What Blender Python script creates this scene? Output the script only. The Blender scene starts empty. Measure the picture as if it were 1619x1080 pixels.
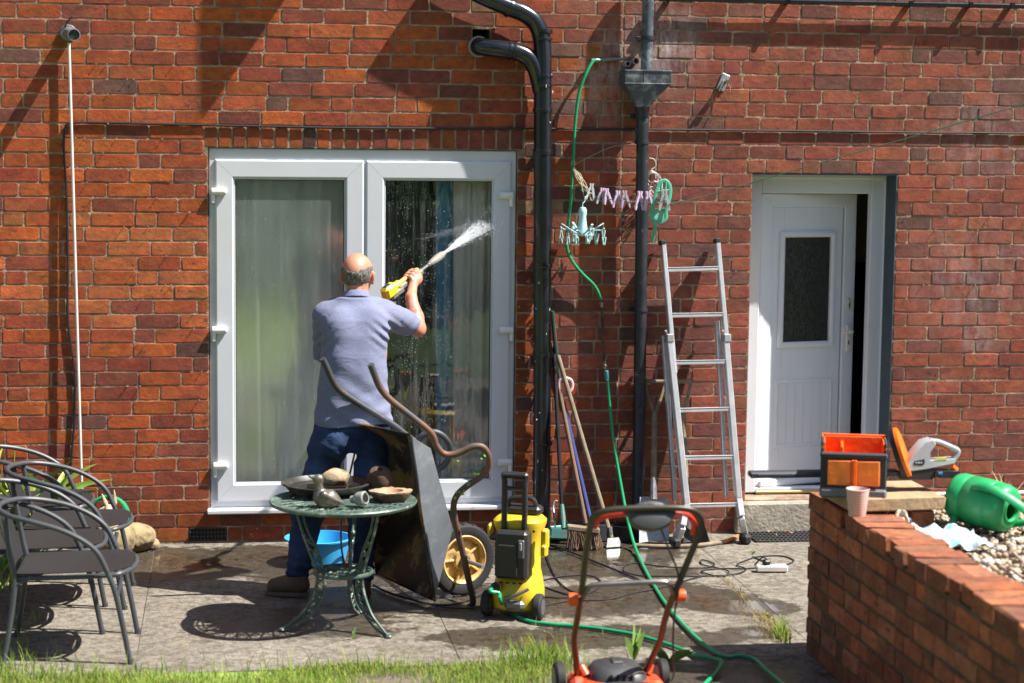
import bpy, bmesh, math, random
import numpy as np
from mathutils import Vector, Matrix, Euler
random.seed(7); rng = np.random.default_rng(7)
scene = bpy.context.scene
col = scene.collection
R_ = math.radians
# ------------------------------------------------------------------ camera
FPX, CX, CY = 3115.0, 809.5, 540.0
def _n(v): v = np.array(v, float); return v/np.linalg.norm(v)
_Y = _n((357-CX, 208-CY, FPX)); _X = np.array((22300-CX, 449-CY, FPX)); _X = _n(_X-_Y*np.dot(_X, _Y))
_Z = np.cross(_X, _Y)
if _Z[1] > 0: _Z = -_Z
RW = np.array([_X, _Y, _Z])
CAM = np.array((-1.667, -11.446, 2.383))
cam_d = bpy.data.cameras.new('camera'); cam = bpy.data.objects.new('camera', cam_d); col.objects.link(cam)
cam_d.sensor_width = 36; cam_d.lens = FPX/1619*36; cam_d.clip_end = 500; cam_d.clip_start = .1
_m = Matrix.Identity(4)
for i in range(3):
    _m[i][0] = RW[i][0]; _m[i][1] = -RW[i][1]; _m[i][2] = -RW[i][2]; _m[i][3] = CAM[i]
cam.matrix_world = _m
cam_d.dof.use_dof = True; cam_d.dof.focus_distance = 10.7; cam_d.dof.aperture_fstop = 1.9
scene.camera = cam
# ------------------------------------------------------------------ light
SUN = Vector((-.68, .235, -1)).normalized()
world = bpy.data.worlds.new("World"); scene.world = world; world.use_nodes = True
wn = world.node_tree.nodes; wl = world.node_tree.links
sky = wn.new('ShaderNodeTexSky'); sky.sky_type = 'NISHITA'; sky.sun_disc = False
sky.sun_elevation = math.asin(-SUN.z); sky.sun_rotation = math.atan2(-SUN.x, -SUN.y)
sky.air_density = 1.0; sky.dust_density = 1.5; sky.ozone_density = 1.0
wl.new(sky.outputs[0], wn['Background'].inputs[0]); wn['Background'].inputs[1].default_value = .06
sl = bpy.data.lights.new('sun', 'SUN'); sun = bpy.data.objects.new('sun', sl); col.objects.link(sun)
sl.energy = 5.0; sl.angle = R_(.55); sl.color = (1, .95, .87)
sun.rotation_euler = SUN.to_track_quat('-Z', 'Y').to_euler(); sun.location = (4, -6, 8)
scene.view_settings.view_transform = 'Standard'; scene.view_settings.look = 'None'
scene.view_settings.exposure = 1.22; scene.view_settings.gamma = 1; scene.view_settings.use_curve_mapping = False
scene.render.engine = 'CYCLES'
scene.cycles.max_bounces = 8; scene.cycles.transparent_max_bounces = 12
scene.cycles.caustics_reflective = False; scene.cycles.caustics_refractive = False
try: scene.cycles.use_denoising = True
except Exception: pass
# ------------------------------------------------------------------ helpers
def P(u, v, y=0.):        # the point at depth y (metres in front of / behind the wall) seen at pixel u, v
    r = RW @ np.array((u-CX, v-CY, FPX)); t = (y-CAM[1])/r[1]; return Vector(CAM+r*t)
def G(u, v, z=0.):        # the point at height z seen at pixel u, v
    r = RW @ np.array((u-CX, v-CY, FPX)); t = (z-CAM[2])/r[2]; return Vector(CAM+r*t)
def S(p):
    c = RW.T @ (np.array(p, float)-CAM); return CX+FPX*c[0]/c[2], CY+FPX*c[1]/c[2], c[2]
def tag(o, label=None, cat=None, group=None, kind=None):
    if label: o['label'] = label
    if cat: o['category'] = cat
    if group: o['group'] = group
    if kind: o['kind'] = kind
    return o
def thing(name, loc, label, cat, group=None, rz=0):
    o = bpy.data.objects.new(name, None); col.objects.link(o); o.location = loc; o.rotation_euler = (0, 0, rz)
    o.empty_display_size = .05
    return tag(o, label, cat, group)
def world_loc(o):
    v = Vector((0, 0, 0))
    while o: v += Vector(o.location); o = o.parent
    return v
def copy_tree(o, parent=None):
    c = o.copy(); col.objects.link(c); c.parent = parent
    for ch in list(o.children): copy_tree(ch, c)
    return c
def catmull(pts, n=6, closed=False):
    p = [Vector(a) for a in pts]; out = []; m = len(p)
    rngi = range(m if closed else m-1)
    for i in rngi:
        if closed: a, b, c, d = p[i-1], p[i], p[(i+1) % m], p[(i+2) % m]
        else: a, b, c, d = p[max(i-1, 0)], p[i], p[i+1], p[min(i+2, m-1)]
        for k in range(n):
            t = k/n; t2 = t*t; t3 = t2*t
            out.append(.5*((2*b)+(c-a)*t+(2*a-5*b+4*c-d)*t2+(3*b-a-3*c+d)*t3))
    if not closed: out.append(p[-1])
    return out
class MB:
    def __init__(s): s.v = []; s.f = []; s.m = []; s.c = []; s.cc = None
    def add(s, vs, fs, mi=0):
        o = len(s.v); s.v += [tuple(x) for x in vs]; s.f += [tuple(i+o for i in f) for f in fs]; s.m += [mi]*len(fs)
        s.c += [s.cc]*len(vs)
        return s
    def box(s, c, size, rot=None, bev=0, mi=0, jit=0):
        hx, hy, hz = size[0]/2, size[1]/2, size[2]/2; h = (hx, hy, hz); c = Vector(c)
        M = (rot if isinstance(rot, Matrix) else Euler(rot).to_matrix()) if rot is not None else Matrix.Identity(3)
        if bev <= 0:
            vs = [Vector((sx*hx, sy*hy, sz*hz)) for sx in (-1, 1) for sy in (-1, 1) for sz in (-1, 1)]
            fs = [(0, 1, 3, 2), (4, 6, 7, 5), (0, 4, 5, 1), (2, 3, 7, 6), (0, 2, 6, 4), (1, 5, 7, 3)]
        else:
            b = min(bev, hx*.95, hy*.95, hz*.95); vs = []; idx = {}
            for sx in (-1, 1):
                for sy in (-1, 1):
                    for sz in (-1, 1):
                        sg = (sx, sy, sz)
                        for a in range(3):
                            idx[(sx, sy, sz, a)] = len(vs)
                            vs.append(Vector([sg[k]*(h[k]-(0 if k == a else b)) for k in range(3)]))
            fs = []
            for a in range(3):
                o1, o2 = (a+1) % 3, (a+2) % 3
                for sa in (-1, 1):
                    q = []
                    for (p1, p2) in ((-1, -1), (1, -1), (1, 1), (-1, 1)):
                        k = [0, 0, 0]; k[a] = sa; k[o1] = p1; k[o2] = p2; q.append(idx[(*k, a)])
                    fs.append(tuple(q if sa > 0 else q[::-1]))
            for a in range(3):       # edges running along axis a
                o1, o2 = (a+1) % 3, (a+2) % 3
                for p1 in (-1, 1):
                    for p2 in (-1, 1):
                        k0 = [0, 0, 0]; k0[o1] = p1; k0[o2] = p2; k1 = list(k0); k0[a] = -1; k1[a] = 1
                        q = (idx[(*k0, o1)], idx[(*k1, o1)], idx[(*k1, o2)], idx[(*k0, o2)])
                        fs.append(q if p1*p2 > 0 else q[::-1])
            for sx in (-1, 1):
                for sy in (-1, 1):
                    for sz in (-1, 1):
                        q = tuple(idx[(sx, sy, sz, a)] for a in range(3)); fs.append(q if sx*sy*sz > 0 else q[::-1])
        if jit: vs = [v+Vector([random.uniform(-jit, jit) for _ in range(3)]) for v in vs]
        return s.add([M @ v+c for v in vs], fs, mi)
    def span(s, p0, p1, bev=0, mi=0):     # box by two corners
        p0 = Vector(p0); p1 = Vector(p1)
        return s.box((p0+p1)/2, [abs(a) for a in (p1-p0)], None, bev, mi)
    def tube(s, pts, r, n=10, caps=True, closed=False, mi=0, flat=None, up=None):
        p = [Vector(a) for a in pts]; m = len(p)
        rr = r if isinstance(r, (list, tuple)) else [r]*m
        tang = []
        for i in range(m):
            if closed: t = p[(i+1) % m]-p[i-1]
            else: t = p[min(i+1, m-1)]-p[max(i-1, 0)]
            tang.append(t.normalized() if t.length > 1e-9 else Vector((0, 0, 1)))
        u = Vector(up) if up else (Vector((0, 0, 1)) if abs(tang[0].z) < .9 else Vector((1, 0, 0)))
        u = (u-tang[0]*u.dot(tang[0])).normalized(); vs = []
        for i in range(m):
            t = tang[i]; u = (u-t*u.dot(t)); u = u.normalized() if u.length > 1e-6 else t.orthogonal().normalized(); w = t.cross(u)
            for k in range(n):
                a = 2*math.pi*k/n
                ru, rw = (rr[i], rr[i]) if flat is None else (rr[i]*flat[0], rr[i]*flat[1])
                vs.append(p[i]+u*math.cos(a)*ru+w*math.sin(a)*rw)
        fs = []
        for i in range(m if closed else m-1):
            j = (i+1) % m
            for k in range(n): fs.append((i*n+k, i*n+(k+1) % n, j*n+(k+1) % n, j*n+k))
        if caps and not closed: fs += [tuple(range(n))[::-1], tuple((m-1)*n+k for k in range(n))]
        return s.add(vs, fs, mi)
    def lathe(s, prof, c=(0, 0, 0), n=20, M=None, mi=0, cap0=True, cap1=True, sx=1, sy=1):
        M = M or Matrix.Identity(3); c = Vector(c); vs = []
        for (r, z) in prof:
            for k in range(n):
                a = 2*math.pi*k/n; vs.append(M @ Vector((r*math.cos(a)*sx, r*math.sin(a)*sy, z))+c)
        fs = []
        for i in range(len(prof)-1):
            for k in range(n): fs.append((i*n+k, i*n+(k+1) % n, (i+1)*n+(k+1) % n, (i+1)*n+k))
        if cap0: fs.append(tuple(range(n))[::-1])
        if cap1: fs.append(tuple((len(prof)-1)*n+k for k in range(n)))
        return s.add(vs, fs, mi)
    def prism(s, poly, d0, d1, M=None, c=(0, 0, 0), mi=0):    # polygon in local xy, extruded along local z
        M = M or Matrix.Identity(3); c = Vector(c); n = len(poly)
        vs = [M @ Vector((x, y, d0))+c for x, y in poly]+[M @ Vector((x, y, d1))+c for x, y in poly]
        fs = [tuple(range(n))[::-1], tuple(range(n, 2*n))]+[(i, (i+1) % n, n+(i+1) % n, n+i) for i in range(n)]
        return s.add(vs, fs, mi)
    def quad(s, a, b, c, d, mi=0): return s.add([a, b, c, d], [(0, 1, 2, 3)], mi)
    def ell(s, c, rad, rot=None, n=12, m=8, mi=0, jit=0):
        M = Euler(rot).to_matrix() if rot is not None else Matrix.Identity(3); c = Vector(c); vs = [Vector((0, 0, -1))]
        for i in range(1, m):
            ph = -math.pi/2+math.pi*i/m
            for k in range(n):
                a = 2*math.pi*k/n; vs.append(Vector((math.cos(ph)*math.cos(a), math.cos(ph)*math.sin(a), math.sin(ph))))
        vs.append(Vector((0, 0, 1))); fs = []
        for k in range(n): fs.append((0, 1+(k+1) % n, 1+k))
        for i in range(m-2):
            for k in range(n): fs.append((1+i*n+k, 1+i*n+(k+1) % n, 1+(i+1)*n+(k+1) % n, 1+(i+1)*n+k))
        l = len(vs)-1; b = 1+(m-2)*n
        for k in range(n): fs.append((b+k, b+(k+1) % n, l))
        if jit: vs = [v*(1+random.uniform(-jit, jit)) for v in vs]
        return s.add([M @ Vector((v.x*rad[0], v.y*rad[1], v.z*rad[2]))+c for v in vs], fs, mi)
    def build(s, name, mat, parent=None, smooth=35, local=False, recalc=True):
        off = Vector((0, 0, 0)) if (local or parent is None) else world_loc(parent)
        me = bpy.data.meshes.new(name)
        v = np.array(s.v, float).reshape(-1, 3)-np.array(off)
        me.from_pydata(v.tolist(), [], s.f)
        mats = mat if isinstance(mat, (list, tuple)) else [mat]
        for m in mats: me.materials.append(m)
        if len(mats) > 1: me.polygons.foreach_set('material_index', s.m)
        if any(c is not None for c in s.c):
            at = me.color_attributes.new('bcol', 'FLOAT_COLOR', 'POINT')
            at.data.foreach_set('color', np.array([(tuple(c or (1, 1, 1))+(1,))[:4] for c in s.c], float).ravel())
        if recalc:
            bm = bmesh.new(); bm.from_mesh(me); bmesh.ops.recalc_face_normals(bm, faces=bm.faces); bm.to_mesh(me); bm.free()
        if smooth:
            me.polygons.foreach_set('use_smooth', [True]*len(me.polygons))
            me.set_sharp_from_angle(angle=R_(smooth))
        o = bpy.data.objects.new(name, me); col.objects.link(o)
        if parent is not None: o.parent = parent
        return o
def rotm(*a): return Euler(a).to_matrix()
def axis_m(d, up=(0, 0, 1)):          # matrix whose local z runs along d
    z = Vector(d).normalized(); u = Vector(up)
    if abs(z.dot(u)) > .98: u = Vector((1, 0, 0))
    x = u.cross(z).normalized(); y = z.cross(x); return Matrix((x, y, z)).transposed()
# ---- materials
MATS = {}
def nt(m): return m.node_tree.nodes, m.node_tree.links
def mat(name, c, rough=.5, metal=0, var=.12, vs=8, bump=0, bs=60, c2=None, c2s=6, c2t=.55, c2w=.08, spec=.5, coat=0, bdist=.002, trans=0):
    if name in MATS: return MATS[name]
    m = bpy.data.materials.new(name); m.use_nodes = True; N, L = nt(m); b = N['Principled BSDF']
    tc = N.new('ShaderNodeTexCoord')
    no = N.new('ShaderNodeTexNoise'); no.inputs['Scale'].default_value = vs; no.inputs['Detail'].default_value = 6; no.inputs['Roughness'].default_value = .65
    L.new(tc.outputs['Object'], no.inputs['Vector'])
    r = N.new('ShaderNodeValToRGB'); e = r.color_ramp.elements
    e[0].position = .3; e[1].position = .72
    e[0].color = tuple(min(1, x*(1-var)) for x in c)+(1,); e[1].color = tuple(min(1, x*(1+var)) for x in c)+(1,)
    L.new(no.outputs[0], r.inputs[0]); out = r.outputs[0]
    rg = None
    if c2 is not None:
        n2 = N.new('ShaderNodeTexNoise'); n2.inputs['Scale'].default_value = c2s; n2.inputs['Detail'].default_value = 8; n2.inputs['Roughness'].default_value = .7
        L.new(tc.outputs['Object'], n2.inputs['Vector'])
        mr = N.new('ShaderNodeMapRange'); mr.inputs[1].default_value = c2t-c2w; mr.inputs[2].default_value = c2t+c2w
        L.new(n2.outputs[0], mr.inputs[0])
        mx = N.new('ShaderNodeMixRGB'); mx.inputs[2].default_value = tuple(c2)+(1,)
        L.new(mr.outputs[0], mx.inputs[0]); L.new(out, mx.inputs[1]); out = mx.outputs[0]
    L.new(out, b.inputs['Base Color'])
    rr = N.new('ShaderNodeMapRange'); rr.inputs[3].default_value = max(.02, rough-.08); rr.inputs[4].default_value = min(1, rough+.1)
    L.new(no.outputs[0], rr.inputs[0]); L.new(rr.outputs[0], b.inputs['Roughness'])
    b.inputs['Metallic'].default_value = metal; b.inputs['Specular IOR Level'].default_value = spec
    b.inputs['Coat Weight'].default_value = coat
    if trans: b.inputs['Transmission Weight'].default_value = trans
    if bump:
        n3 = N.new('ShaderNodeTexNoise'); n3.inputs['Scale'].default_value = bs; n3.inputs['Detail'].default_value = 5
        L.new(tc.outputs['Object'], n3.inputs['Vector'])
        bp = N.new('ShaderNodeBump'); bp.inputs['Strength'].default_value = bump; bp.inputs['Distance'].default_value = bdist
        L.new(n3.outputs[0], bp.inputs['Height']); L.new(bp.outputs[0], b.inputs['Normal'])
    MATS[name] = m; return m
# ---- implicit surfaces (naive surface nets) for organic shapes
class SDF:
    def __init__(s, lo, hi, h):
        s.h = h; s.lo = np.array(lo, float); s.n = np.ceil((np.array(hi)-s.lo)/h).astype(int)+1
        s.d = np.full(s.n, .5, np.float32)
        s.ax = [s.lo[i]+h*np.arange(s.n[i]) for i in range(3)]
    def sub(s, lo, hi, m):
        sl = []
        for i in range(3):
            a = int(max(0, math.floor((lo[i]-m-s.lo[i])/s.h))); b = int(min(s.n[i], math.ceil((hi[i]+m-s.lo[i])/s.h)+1)); sl.append(slice(a, max(b, a)))
        X, Y, Z = np.meshgrid(*[s.ax[i][sl[i]] for i in range(3)], indexing='ij')
        return tuple(sl), X, Y, Z
    def put(s, sl, d, k, op='u'):
        a = s.d[sl]
        if op == 'u':
            if k > 0:
                hh = np.clip(.5+.5*(a-d)/k, 0, 1); r = a*(1-hh)+d*hh-k*hh*(1-hh)
            else: r = np.minimum(a, d)
        else:
            if k > 0:
                hh = np.clip(.5-.5*(a+d)/k, 0, 1); r = a*(1-hh)-d*hh+k*hh*(1-hh)
            else: r = np.maximum(a, -d)
        s.d[sl] = r.astype(np.float32)
    def cone(s, a, b, ra, rb, k=.02, op='u', flat=False):
        a = np.array(a, float); b = np.array(b, float); m = max(ra, rb)+k+3*s.h
        sl, X, Y, Z = s.sub(np.minimum(a, b), np.maximum(a, b), m)
        ab = b-a; L2 = ab@ab
        tt = ((X-a[0])*ab[0]+(Y-a[1])*ab[1]+(Z-a[2])*ab[2])/L2; t = np.clip(tt, 0, 1)
        d = np.sqrt((X-a[0]-t*ab[0])**2+(Y-a[1]-t*ab[1])**2+(Z-a[2]-t*ab[2])**2)-(ra+(rb-ra)*t)
        if flat:
            q = np.sqrt((X-a[0]-tt*ab[0])**2+(Y-a[1]-tt*ab[1])**2+(Z-a[2]-tt*ab[2])**2)-(ra+(rb-ra)*t)
            d = np.maximum(q, np.maximum(-tt, tt-1)*math.sqrt(L2))
        s.put(sl, d, k, op); return s
    def chain(s, pts, rs, k=.012):
        for i in range(len(pts)-1): s.cone(pts[i], pts[i+1], rs[i], rs[i+1], k)
        return s
    def ell(s, c, r, k=.02, rot=None, op='u'):
        c = np.array(c, float); m = k+3*s.h; R = max(r)
        sl, X, Y, Z = s.sub(c-R, c+R, m); x, y, z = X-c[0], Y-c[1], Z-c[2]
        if rot is not None:
            M = np.array(Euler(rot).to_matrix()).T
            x, y, z = (M[0, 0]*x+M[0, 1]*y+M[0, 2]*z, M[1, 0]*x+M[1, 1]*y+M[1, 2]*z, M[2, 0]*x+M[2, 1]*y+M[2, 2]*z)
        k0 = np.sqrt((x/r[0])**2+(y/r[1])**2+(z/r[2])**2)+1e-6; k1 = np.sqrt((x/r[0]**2)**2+(y/r[1]**2)**2+(z/r[2]**2)**2)+1e-6
        s.put(sl, k0*(k0-1)/k1, k, op); return s
    def loft(s, tab, k=.02, p=2.2):     # rows z, cx, cy, a, b
        t = np.array(tab, float); t = t[np.argsort(t[:, 0])]; m = k+3*s.h
        lo = (min(t[:, 1]-t[:, 3]), min(t[:, 2]-t[:, 4]), t[0, 0]); hi = (max(t[:, 1]+t[:, 3]), max(t[:, 2]+t[:, 4]), t[-1, 0])
        sl, X, Y, Z = s.sub(lo, hi, m)
        f = [np.interp(Z[0, 0], t[:, 0], t[:, i]) for i in range(1, 5)]
        q = (np.abs((X-f[0])/f[2])**p+np.abs((Y-f[1])/f[3])**p)**(1/p)
        d = (q-1)*np.minimum(f[2], f[3]); d = np.maximum(d, np.maximum(t[0, 0]-Z, Z-t[-1, 0]))
        s.put(sl, d, k); return s
    def warp(s, fn):
        X, Y, Z = np.meshgrid(*s.ax, indexing='ij'); near = np.abs(s.d) < .06
        s.d[near] += fn(X[near], Y[near], Z[near]).astype(np.float32); return s
    def cut(s, fn):           # keep where fn <= 0
        X, Y, Z = np.meshgrid(*s.ax, indexing='ij'); s.d = np.maximum(s.d, fn(X, Y, Z).astype(np.float32)); return s
    def mesh(s, name, mt, parent=None, smooth_it=1):
        d = s.d; ins = d < 0; n = d.shape
        c = np.zeros((n[0]-1, n[1]-1, n[2]-1), np.uint8); offs = [(i, j, k) for i in (0, 1) for j in (0, 1) for k in (0, 1)]
        for (i, j, k) in offs: c += ins[i:n[0]-1+i, j:n[1]-1+j, k:n[2]-1+k]
        act = np.argwhere((c > 0) & (c < 8)); idx = np.full(c.shape, -1, np.int64); idx[tuple(act.T)] = np.arange(len(act))
        acc = np.zeros((len(act), 3)); cnt = np.zeros(len(act))
        for (i, j, k) in offs:
            for a in range(3):
                o0 = (i, j, k)
                if o0[a]: continue
                o1 = list(o0); o1[a] = 1
                v0 = d[act[:, 0]+o0[0], act[:, 1]+o0[1], act[:, 2]+o0[2]]; v1 = d[act[:, 0]+o1[0], act[:, 1]+o1[1], act[:, 2]+o1[2]]
                x = (v0 < 0) != (v1 < 0); t = np.where(x, v0/np.where(v0-v1 == 0, 1, v0-v1), 0)
                pt = np.tile(np.array(o0, float), (len(act), 1)); pt[:, a] += t
                acc[x] += pt[x]; cnt[x] += 1
        V = s.lo+s.h*(act+acc/np.maximum(cnt, 1)[:, None]); F = []
        for a in range(3):
            b, e = (a+1) % 3, (a+2) % 3
            s0 = [slice(None)]*3; s1 = [slice(None)]*3; s0[a] = slice(0, n[a]-1); s1[a] = slice(1, n[a])
            for q in (b, e): s0[q] = slice(1, n[q]-1); s1[q] = slice(1, n[q]-1)
            A = ins[tuple(s0)]; B = ins[tuple(s1)]; ed = np.argwhere(A != B); fl = A[tuple(ed.T)]
            g = ed.copy(); g[:, b] += 1; g[:, e] += 1
            def cell(db, de):
                q = g.copy(); q[:, b] += db; q[:, e] += de; return idx[q[:, 0], q[:, 1], q[:, 2]]
            Q = np.stack([cell(-1, -1), cell(0, -1), cell(0, 0), cell(-1, 0)], 1); Q[~fl] = Q[~fl][:, ::-1]; F.append(Q)
        F = np.concatenate(F); F = F[(F >= 0).all(1)]
        for _ in range(smooth_it):       # light Laplacian
            sm = np.zeros_like(V); ct = np.zeros(len(V))
            for i in range(4):
                np.add.at(sm, F[:, i], V[F[:, (i+1) % 4]]+V[F[:, (i+3) % 4]]); np.add.at(ct, F[:, i], 2)
            V = .5*V+.5*sm/np.maximum(ct, 1)[:, None]
        off = world_loc(parent) if parent is not None else Vector((0, 0, 0))
        me = bpy.data.meshes.new(name); me.from_pydata((V-np.array(off)).tolist(), [], F.tolist())
        for m_ in (mt if isinstance(mt, (list, tuple)) else [mt]): me.materials.append(m_)
        me.polygons.foreach_set('use_smooth', [True]*len(me.polygons))
        o = bpy.data.objects.new(name, me); col.objects.link(o)
        if parent is not None: o.parent = parent
        return o
# ================================================================== materials of the setting
def brick_mat(name, eff=True):
    m = bpy.data.materials.new(name); m.use_nodes = True; N, L = nt(m); b = N['Principled BSDF']
    tc = N.new('ShaderNodeTexCoord'); at = N.new('ShaderNodeAttribute'); at.attribute_name = 'bcol'
    def noise(s, d=6, r=.6, st=None):
        n = N.new('ShaderNodeTexNoise'); n.inputs['Scale'].default_value = s; n.inputs['Detail'].default_value = d; n.inputs['Roughness'].default_value = r
        if st:
            mp = N.new('ShaderNodeMapping'); mp.inputs['Scale'].default_value = st; L.new(tc.outputs['Object'], mp.inputs[0]); L.new(mp.outputs[0], n.inputs[0])
        else: L.new(tc.outputs['Object'], n.inputs[0])
        return n.outputs[0]
    def mr(x, a, c, d=0., e=1.):
        q = N.new('ShaderNodeMapRange'); q.inputs[1].default_value = a; q.inputs[2].default_value = c; q.inputs[3].default_value = d; q.inputs[4].default_value = e
        L.new(x, q.inputs[0]); return q.outputs[0]
    def mix(f, a, c, t='MIX'):
        q = N.new('ShaderNodeMixRGB'); q.blend_type = t
        for i, x in enumerate((f, a, c)):
            if isinstance(x, tuple): q.inputs[i].default_value = x+(1,)
            elif isinstance(x, float): q.inputs[i].default_value = x
            else: L.new(x, q.inputs[i])
        return q.outputs[0]
    c = mix(mr(noise(13, 6, .72, (1, 1, 1.6)), .38, .62, 0, .85), at.outputs['Color'], mix(1., at.outputs['Color'], (.60, .52, .54), 'MULTIPLY'))
    c = mix(mr(noise(6, 5, .65), .5, .66, 0, .8), c, mix(1., c, (1.4, 1.3, 1.15), 'MULTIPLY'))
    c = mix(mr(noise(11, 8, .78, (1, 1, 2.5)), .54, .64, 0, .8), c, (.08, .036, .028))          # scorched streaks
    c = mix(mr(noise(160, 3, .6), .62, .70, 0, .75), c, (.06, .03, .025))                     # pits
    c = mix(mr(noise(70, 5, .75), .62, .72, 0, .6), c, (.42, .33, .26))                       # mortar smears
    if eff:
        def blob(p, r, amt, sc):
            d = N.new('ShaderNodeVectorMath'); d.operation = 'DISTANCE'; L.new(tc.outputs['Object'], d.inputs[0]); d.inputs[1].default_value = p
            f = N.new('ShaderNodeMath'); f.operation = 'MULTIPLY'; L.new(mr(d.outputs['Value'], 0, r, 1, 0), f.inputs[0]); L.new(mr(noise(sc, 6, .7, (1, 1, .35)), .4, .65, 0, amt), f.inputs[1]); return f.outputs[0]
        for (u, v, r, amt) in ((1048, 75, .32, .9), (985, 95, .3, .5), (1545, 535, .12, .8), (1530, 440, .5, .35), (950, 150, .25, .5), (1540, 215, .4, .35)):
            c = mix(blob(tuple(P(u, v)), r, amt, 16), c, (.5, .45, .45))
    L.new(c, b.inputs['Base Color'])
    ro = N.new('ShaderNodeMath'); ro.operation = 'MULTIPLY'; L.new(mr(noise(30), .3, .7, .75, .95), ro.inputs[0]); L.new(at.outputs['Alpha'], ro.inputs[1])
    L.new(ro.outputs[0], b.inputs['Roughness']); b.inputs['Specular IOR Level'].default_value = .35
    h = N.new('ShaderNodeMath'); h.operation = 'ADD'; L.new(mr(noise(45, 7, .7), 0, 1, 0, 1), h.inputs[0]); L.new(mr(noise(300, 3, .7), 0, 1, 0, .25), h.inputs[1])
    bp = N.new('ShaderNodeBump'); bp.inputs['Strength'].default_value = .9; bp.inputs['Distance'].default_value = .0035
    L.new(h.outputs[0], bp.inputs['Height']); L.new(bp.outputs[0], b.inputs['Normal'])
    return m
BRICK = brick_mat('brick_face'); BRICK2 = brick_mat('garden_brick', False)
MORTAR = mat('mortar', (.40, .29, .20), .95, var=.4, vs=18, bump=1, bs=55, bdist=.006, c2=(.14, .085, .06), c2s=5, c2t=.5, c2w=.14)
MORTAR2 = mat('garden_mortar', (.13, .10, .065), .95, var=.4, vs=20, bump=.9, bs=60, bdist=.004, c2=(.07, .06, .03), c2s=9, c2t=.5, c2w=.1)
UPVC = mat('white_upvc', (.60, .62, .66), .32, var=.03, vs=3, c2=(.60, .59, .56), c2s=2.5, c2t=.66, c2w=.12, spec=.5)
UPVC_DOOR = mat('door_upvc', (.72, .76, .83), .36, var=.03, vs=3, c2=(.6, .6, .58), c2s=3, c2t=.7, c2w=.1)
BLACKPL = mat('black_plastic', (.009, .011, .017), .2, var=.3, vs=7, bump=.12, bs=40, c2=(.09, .09, .095), c2s=22, c2t=.8, c2w=.03, spec=.6)
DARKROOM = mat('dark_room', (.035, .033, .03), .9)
CABWHITE = mat('cabinet_cream', (.45, .42, .36), .5)
GREYPVC = mat('weathered_grey', (.06, .072, .095), .5, var=.3, vs=9, bump=.3, bs=40, c2=(.30, .31, .33), c2s=14, c2t=.60, c2w=.1)

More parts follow.
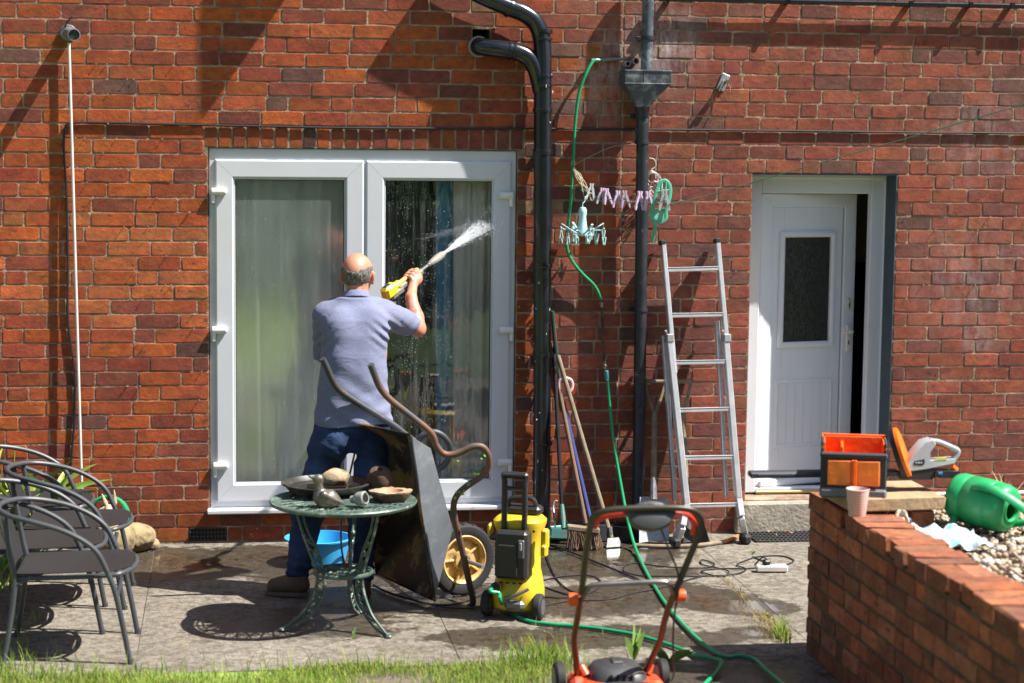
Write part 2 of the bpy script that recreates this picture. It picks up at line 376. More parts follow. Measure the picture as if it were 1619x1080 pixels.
def glass_mat(name, mist, drops, refl=.13, tint=(1, 1, 1), runs=None, rough=.02):
    rn = runs or mist*1.5
    m = bpy.data.materials.new(name); m.use_nodes = True; N, L = nt(m); N.remove(N['Principled BSDF']); out = N['Material Output']
    tc = N.new('ShaderNodeTexCoord')
    tr = N.new('ShaderNodeBsdfTransparent'); tr.inputs[0].default_value = tint+(1,)
    gl = N.new('ShaderNodeBsdfGlossy'); gl.inputs['Roughness'].default_value = rough
    n0 = N.new('ShaderNodeTexNoise'); n0.inputs['Scale'].default_value = 5; mpn = N.new('ShaderNodeMapping'); mpn.inputs['Scale'].default_value = (3, 1, .5)
    L.new(tc.outputs['Object'], mpn.inputs[0]); L.new(mpn.outputs[0], n0.inputs[0])
    bp = N.new('ShaderNodeBump'); bp.inputs['Strength'].default_value = .12; bp.inputs['Distance'].default_value = .01; L.new(n0.outputs[0], bp.inputs['Height']); L.new(bp.outputs[0], gl.inputs['Normal'])
    fr = N.new('ShaderNodeLayerWeight'); fr.inputs[0].default_value = .3
    f = N.new('ShaderNodeMapRange'); f.inputs[3].default_value = refl; f.inputs[4].default_value = .9; L.new(fr.outputs['Fresnel'], f.inputs[0])
    m1 = N.new('ShaderNodeMixShader'); L.new(f.outputs[0], m1.inputs[0]); L.new(tr.outputs[0], m1.inputs[1]); L.new(gl.outputs[0], m1.inputs[2])
    # wet mist, runs and droplets
    df = N.new('ShaderNodeBsdfDiffuse'); df.inputs[0].default_value = (.66, .74, .72, 1); tl = N.new('ShaderNodeBsdfTranslucent'); tl.inputs[0].default_value = (.6, .66, .64, 1)
    md = N.new('ShaderNodeMixShader'); md.inputs[0].default_value = .45; L.new(df.outputs[0], md.inputs[1]); L.new(tl.outputs[0], md.inputs[2])
    def noise(sc, st, d=6, r=.6):
        mp = N.new('ShaderNodeMapping'); mp.inputs['Scale'].default_value = st; L.new(tc.outputs['Object'], mp.inputs[0])
        n = N.new('ShaderNodeTexNoise'); n.inputs['Scale'].default_value = sc; n.inputs['Detail'].default_value = d; n.inputs['Roughness'].default_value = r; L.new(mp.outputs[0], n.inputs[0]); return n.outputs[0]
    def mr(x, a, c, d=0., e=1.):
        q = N.new('ShaderNodeMapRange'); q.inputs[1].default_value = a; q.inputs[2].default_value = c; q.inputs[3].default_value = d; q.inputs[4].default_value = e; L.new(x, q.inputs[0]); return q.outputs[0]
    def op(o, a, c):
        q = N.new('ShaderNodeMath'); q.operation = o; q.use_clamp = True
        for i, x in enumerate((a, c)):
            if isinstance(x, float): q.inputs[i].default_value = x
            else: L.new(x, q.inputs[i])
        return q.outputs[0]
    runs = mr(noise(7, (4, 1, .22), 7, .7), .5, .72, 0, rn)
    fog = mr(noise(2.2, (1, 1, .6), 4), .3, .75, mist*.25, mist)
    vo = N.new('ShaderNodeTexVoronoi'); vo.inputs['Scale'].default_value = 75; L.new(tc.outputs['Object'], vo.inputs['Vector'])
    dr = op('MULTIPLY', mr(vo.outputs['Distance'], .10, .2, 1, 0), mr(noise(6, (1, 1, 1), 4), .45, .55, 0, drops))
    vo2 = N.new('ShaderNodeTexVoronoi'); vo2.inputs['Scale'].default_value = 38; L.new(tc.outputs['Object'], vo2.inputs['Vector'])
    dr2 = op('MULTIPLY', mr(vo2.outputs['Distance'], .08, .14, 1, 0), mr(noise(9, (1, 1, .5), 3), .55, .6, 0, drops))
    fac = op('ADD', op('ADD', runs, fog), op('ADD', dr, dr2))
    m2 = N.new('ShaderNodeMixShader'); L.new(fac, m2.inputs[0]); L.new(m1.outputs[0], m2.inputs[1]); L.new(md.outputs[0], m2.inputs[2])
    L.new(m2.outputs[0], out.inputs[0]); return m
GLASS_L = glass_mat('misted_glass', .33, .55, .32, runs=.16, rough=.13); GLASS_R = glass_mat('wet_glass', .05, 1.2, .105, runs=.26); GLASS_D = None

# ================================================================== sky dome is the world; ground
def grid_sheet(name, x0, x1, y0, y1, z, nx, ny, mt, kind='structure', parent=None, fz=None):
    xs = np.linspace(x0, x1, nx+1); ys = np.linspace(y0, y1, ny+1)
    v = [(x, y, z+(fz(x, y) if fz else 0)) for y in ys for x in xs]
    f = [(j*(nx+1)+i, j*(nx+1)+i+1, (j+1)*(nx+1)+i+1, (j+1)*(nx+1)+i) for j in range(ny) for i in range(nx)]
    me = bpy.data.meshes.new(name); me.from_pydata(v, [], f); me.materials.append(mt)
    o = bpy.data.objects.new(name, me); col.objects.link(o)
    if parent: o.parent = parent
    if kind: o['kind'] = kind
    return o
GROUNDM = mat('far_grass', (.045, .085, .018), .9, var=.4, vs=.6)
LAWNM = mat('lawn_soil', (.20, .30, .055), .95, var=.45, vs=7, bump=.8, bs=80, bdist=.01, c2=(.26, .24, .10), c2s=9, c2t=.62, c2w=.08)
grid_sheet('ground', -90, 90, -90, 90, -.09, 4, 4, GROUNDM)
lawn = grid_sheet('lawn', -12, -.12, -40, -2.80, -.012, 60, 120, LAWNM, fz=lambda x, y: .012*math.sin(x*3.1+y*2)*math.sin(y*1.3))
JOINTM = mat('joint_dirt', (.13, .11, .08), .95, bump=.6, bs=60)
patio = grid_sheet('patio', -6, 6, -7.5, .3, -.010, 4, 4, JOINTM)

def conc_mat():
    m = bpy.data.materials.new('patio_concrete'); m.use_nodes = True; N, L = nt(m); b = N['Principled BSDF']
    tc = N.new('ShaderNodeTexCoord'); at = N.new('ShaderNodeAttribute'); at.attribute_name = 'wet'
    def noise(s, d=6, r=.6):
        n = N.new('ShaderNodeTexNoise'); n.inputs['Scale'].default_value = s; n.inputs['Detail'].default_value = d; n.inputs['Roughness'].default_value = r; L.new(tc.outputs['Object'], n.inputs[0]); return n.outputs[0]
    def mr(x, a, c, d=0., e=1.):
        q = N.new('ShaderNodeMapRange'); q.inputs[1].default_value = a; q.inputs[2].default_value = c; q.inputs[3].default_value = d; q.inputs[4].default_value = e; L.new(x, q.inputs[0]); return q.outputs[0]
    def mix(f, a, c, t='MIX'):
        q = N.new('ShaderNodeMixRGB'); q.blend_type = t
        for i, x in enumerate((f, a, c)):
            if isinstance(x, tuple): q.inputs[i].default_value = x+(1,)
            elif isinstance(x, float): q.inputs[i].default_value = x
            else: L.new(x, q.inputs[i])
        return q.outputs[0]
    c = mix(mr(noise(2.2, 6, .65), .3, .7), (.20, .175, .142), (.31, .28, .232))
    c = mix(mr(noise(20, 9, .9), .46, .57, 0, .85), c, (.075, .06, .043))
    c = mix(mr(noise(26, 8, .9), .55, .63, 0, .8), c, (.42, .375, .30))
    c = mix(mr(noise(5, 8, .8), .50, .62, 0, .7), c, (.10, .082, .06))
    c = mix(mr(noise(9, 8, .8), .62, .72, 0, .6), c, (.16, .13, .06))
    w = N.new('ShaderNodeMath'); w.operation = 'ADD'; L.new(at.outputs['Fac'], w.inputs[0]); L.new(mr(noise(11, 8, .7), 0, 1, -.75, .75), w.inputs[1])
    wet = mr(w.outputs[0], .28, .5); pud = mr(w.outputs[0], .96, 1.1)
    c = mix(wet, c, mix(1., c, (.29, .26, .225), 'MULTIPLY'))
    L.new(c, b.inputs['Base Color'])
    r = N.new('ShaderNodeMixRGB'); L.new(wet, r.inputs[0]); r.inputs[1].default_value = (.9,)*3+(1,); r.inputs[2].default_value = (.3,)*3+(1,)
    r2 = N.new('ShaderNodeMixRGB'); L.new(pud, r2.inputs[0]); L.new(r.outputs[0], r2.inputs[1]); r2.inputs[2].default_value = (.02,)*3+(1,)
    L.new(r2.outputs[0], b.inputs['Roughness'])
    bp = N.new('ShaderNodeBump'); bp.inputs['Distance'].default_value = .02; L.new(noise(75, 6, .8), bp.inputs['Height'])
    st = N.new('ShaderNodeMath'); st.operation = 'MULTIPLY_ADD'; L.new(pud, st.inputs[0]); st.inputs[1].default_value = -.62; st.inputs[2].default_value = .65; st.use_clamp = True
    L.new(st.outputs[0], bp.inputs['Strength']); L.new(bp.outputs[0], b.inputs['Normal'])
    return m
CONC = conc_mat()
WET = [(330, 890, .45, .30, .75), (270, 880, .3, .2, .65), (420, 880, .3, .25, .7), (520, 900, .35, .4, .7), (600, 930, .4, .3, .6), (520, 980, .35, .3, .45), (400, 990, .3, .25, .35), (700, 945, .4, .25, .65), (760, 870, .4, .3, .75),
       (920, 885, .35, .35, .8), (960, 870, .3, .2, 1.05), (1000, 880, .16, .12, 1.25), (930, 950, .4, .25, .75), (1020, 935, .3, .2, .7), (1100, 945, .25, .18, .75), (1165, 957, .17, .1, 1.5), (1195, 960, .14, .09, 1.4), (870, 1010, .35, .15, .8), (960, 1000, .3, .12, .75), (780, 1005, .25, .12, .7), (1050, 905, .2, .12, .5), (1190, 1000, .14, .09, .75), (560, 1000, .2, .1, .4), (840, 870, .3, .15, .8), (640, 870, .4, .2, .7), (1075, 1010, .3, .12, .6), (1000, 1060, .3, .15, .45), (1150, 1070, .4, .2, .45)]
WETG = [(G(u, v), rx, ry, s) for u, v, rx, ry, s in WET]
def wetness(x, y):
    return max([0]+[1.7*s*math.exp(-(((x-g.x)/rx)**2+((y-g.y)/ry)**2)*.6) for g, rx, ry, s in WETG])
def slab(x0, x1, y0, y1):
    st = .035; g = .002
    fz = lambda x, y: .003*math.sin(x*2.3+1)*math.sin(y*2.9)-.003*min(1, max(0, .02-min(x-x0, x1-x, y-y0, y1-y))/.02)
    nx, ny = max(2, int((x1-x0)/st)), max(2, int((y1-y0)/st))
    o = grid_sheet('slab', x0+g, x1-g, y0+g, y1-g, -.003, nx, ny, CONC, None, patio, fz)
    a = o.data.attributes.new('wet', 'FLOAT', 'POINT'); a.data.foreach_set('value', [wetness(v.co.x, v.co.y) for v in o.data.vertices])
xs = [-4.4, -3.3, -2.08, -.62, 1.07, 2.6, 4.4]; ys = [-4.4, -2.80, -1.3, .0]
for i in range(len(xs)-1):
    for j in range(3):
        if j == 0 and xs[i+1] < 0: continue
        x0 = max(xs[i], -.12) if j == 0 else xs[i]
        slab(x0, xs[i+1], ys[j], ys[j+1])

# ================================================================== house
house = thing('house', (0, 0, 0), 'red brick house wall with white patio door and white back door left ajar', 'house')
CH = .0833; Z7 = 2.42
FW = dict(x0=-1.768, x1=.02, z0=.178, z1=2.292)             # patio-door opening
DW = dict(x0=1.437, x1=2.335, z0=.195, z1=2.172)            # back-door opening
SOL = dict(x0=-1.79, x1=.06, z0=2.292, z1=2.42)
EXH = dict(x0=P(747, 60).x, x1=P(775, 60).x, z0=P(757, 88).z, z1=P(757, 46).z)              # hole for the branch pipe
AIR = dict(x0=-1.89, x1=-1.67, z0=.005, z1=.085)            
# air brick
UPW = dict(x0=-1.72, x1=-.60, z0=4.12, z1=4.85)             # unseen upstairs window above the frame, added for its shadow
PAL_L = [(.44, .108, .024), (.41, .097, .025), (.38, .087, .028), (.36, .078, .026), (.40, .09, .023), (.32, .069, .028), (.28, .064, .033), (.235, .064, .04), (.37, .092, .034)]
PAL_R = [(.33, .095, .053), (.30, .086, .05), (.345, .102, .056), (.27, .08, .05), (.31, .096, .058), (.24, .075, .05), (.215, .079, .06), (.28, .082, .047)]
def bcolor(x, z, r):
    t = min(1, max(0, (x+.1)/.9)); pal = PAL_R if random.random() < t else PAL_L
    c = list(random.choice(pal)); k = random.uniform(.84, 1.12)
    p = random.random(); wet = 0
    if p < .012 and x < .3: c = [.34, .20, .10]
    elif p < .05: c = [.17, .08, .06]
    if x < -1.8 and z < 1.9 and z > 1.2 and random.random() < .4: c = [.46, .135, .045]
    # bricks soaked by the washing: round the patio door; shade by the pipes is painted in too
    if (-1.85 < x < .25 and z < .2) or (.02 < x < .3 and z < 2.5) or (-1.8 < x < .1 and 2.28 < z < 2.44): wet = .75*random.uniform(.6, 1)
    elif -.9 < x < .25 and z > 2.42: wet = random.uniform(.05, .45)  # soil pipe's shade above the door, put into the brick colour
    elif .1 < x < 1.1: wet = random.uniform(.1, .5)  # shaded stretch round the pipes, darkened in the brick colour
    elif x < -1.8 and z < .35: wet = random.uniform(.2, .6)
    k *= 1-.45*wet
    return (c[0]*k, c[1]*k, c[2]*k, 1-.5*wet)
def brick_geo(mb, x0, x1, z0, z1, y=0., colr=None):
    """one worn brick in a wall facing -y: uneven outline with rounded corners, face and arris ring (34 triangles)"""
    u = random.uniform; w, h = x1-x0, z1-z0; q = lambda: u(.004, .012)
    a, b, c, d = q(), q(), q(), q(); e = .0022 if w > h else .0015
    o = [(x0+a, z0), (x0+w*u(.28, .42), z0+u(-e, e)), (x0+w*u(.58, .74), z0+u(-e, e)), (x1-b, z0), (x1, z0+b*.8), (x1, z1-c*.8), (x1-c, z1), (x0+w*u(.58, .74), z1+u(-e, e)), (x0+w*u(.28, .42), z1+u(-e, e)), (x0+d, z1), (x0, z1-d*.8), (x0, z0+a*.8)]
    o = [(p+u(-.0012, .0012), r+u(-.001, .001)) for p, r in o]; tl, tr = u(-.0006, .0006), u(-.0005, .0005); cx, cz = (x0+x1)/2, (z0+z1)/2; n = 12; ch = u(.002, .0042)
    vs = [(p+(ch if p < cx else -ch)*(1 if abs(p-cx) > w*.4 else 0), y+tl*(p-cx)/w*2+tr*(r-cz)/h*2, r+(ch if r < cz else -ch)*(1 if abs(r-cz) > h*.4 else .6)) for p, r in o]
    vs += [(p, y+.0055, r) for p, r in o]
    mb.cc = colr; mb.add(vs, [tuple(range(n))]+[(n+i, n+(i+1) % n, (i+1) % n, i) for i in range(n)])
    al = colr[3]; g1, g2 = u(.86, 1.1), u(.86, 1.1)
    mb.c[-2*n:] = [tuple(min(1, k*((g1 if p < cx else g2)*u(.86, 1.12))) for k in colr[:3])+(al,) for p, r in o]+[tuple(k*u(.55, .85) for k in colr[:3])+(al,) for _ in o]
def clip_spans(x0, x1, z0, z1, holes, mn=.03):
    sp = [(x0, x1)]
    for h in holes:
        if z1 > h['z0']+.012 and z0 < h['z1']-.012:
            q = []
            for a, b in sp:
                if b <= h['x0'] or a >= h['x1']: q.append((a, b)); continue
                if a < h['x0']: q.append((a, h['x0']))
                if b > h['x1']: q.append((h['x1'], b))
            sp = q
    return [s for s in sp if s[1]-s[0] > mn]
HOLES = [FW, DW, SOL, EXH, AIR]
bricks = []
for r in range(-9, 36):
    z1 = Z7+(7-r)*CH-.003; z0 = z1-CH+.0064; row = []
    for zone in (0, 1):
        xa, xb = ((-5.6, .64) if zone == 0 else (.64, 5.6)); pit = .2455 if zone == 0 else .2215
        fl = (r % 4 == 1) if (zone == 0 or r < 11) else False
        x = xa-random.uniform(.0, .02)-(pit*.5 if r % 2 else 0)-(.04 if (r//2) % 2 else 0)
        if zone == 1 and r >= 11: x = DW['x1']+.002-pit*int(2.0/pit)-(0 if r % 2 else pit*.62)
        k = 0
        while x < xb:
            w = pit*.5 if (fl and k % 2) else pit
            if zone == 1 and r < 11 and random.random() < .12: w = pit*.5
            w += random.uniform(-.004, .004)
            row.append((max(x, xa), min(x+w, xb))); x += w; k += 1
    cl = []
    for a, b in row:
        if b > a: cl += [[p, q] for p, q in clip_spans(a, b, z0, z1, HOLES, 0)]
    i = 0
    while i < len(cl):                       # slivers join the brick they touch
        if cl[i][1]-cl[i][0] < .062:
            if i > 0 and abs(cl[i-1][1]-cl[i][0]) < .004: cl[i-1][1] = cl[i][1]; cl.pop(i); continue
            if i+1 < len(cl) and abs(cl[i+1][0]-cl[i][1]) < .004: cl[i+1][0] = cl[i][0]; cl.pop(i); continue
        i += 1
    for a, b in cl:
        if b-a > .02: bricks.append((a+.0038, b-.0034, z0+random.uniform(-.001, .001), z1+random.uniform(-.0015, .001), r))
x = SOL['x0']+.003; sw_ = (SOL['x1']-x)/round((SOL['x1']-x)/.0815)
while x < SOL['x1']-.05:                                     # soldier course over the patio door
    w = sw_; bricks.append((x, min(x+w-.009, SOL['x1']), SOL['z0']+.004, SOL['z1']-.008, 99)); x += w
def vis(b):
    u0, v0, d = S((b[0], 0, b[3])); u1, v1, _ = S((b[1], 0, b[2]))
    u0, u1, v0, v1 = max(u0, 0), min(u1, 1619), max(v0, 0), min(v1, 1080)
    return max(0, u1-u0)*max(0, v1-v0)
bricks.sort(key=lambda b: -vis(b)); rest = MB()
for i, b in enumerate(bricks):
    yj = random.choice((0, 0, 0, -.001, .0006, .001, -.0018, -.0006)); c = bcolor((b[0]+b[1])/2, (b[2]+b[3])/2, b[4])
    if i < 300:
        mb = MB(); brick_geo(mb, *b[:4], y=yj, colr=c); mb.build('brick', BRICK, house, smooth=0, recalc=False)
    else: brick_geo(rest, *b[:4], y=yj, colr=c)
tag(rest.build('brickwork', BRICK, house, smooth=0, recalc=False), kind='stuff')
# mortar bed with the openings cut out, and plain wall above
mb = MB()
def wall_cells(mb, x0, x1, z0, z1, holes, y, back):
    xs = sorted({x0, x1, *[h[k] for h in holes for k in ('x0', 'x1') if x0 < h[k] < x1]}); zs = sorted({z0, z1, *[h[k] for h in holes for k in ('z0', 'z1') if z0 < h[k] < z1]})
    for i in range(len(xs)-1):
        for j in range(len(zs)-1):
            cx, cz = (xs[i]+xs[i+1])/2, (zs[j]+zs[j+1])/2
            if any(h['x0'] < cx < h['x1'] and h['z0'] < cz < h['z1'] for h in holes): continue
            mb.quad((xs[i], y, zs[j]), (xs[i+1], y, zs[j]), (xs[i+1], y, zs[j+1]), (xs[i], y, zs[j+1]))
    for h in holes:                                         # reveals
        a, b, c, d = h['x0'], h['x1'], h['z0'], h['z1']
        for q in (((a, c), (a, d)), ((b, c), (b, d)), ((a, d), (b, d)), ((a, c), (b, c))):
            (p, q1), (r, s) = q; mb.quad((p, y, q1), (r, y, s), (r, back, s), (p, back, q1))
wall_cells(mb, -5.6, 5.6, -.1, 3.72, [FW, DW, EXH, AIR], .0024, .28)
mb.build('mortar', MORTAR, house, smooth=0, recalc=False)
mb = MB(); mb.cc = (.30, .085, .05, 1)
wall_cells(mb, -5.6, 5.6, 3.722, 5.6, [UPW], .004, .16); wall_cells(mb, -12, -5.602, -.1, 5.6, [], .004, .1); wall_cells(mb, 5.602, 12, -.1, 5.6, [], .004, .1)
mb.build('upper_wall', BRICK, house, smooth=0, recalc=False)
mb = MB()
for (x0, x1, z0, z1, y) in ((FW['x0'], FW['x1'], FW['z0'], FW['z1'], .12), ):
    pass
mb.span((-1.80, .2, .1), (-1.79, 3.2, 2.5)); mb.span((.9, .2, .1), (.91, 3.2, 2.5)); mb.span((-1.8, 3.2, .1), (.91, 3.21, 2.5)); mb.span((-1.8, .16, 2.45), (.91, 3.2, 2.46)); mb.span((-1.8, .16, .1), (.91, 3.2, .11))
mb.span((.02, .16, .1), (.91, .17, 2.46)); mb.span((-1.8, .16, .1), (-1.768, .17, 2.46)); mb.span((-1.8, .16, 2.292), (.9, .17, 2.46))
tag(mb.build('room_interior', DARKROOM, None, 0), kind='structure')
mb = MB()
mb.span((1.3, .29, .1), (1.31, 3, 2.4)); mb.span((2.9, .29, .1), (2.91, 3, 2.4)); mb.span((1.3, 3, .1), (2.9, 3.01, 2.4)); mb.span((1.3, .29, 2.3), (2.9, 3, 2.31)); mb.span((1.3, .29, .1), (2.9, 3, .11)); mb.span((2.335, .285, .1), (2.9, .29, 2.4)); mb.span((1.3, .285, .1), (1.437, .29, 2.4)); mb.span((1.3, .285, 2.172), (2.9, .29, 2.4))
tag(mb.build('hall_interior', mat('hall_paint', (.22, .20, .17), .9), None, 0), kind='structure')
cab = thing('wall_cupboard', (2.45, 1.6, 1.35), 'cream kitchen wall cupboard glimpsed through the open back door', 'cupboard')
mb = MB(); mb.span((2.05, 1.45, 1.55), (2.85, 1.8, 2.15), .004); mb.build('carcass', CABWHITE, cab)
for a in (2.06, 2.46):
    mb = MB(); mb.span((a, 1.428, 1.56), (a+.385, 1.449, 2.14), .004); mb.span((a+.06, 1.420, 1.63), (a+.325, 1.4275, 2.07), .006); mb.build('door', CABWHITE, cab)
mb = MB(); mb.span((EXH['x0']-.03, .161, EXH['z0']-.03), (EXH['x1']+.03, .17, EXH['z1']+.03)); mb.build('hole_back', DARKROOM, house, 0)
# air brick
mb = MB(); a = AIR
mb.span((a['x0']+.004, .012, a['z0']), (a['x1']-.004, .03, a['z1']-.002))
for i in range(11):
    x = a['x0']+.008+i*(a['x1']-a['x0']-.016)/10; mb.span((x-.004, -.001, a['z0']+.002), (x+.004, .0119, a['z1']-.004))
for i in range(4):
    z = a['z0']+.006+i*.0235; mb.span((a['x0']+.005, -.0025, z-.003), (a['x1']-.005, .0115, z+.003))
mb.build('air_vent', mat('vent_black', (.03, .027, .025), .7, var=.4, vs=20), house)

# ---- patio door
def mitred(mb, x0, x1, z0, z1, w, y0, y1, b=.006, gap=.0006, wb=None, mi=0):
    """rectangular frame of four mitred bars, chamfered on the front"""
    wb = wb or w
    O = [(x0, z0), (x1, z0), (x1, z1), (x0, z1)]; I = [(x0+w, z0+wb), (x1-w, z0+wb), (x1-w, z1-w), (x0+w, z1-w)]
    for i in range(4):
        j = (i+1) % 4; hor = i % 2 == 0; g = gap
        o0, o1, i0, i1 = map(list, (O[i], O[j], I[i], I[j])); ax = 0 if hor else 1; s = 1 if o1[ax] > o0[ax] else -1
        for q in (o0, i0): q[ax] += s*g
        for q in (o1, i1): q[ax] -= s*g
        L = lambda p, q, t: (p[0]+(q[0]-p[0])*t, p[1]+(q[1]-p[1])*t)
        t = b/(w if not (i == 0) else wb)
        ring = [(o0, y1), (o0, y0+b*.5), (L(o0, i0, t), y0), (L(i0, o0, t), y0), (i0, y0+b*.7), (i0, y1)]
        ring2 = [(o1, y1), (o1, y0+b*.5), (L(o1, i1, t), y0), (L(i1, o1, t), y0), (i1, y0+b*.7), (i1, y1)]
        vs = [(p[0], y, p[1]) for p, y in ring]+[(p[0], y, p[1]) for p, y in ring2]
        fs = [(k, (k+1) % 6, 6+(k+1) % 6, 6+k) for k in range(6)]+[(5, 4, 3, 2, 1, 0), (6, 7, 8, 9, 10, 11)]
        mb.add(vs, fs, mi)
x0, x1, z0, z1 = FW['x0']+.004, FW['x1']-.004, FW['z0']+.022, FW['z1']-.004
mb = MB(); mitred(mb, x0, x1, z0, z1, .072, .018, .088)
xm = P(576, 500, .03).x
mb.span((xm-.02, .0185, z0+.0725), (xm+.02, .088, z1-.0725), .003)
pd = mb.build('patio_door', UPVC, house, 12)
mb = MB(); mb.span((x0-.02, -.062, z0-.028), (x1+.03, .10, z0-.001), .006); mb.build('sill', UPVC, pd)
lx0 = P(341, 500, .006).x; rx1 = P(806, 500, .006).x; zt = P(570, 254, .006).z; zb = P(570, 790, .006).z
GR = mat('rubber_seal', (.02, .02, .022), .6)
for k, (a, b) in enumerate(((lx0, xm-.006), (xm+.006, rx1))):
    ws = .108 if k == 0 else .1
    mb = MB(); mitred(mb, a, b, zb, zt, .105, .002, .06, b=.009); sash = mb.build('sash', UPVC, pd, 12)
    mb = MB(); mitred(mb, a+.1052, b-.1052, zb+.1052, zt-.1052, .008, .012, .05, b=.005); mb.build('glazing_bead', UPVC, pd, 12)
    mb = MB(); mitred(mb, a+.1133, b-.1133, zb+.1133, zt-.1133, .004, .020, .03, b=.001); mb.build('seal', GR, pd)
    mb = MB(); mb.quad((a+.11, .034, zb+.11), (b-.11, .034, zb+.11), (b-.11, .034, zt-.11), (a+.11, .034, zt-.11)); mb.build('pane', (GLASS_L, GLASS_R)[k], pd, 0)
    sx = -1 if k == 0 else 1
    for u, v in ((345, 303), (346, 522), (348, 737)) if k == 0 else ((801, 309), (801, 522), (799, 731)):
        c = P(u, v, -.01); mb = MB()
        mb.tube([c+Vector((-.036, 0, 0)), c+Vector((.036, 0, 0))], .021, 14); mb.ell(c+Vector((-sx*.036, 0, 0)), (.013, .021, .021), n=14, m=8)
        mb.span((c.x-.03, -.008, c.z-.014), (c.x+.03, .0015, c.z+.014), .003)
        d = c+Vector((sx*.03, .004, 0)); mb.tube([d+Vector((0, 0, .012)), d+Vector((0, 0, -.062))], .013, 12); mb.ell(d+Vector((0, 0, -.062)), (.013, .013, .007), n=12, m=6)
        mb.span((d.x-.01, .002, d.z-.045), (d.x+.01, .0185, d.z+.01), .002)
        mb.build('hinge', mat('hinge_white', (.72, .71, .69), .4), pd)
# curtains
def curtain(x0, x1, z0, z1, y, amp, lam, mt, name, label, seed=0):
    rr = random.Random(seed); n = int((x1-x0)/.006); ph = [rr.uniform(0, 6.28) for _ in range(4)]; m = 24; vs = []; fs = []
    for j in range(m+1):
        t = j/m; z = z1+(z0-z1)*t
        for i in range(n+1):
            x = x0+(x1-x0)*i/n
            q = math.sin(x/lam*6.28+ph[0]+.4*math.sin(z*1.1))*.6+math.sin(x/lam*6.28*1.73+ph[1]+.3*t)*.3+math.sin(x/lam*6.28*.41+ph[2])*.4
            vs.append((x+.004*math.sin(z*2+i*.3), y+amp*q*(.55+.45*t), z))
    for j in range(m):
        for i in range(n): a = j*(n+1)+i; fs.append((a, a+1, a+n+2, a+n+1))
    mb = MB(); mb.add(vs, fs); return tag(mb.build(name, mt, None, 60, recalc=False), label, 'curtain')
def cloth_mat(name, c, t=.1):
    m = bpy.data.materials.new(name); m.use_nodes = True; N, L = nt(m); N.remove(N['Principled BSDF'])
    d = N.new('ShaderNodeBsdfDiffuse'); d.inputs[0].default_value = c+(1,); e = N.new('ShaderNodeBsdfTranslucent'); e.inputs[0].default_value = c+(1,)
    x = N.new('ShaderNodeMixShader'); x.inputs[0].default_value = t; L.new(d.outputs[0], x.inputs[1]); L.new(e.outputs[0], x.inputs[2]); L.new(x.outputs[0], N['Material Output'].inputs[0]); return m
curtain(-1.75, -.93, .16, 2.28, .185, .07, .2, cloth_mat('net_grey', (.68, .72, .68)), 'curtain', 'pale grey-green net curtain hanging behind the left misted pane', 3)
curtain(P(716, 400, .2).x, -.02, .16, 2.28, .17, .03, .085, cloth_mat('curtain_grey', (.82, .80, .74)), 'curtain', 'beige pleated curtain at the right edge of the right pane', 5)
curtain(P(690, 400, .2).x, P(718, 400, .2).x, .16, 2.28, .21, .02, .09, cloth_mat('curtain_blue', (.10, .33, .52)), 'curtain', 'narrow blue curtain beside the beige curtain behind the right pane', 6)

# ---- back door, frame and step
fy = .19; fx0, fx1, fz0, fz1 = DW['x0']-.0, P(1396, 540, fy).x, DW['z0']+.01, DW['z1']-.006
mb = MB(); mb.span((DW['x1']-.008, .002, DW['z0']), (DW['x1']+.0005, .275, DW['z1']-.002), .002)
mb.span((DW['x0']+.001, .004, DW['z1']-.010), (DW['x1']-.0085, .18, DW['z1']-.001), .002)
mb.build('painted_reveal', mat('blue_grey_paint', (.045, .075, .10), .7, var=.25, vs=9, bump=.5, bs=50, c2=(.25, .25, .25), c2s=30, c2t=.72, c2w=.03), house)
mb = MB(); tz = P(1290, 306, fy).z
ix0 = P(1199, 540, fy).x; ix1 = P(1371, 540, fy).x
def bars(mb, specs, bev=.005):
    for p0, p1 in specs: mb.span(p0, p1, bev)
bars(mb, [((fx0+.001, fy, fz0), (ix0, fy+.07, fz1)), ((ix1, fy, fz0), (fx1, fy+.07, fz1)), ((ix0+.0006, fy+.0015, tz), (ix1-.0006, fy+.07, fz1))])
bars(mb, [((fx0+.004, fy-.012, fz1-.028), (fx1-.002, fy-.0005, fz1-.002)), ((fx1-.022, fy-.012, fz0), (fx1-.002, fy-.0005, fz1-.0285))], .004)
bars(mb, [((ix0+.0006, fy+.002, fz0), (ix1-.0006, fy+.07, fz0+.03))], .004)
df = mb.build('door_frame', UPVC_DOOR, house)
mb = MB(); mb.span((ix0+.001, fy-.02, fz0-.004), (ix1-.001, fy+.0015, fz0+.014), .004); mb.build('threshold', mat('brass_strip', (.42, .33, .16), .45, metal=.6), df)
# the leaf, hinged at the left and swung inwards
ang = R_(15.5); HX, HY = ix0+.003, fy+.012; LW = (ix1-ix0)*.995; LB, LT = fz0+.032, tz-.004
Mz = rotm(0, 0, ang)
def lf(x, y, z): return Mz @ Vector((x, y, 0))+Vector((HX, HY, z))
def lspan(mb, a, b, bev=.004, mi=0):
    c = ((a[0]+b[0])/2, (a[1]+b[1])/2, (a[2]+b[2])/2); mb.box(lf(*c), [abs(b[i]-a[i]) for i in range(3)], Mz, bev, mi)
mb = MB(); sw = .065
def lmit(mb, x0, x1, z0, z1, w, y0, y1, b=.006, wb=None):
    q = MB(); mitred(q, x0, x1, z0, z1, w, y0, y1, b, wb=wb); mb.add([lf(*v) for v in q.v], q.f)
lmit(mb, 0, LW, LB, LT, .085, 0, .06, .006, wb=.075); leaf = mb.build('door_leaf', UPVC_DOOR, house, 12)
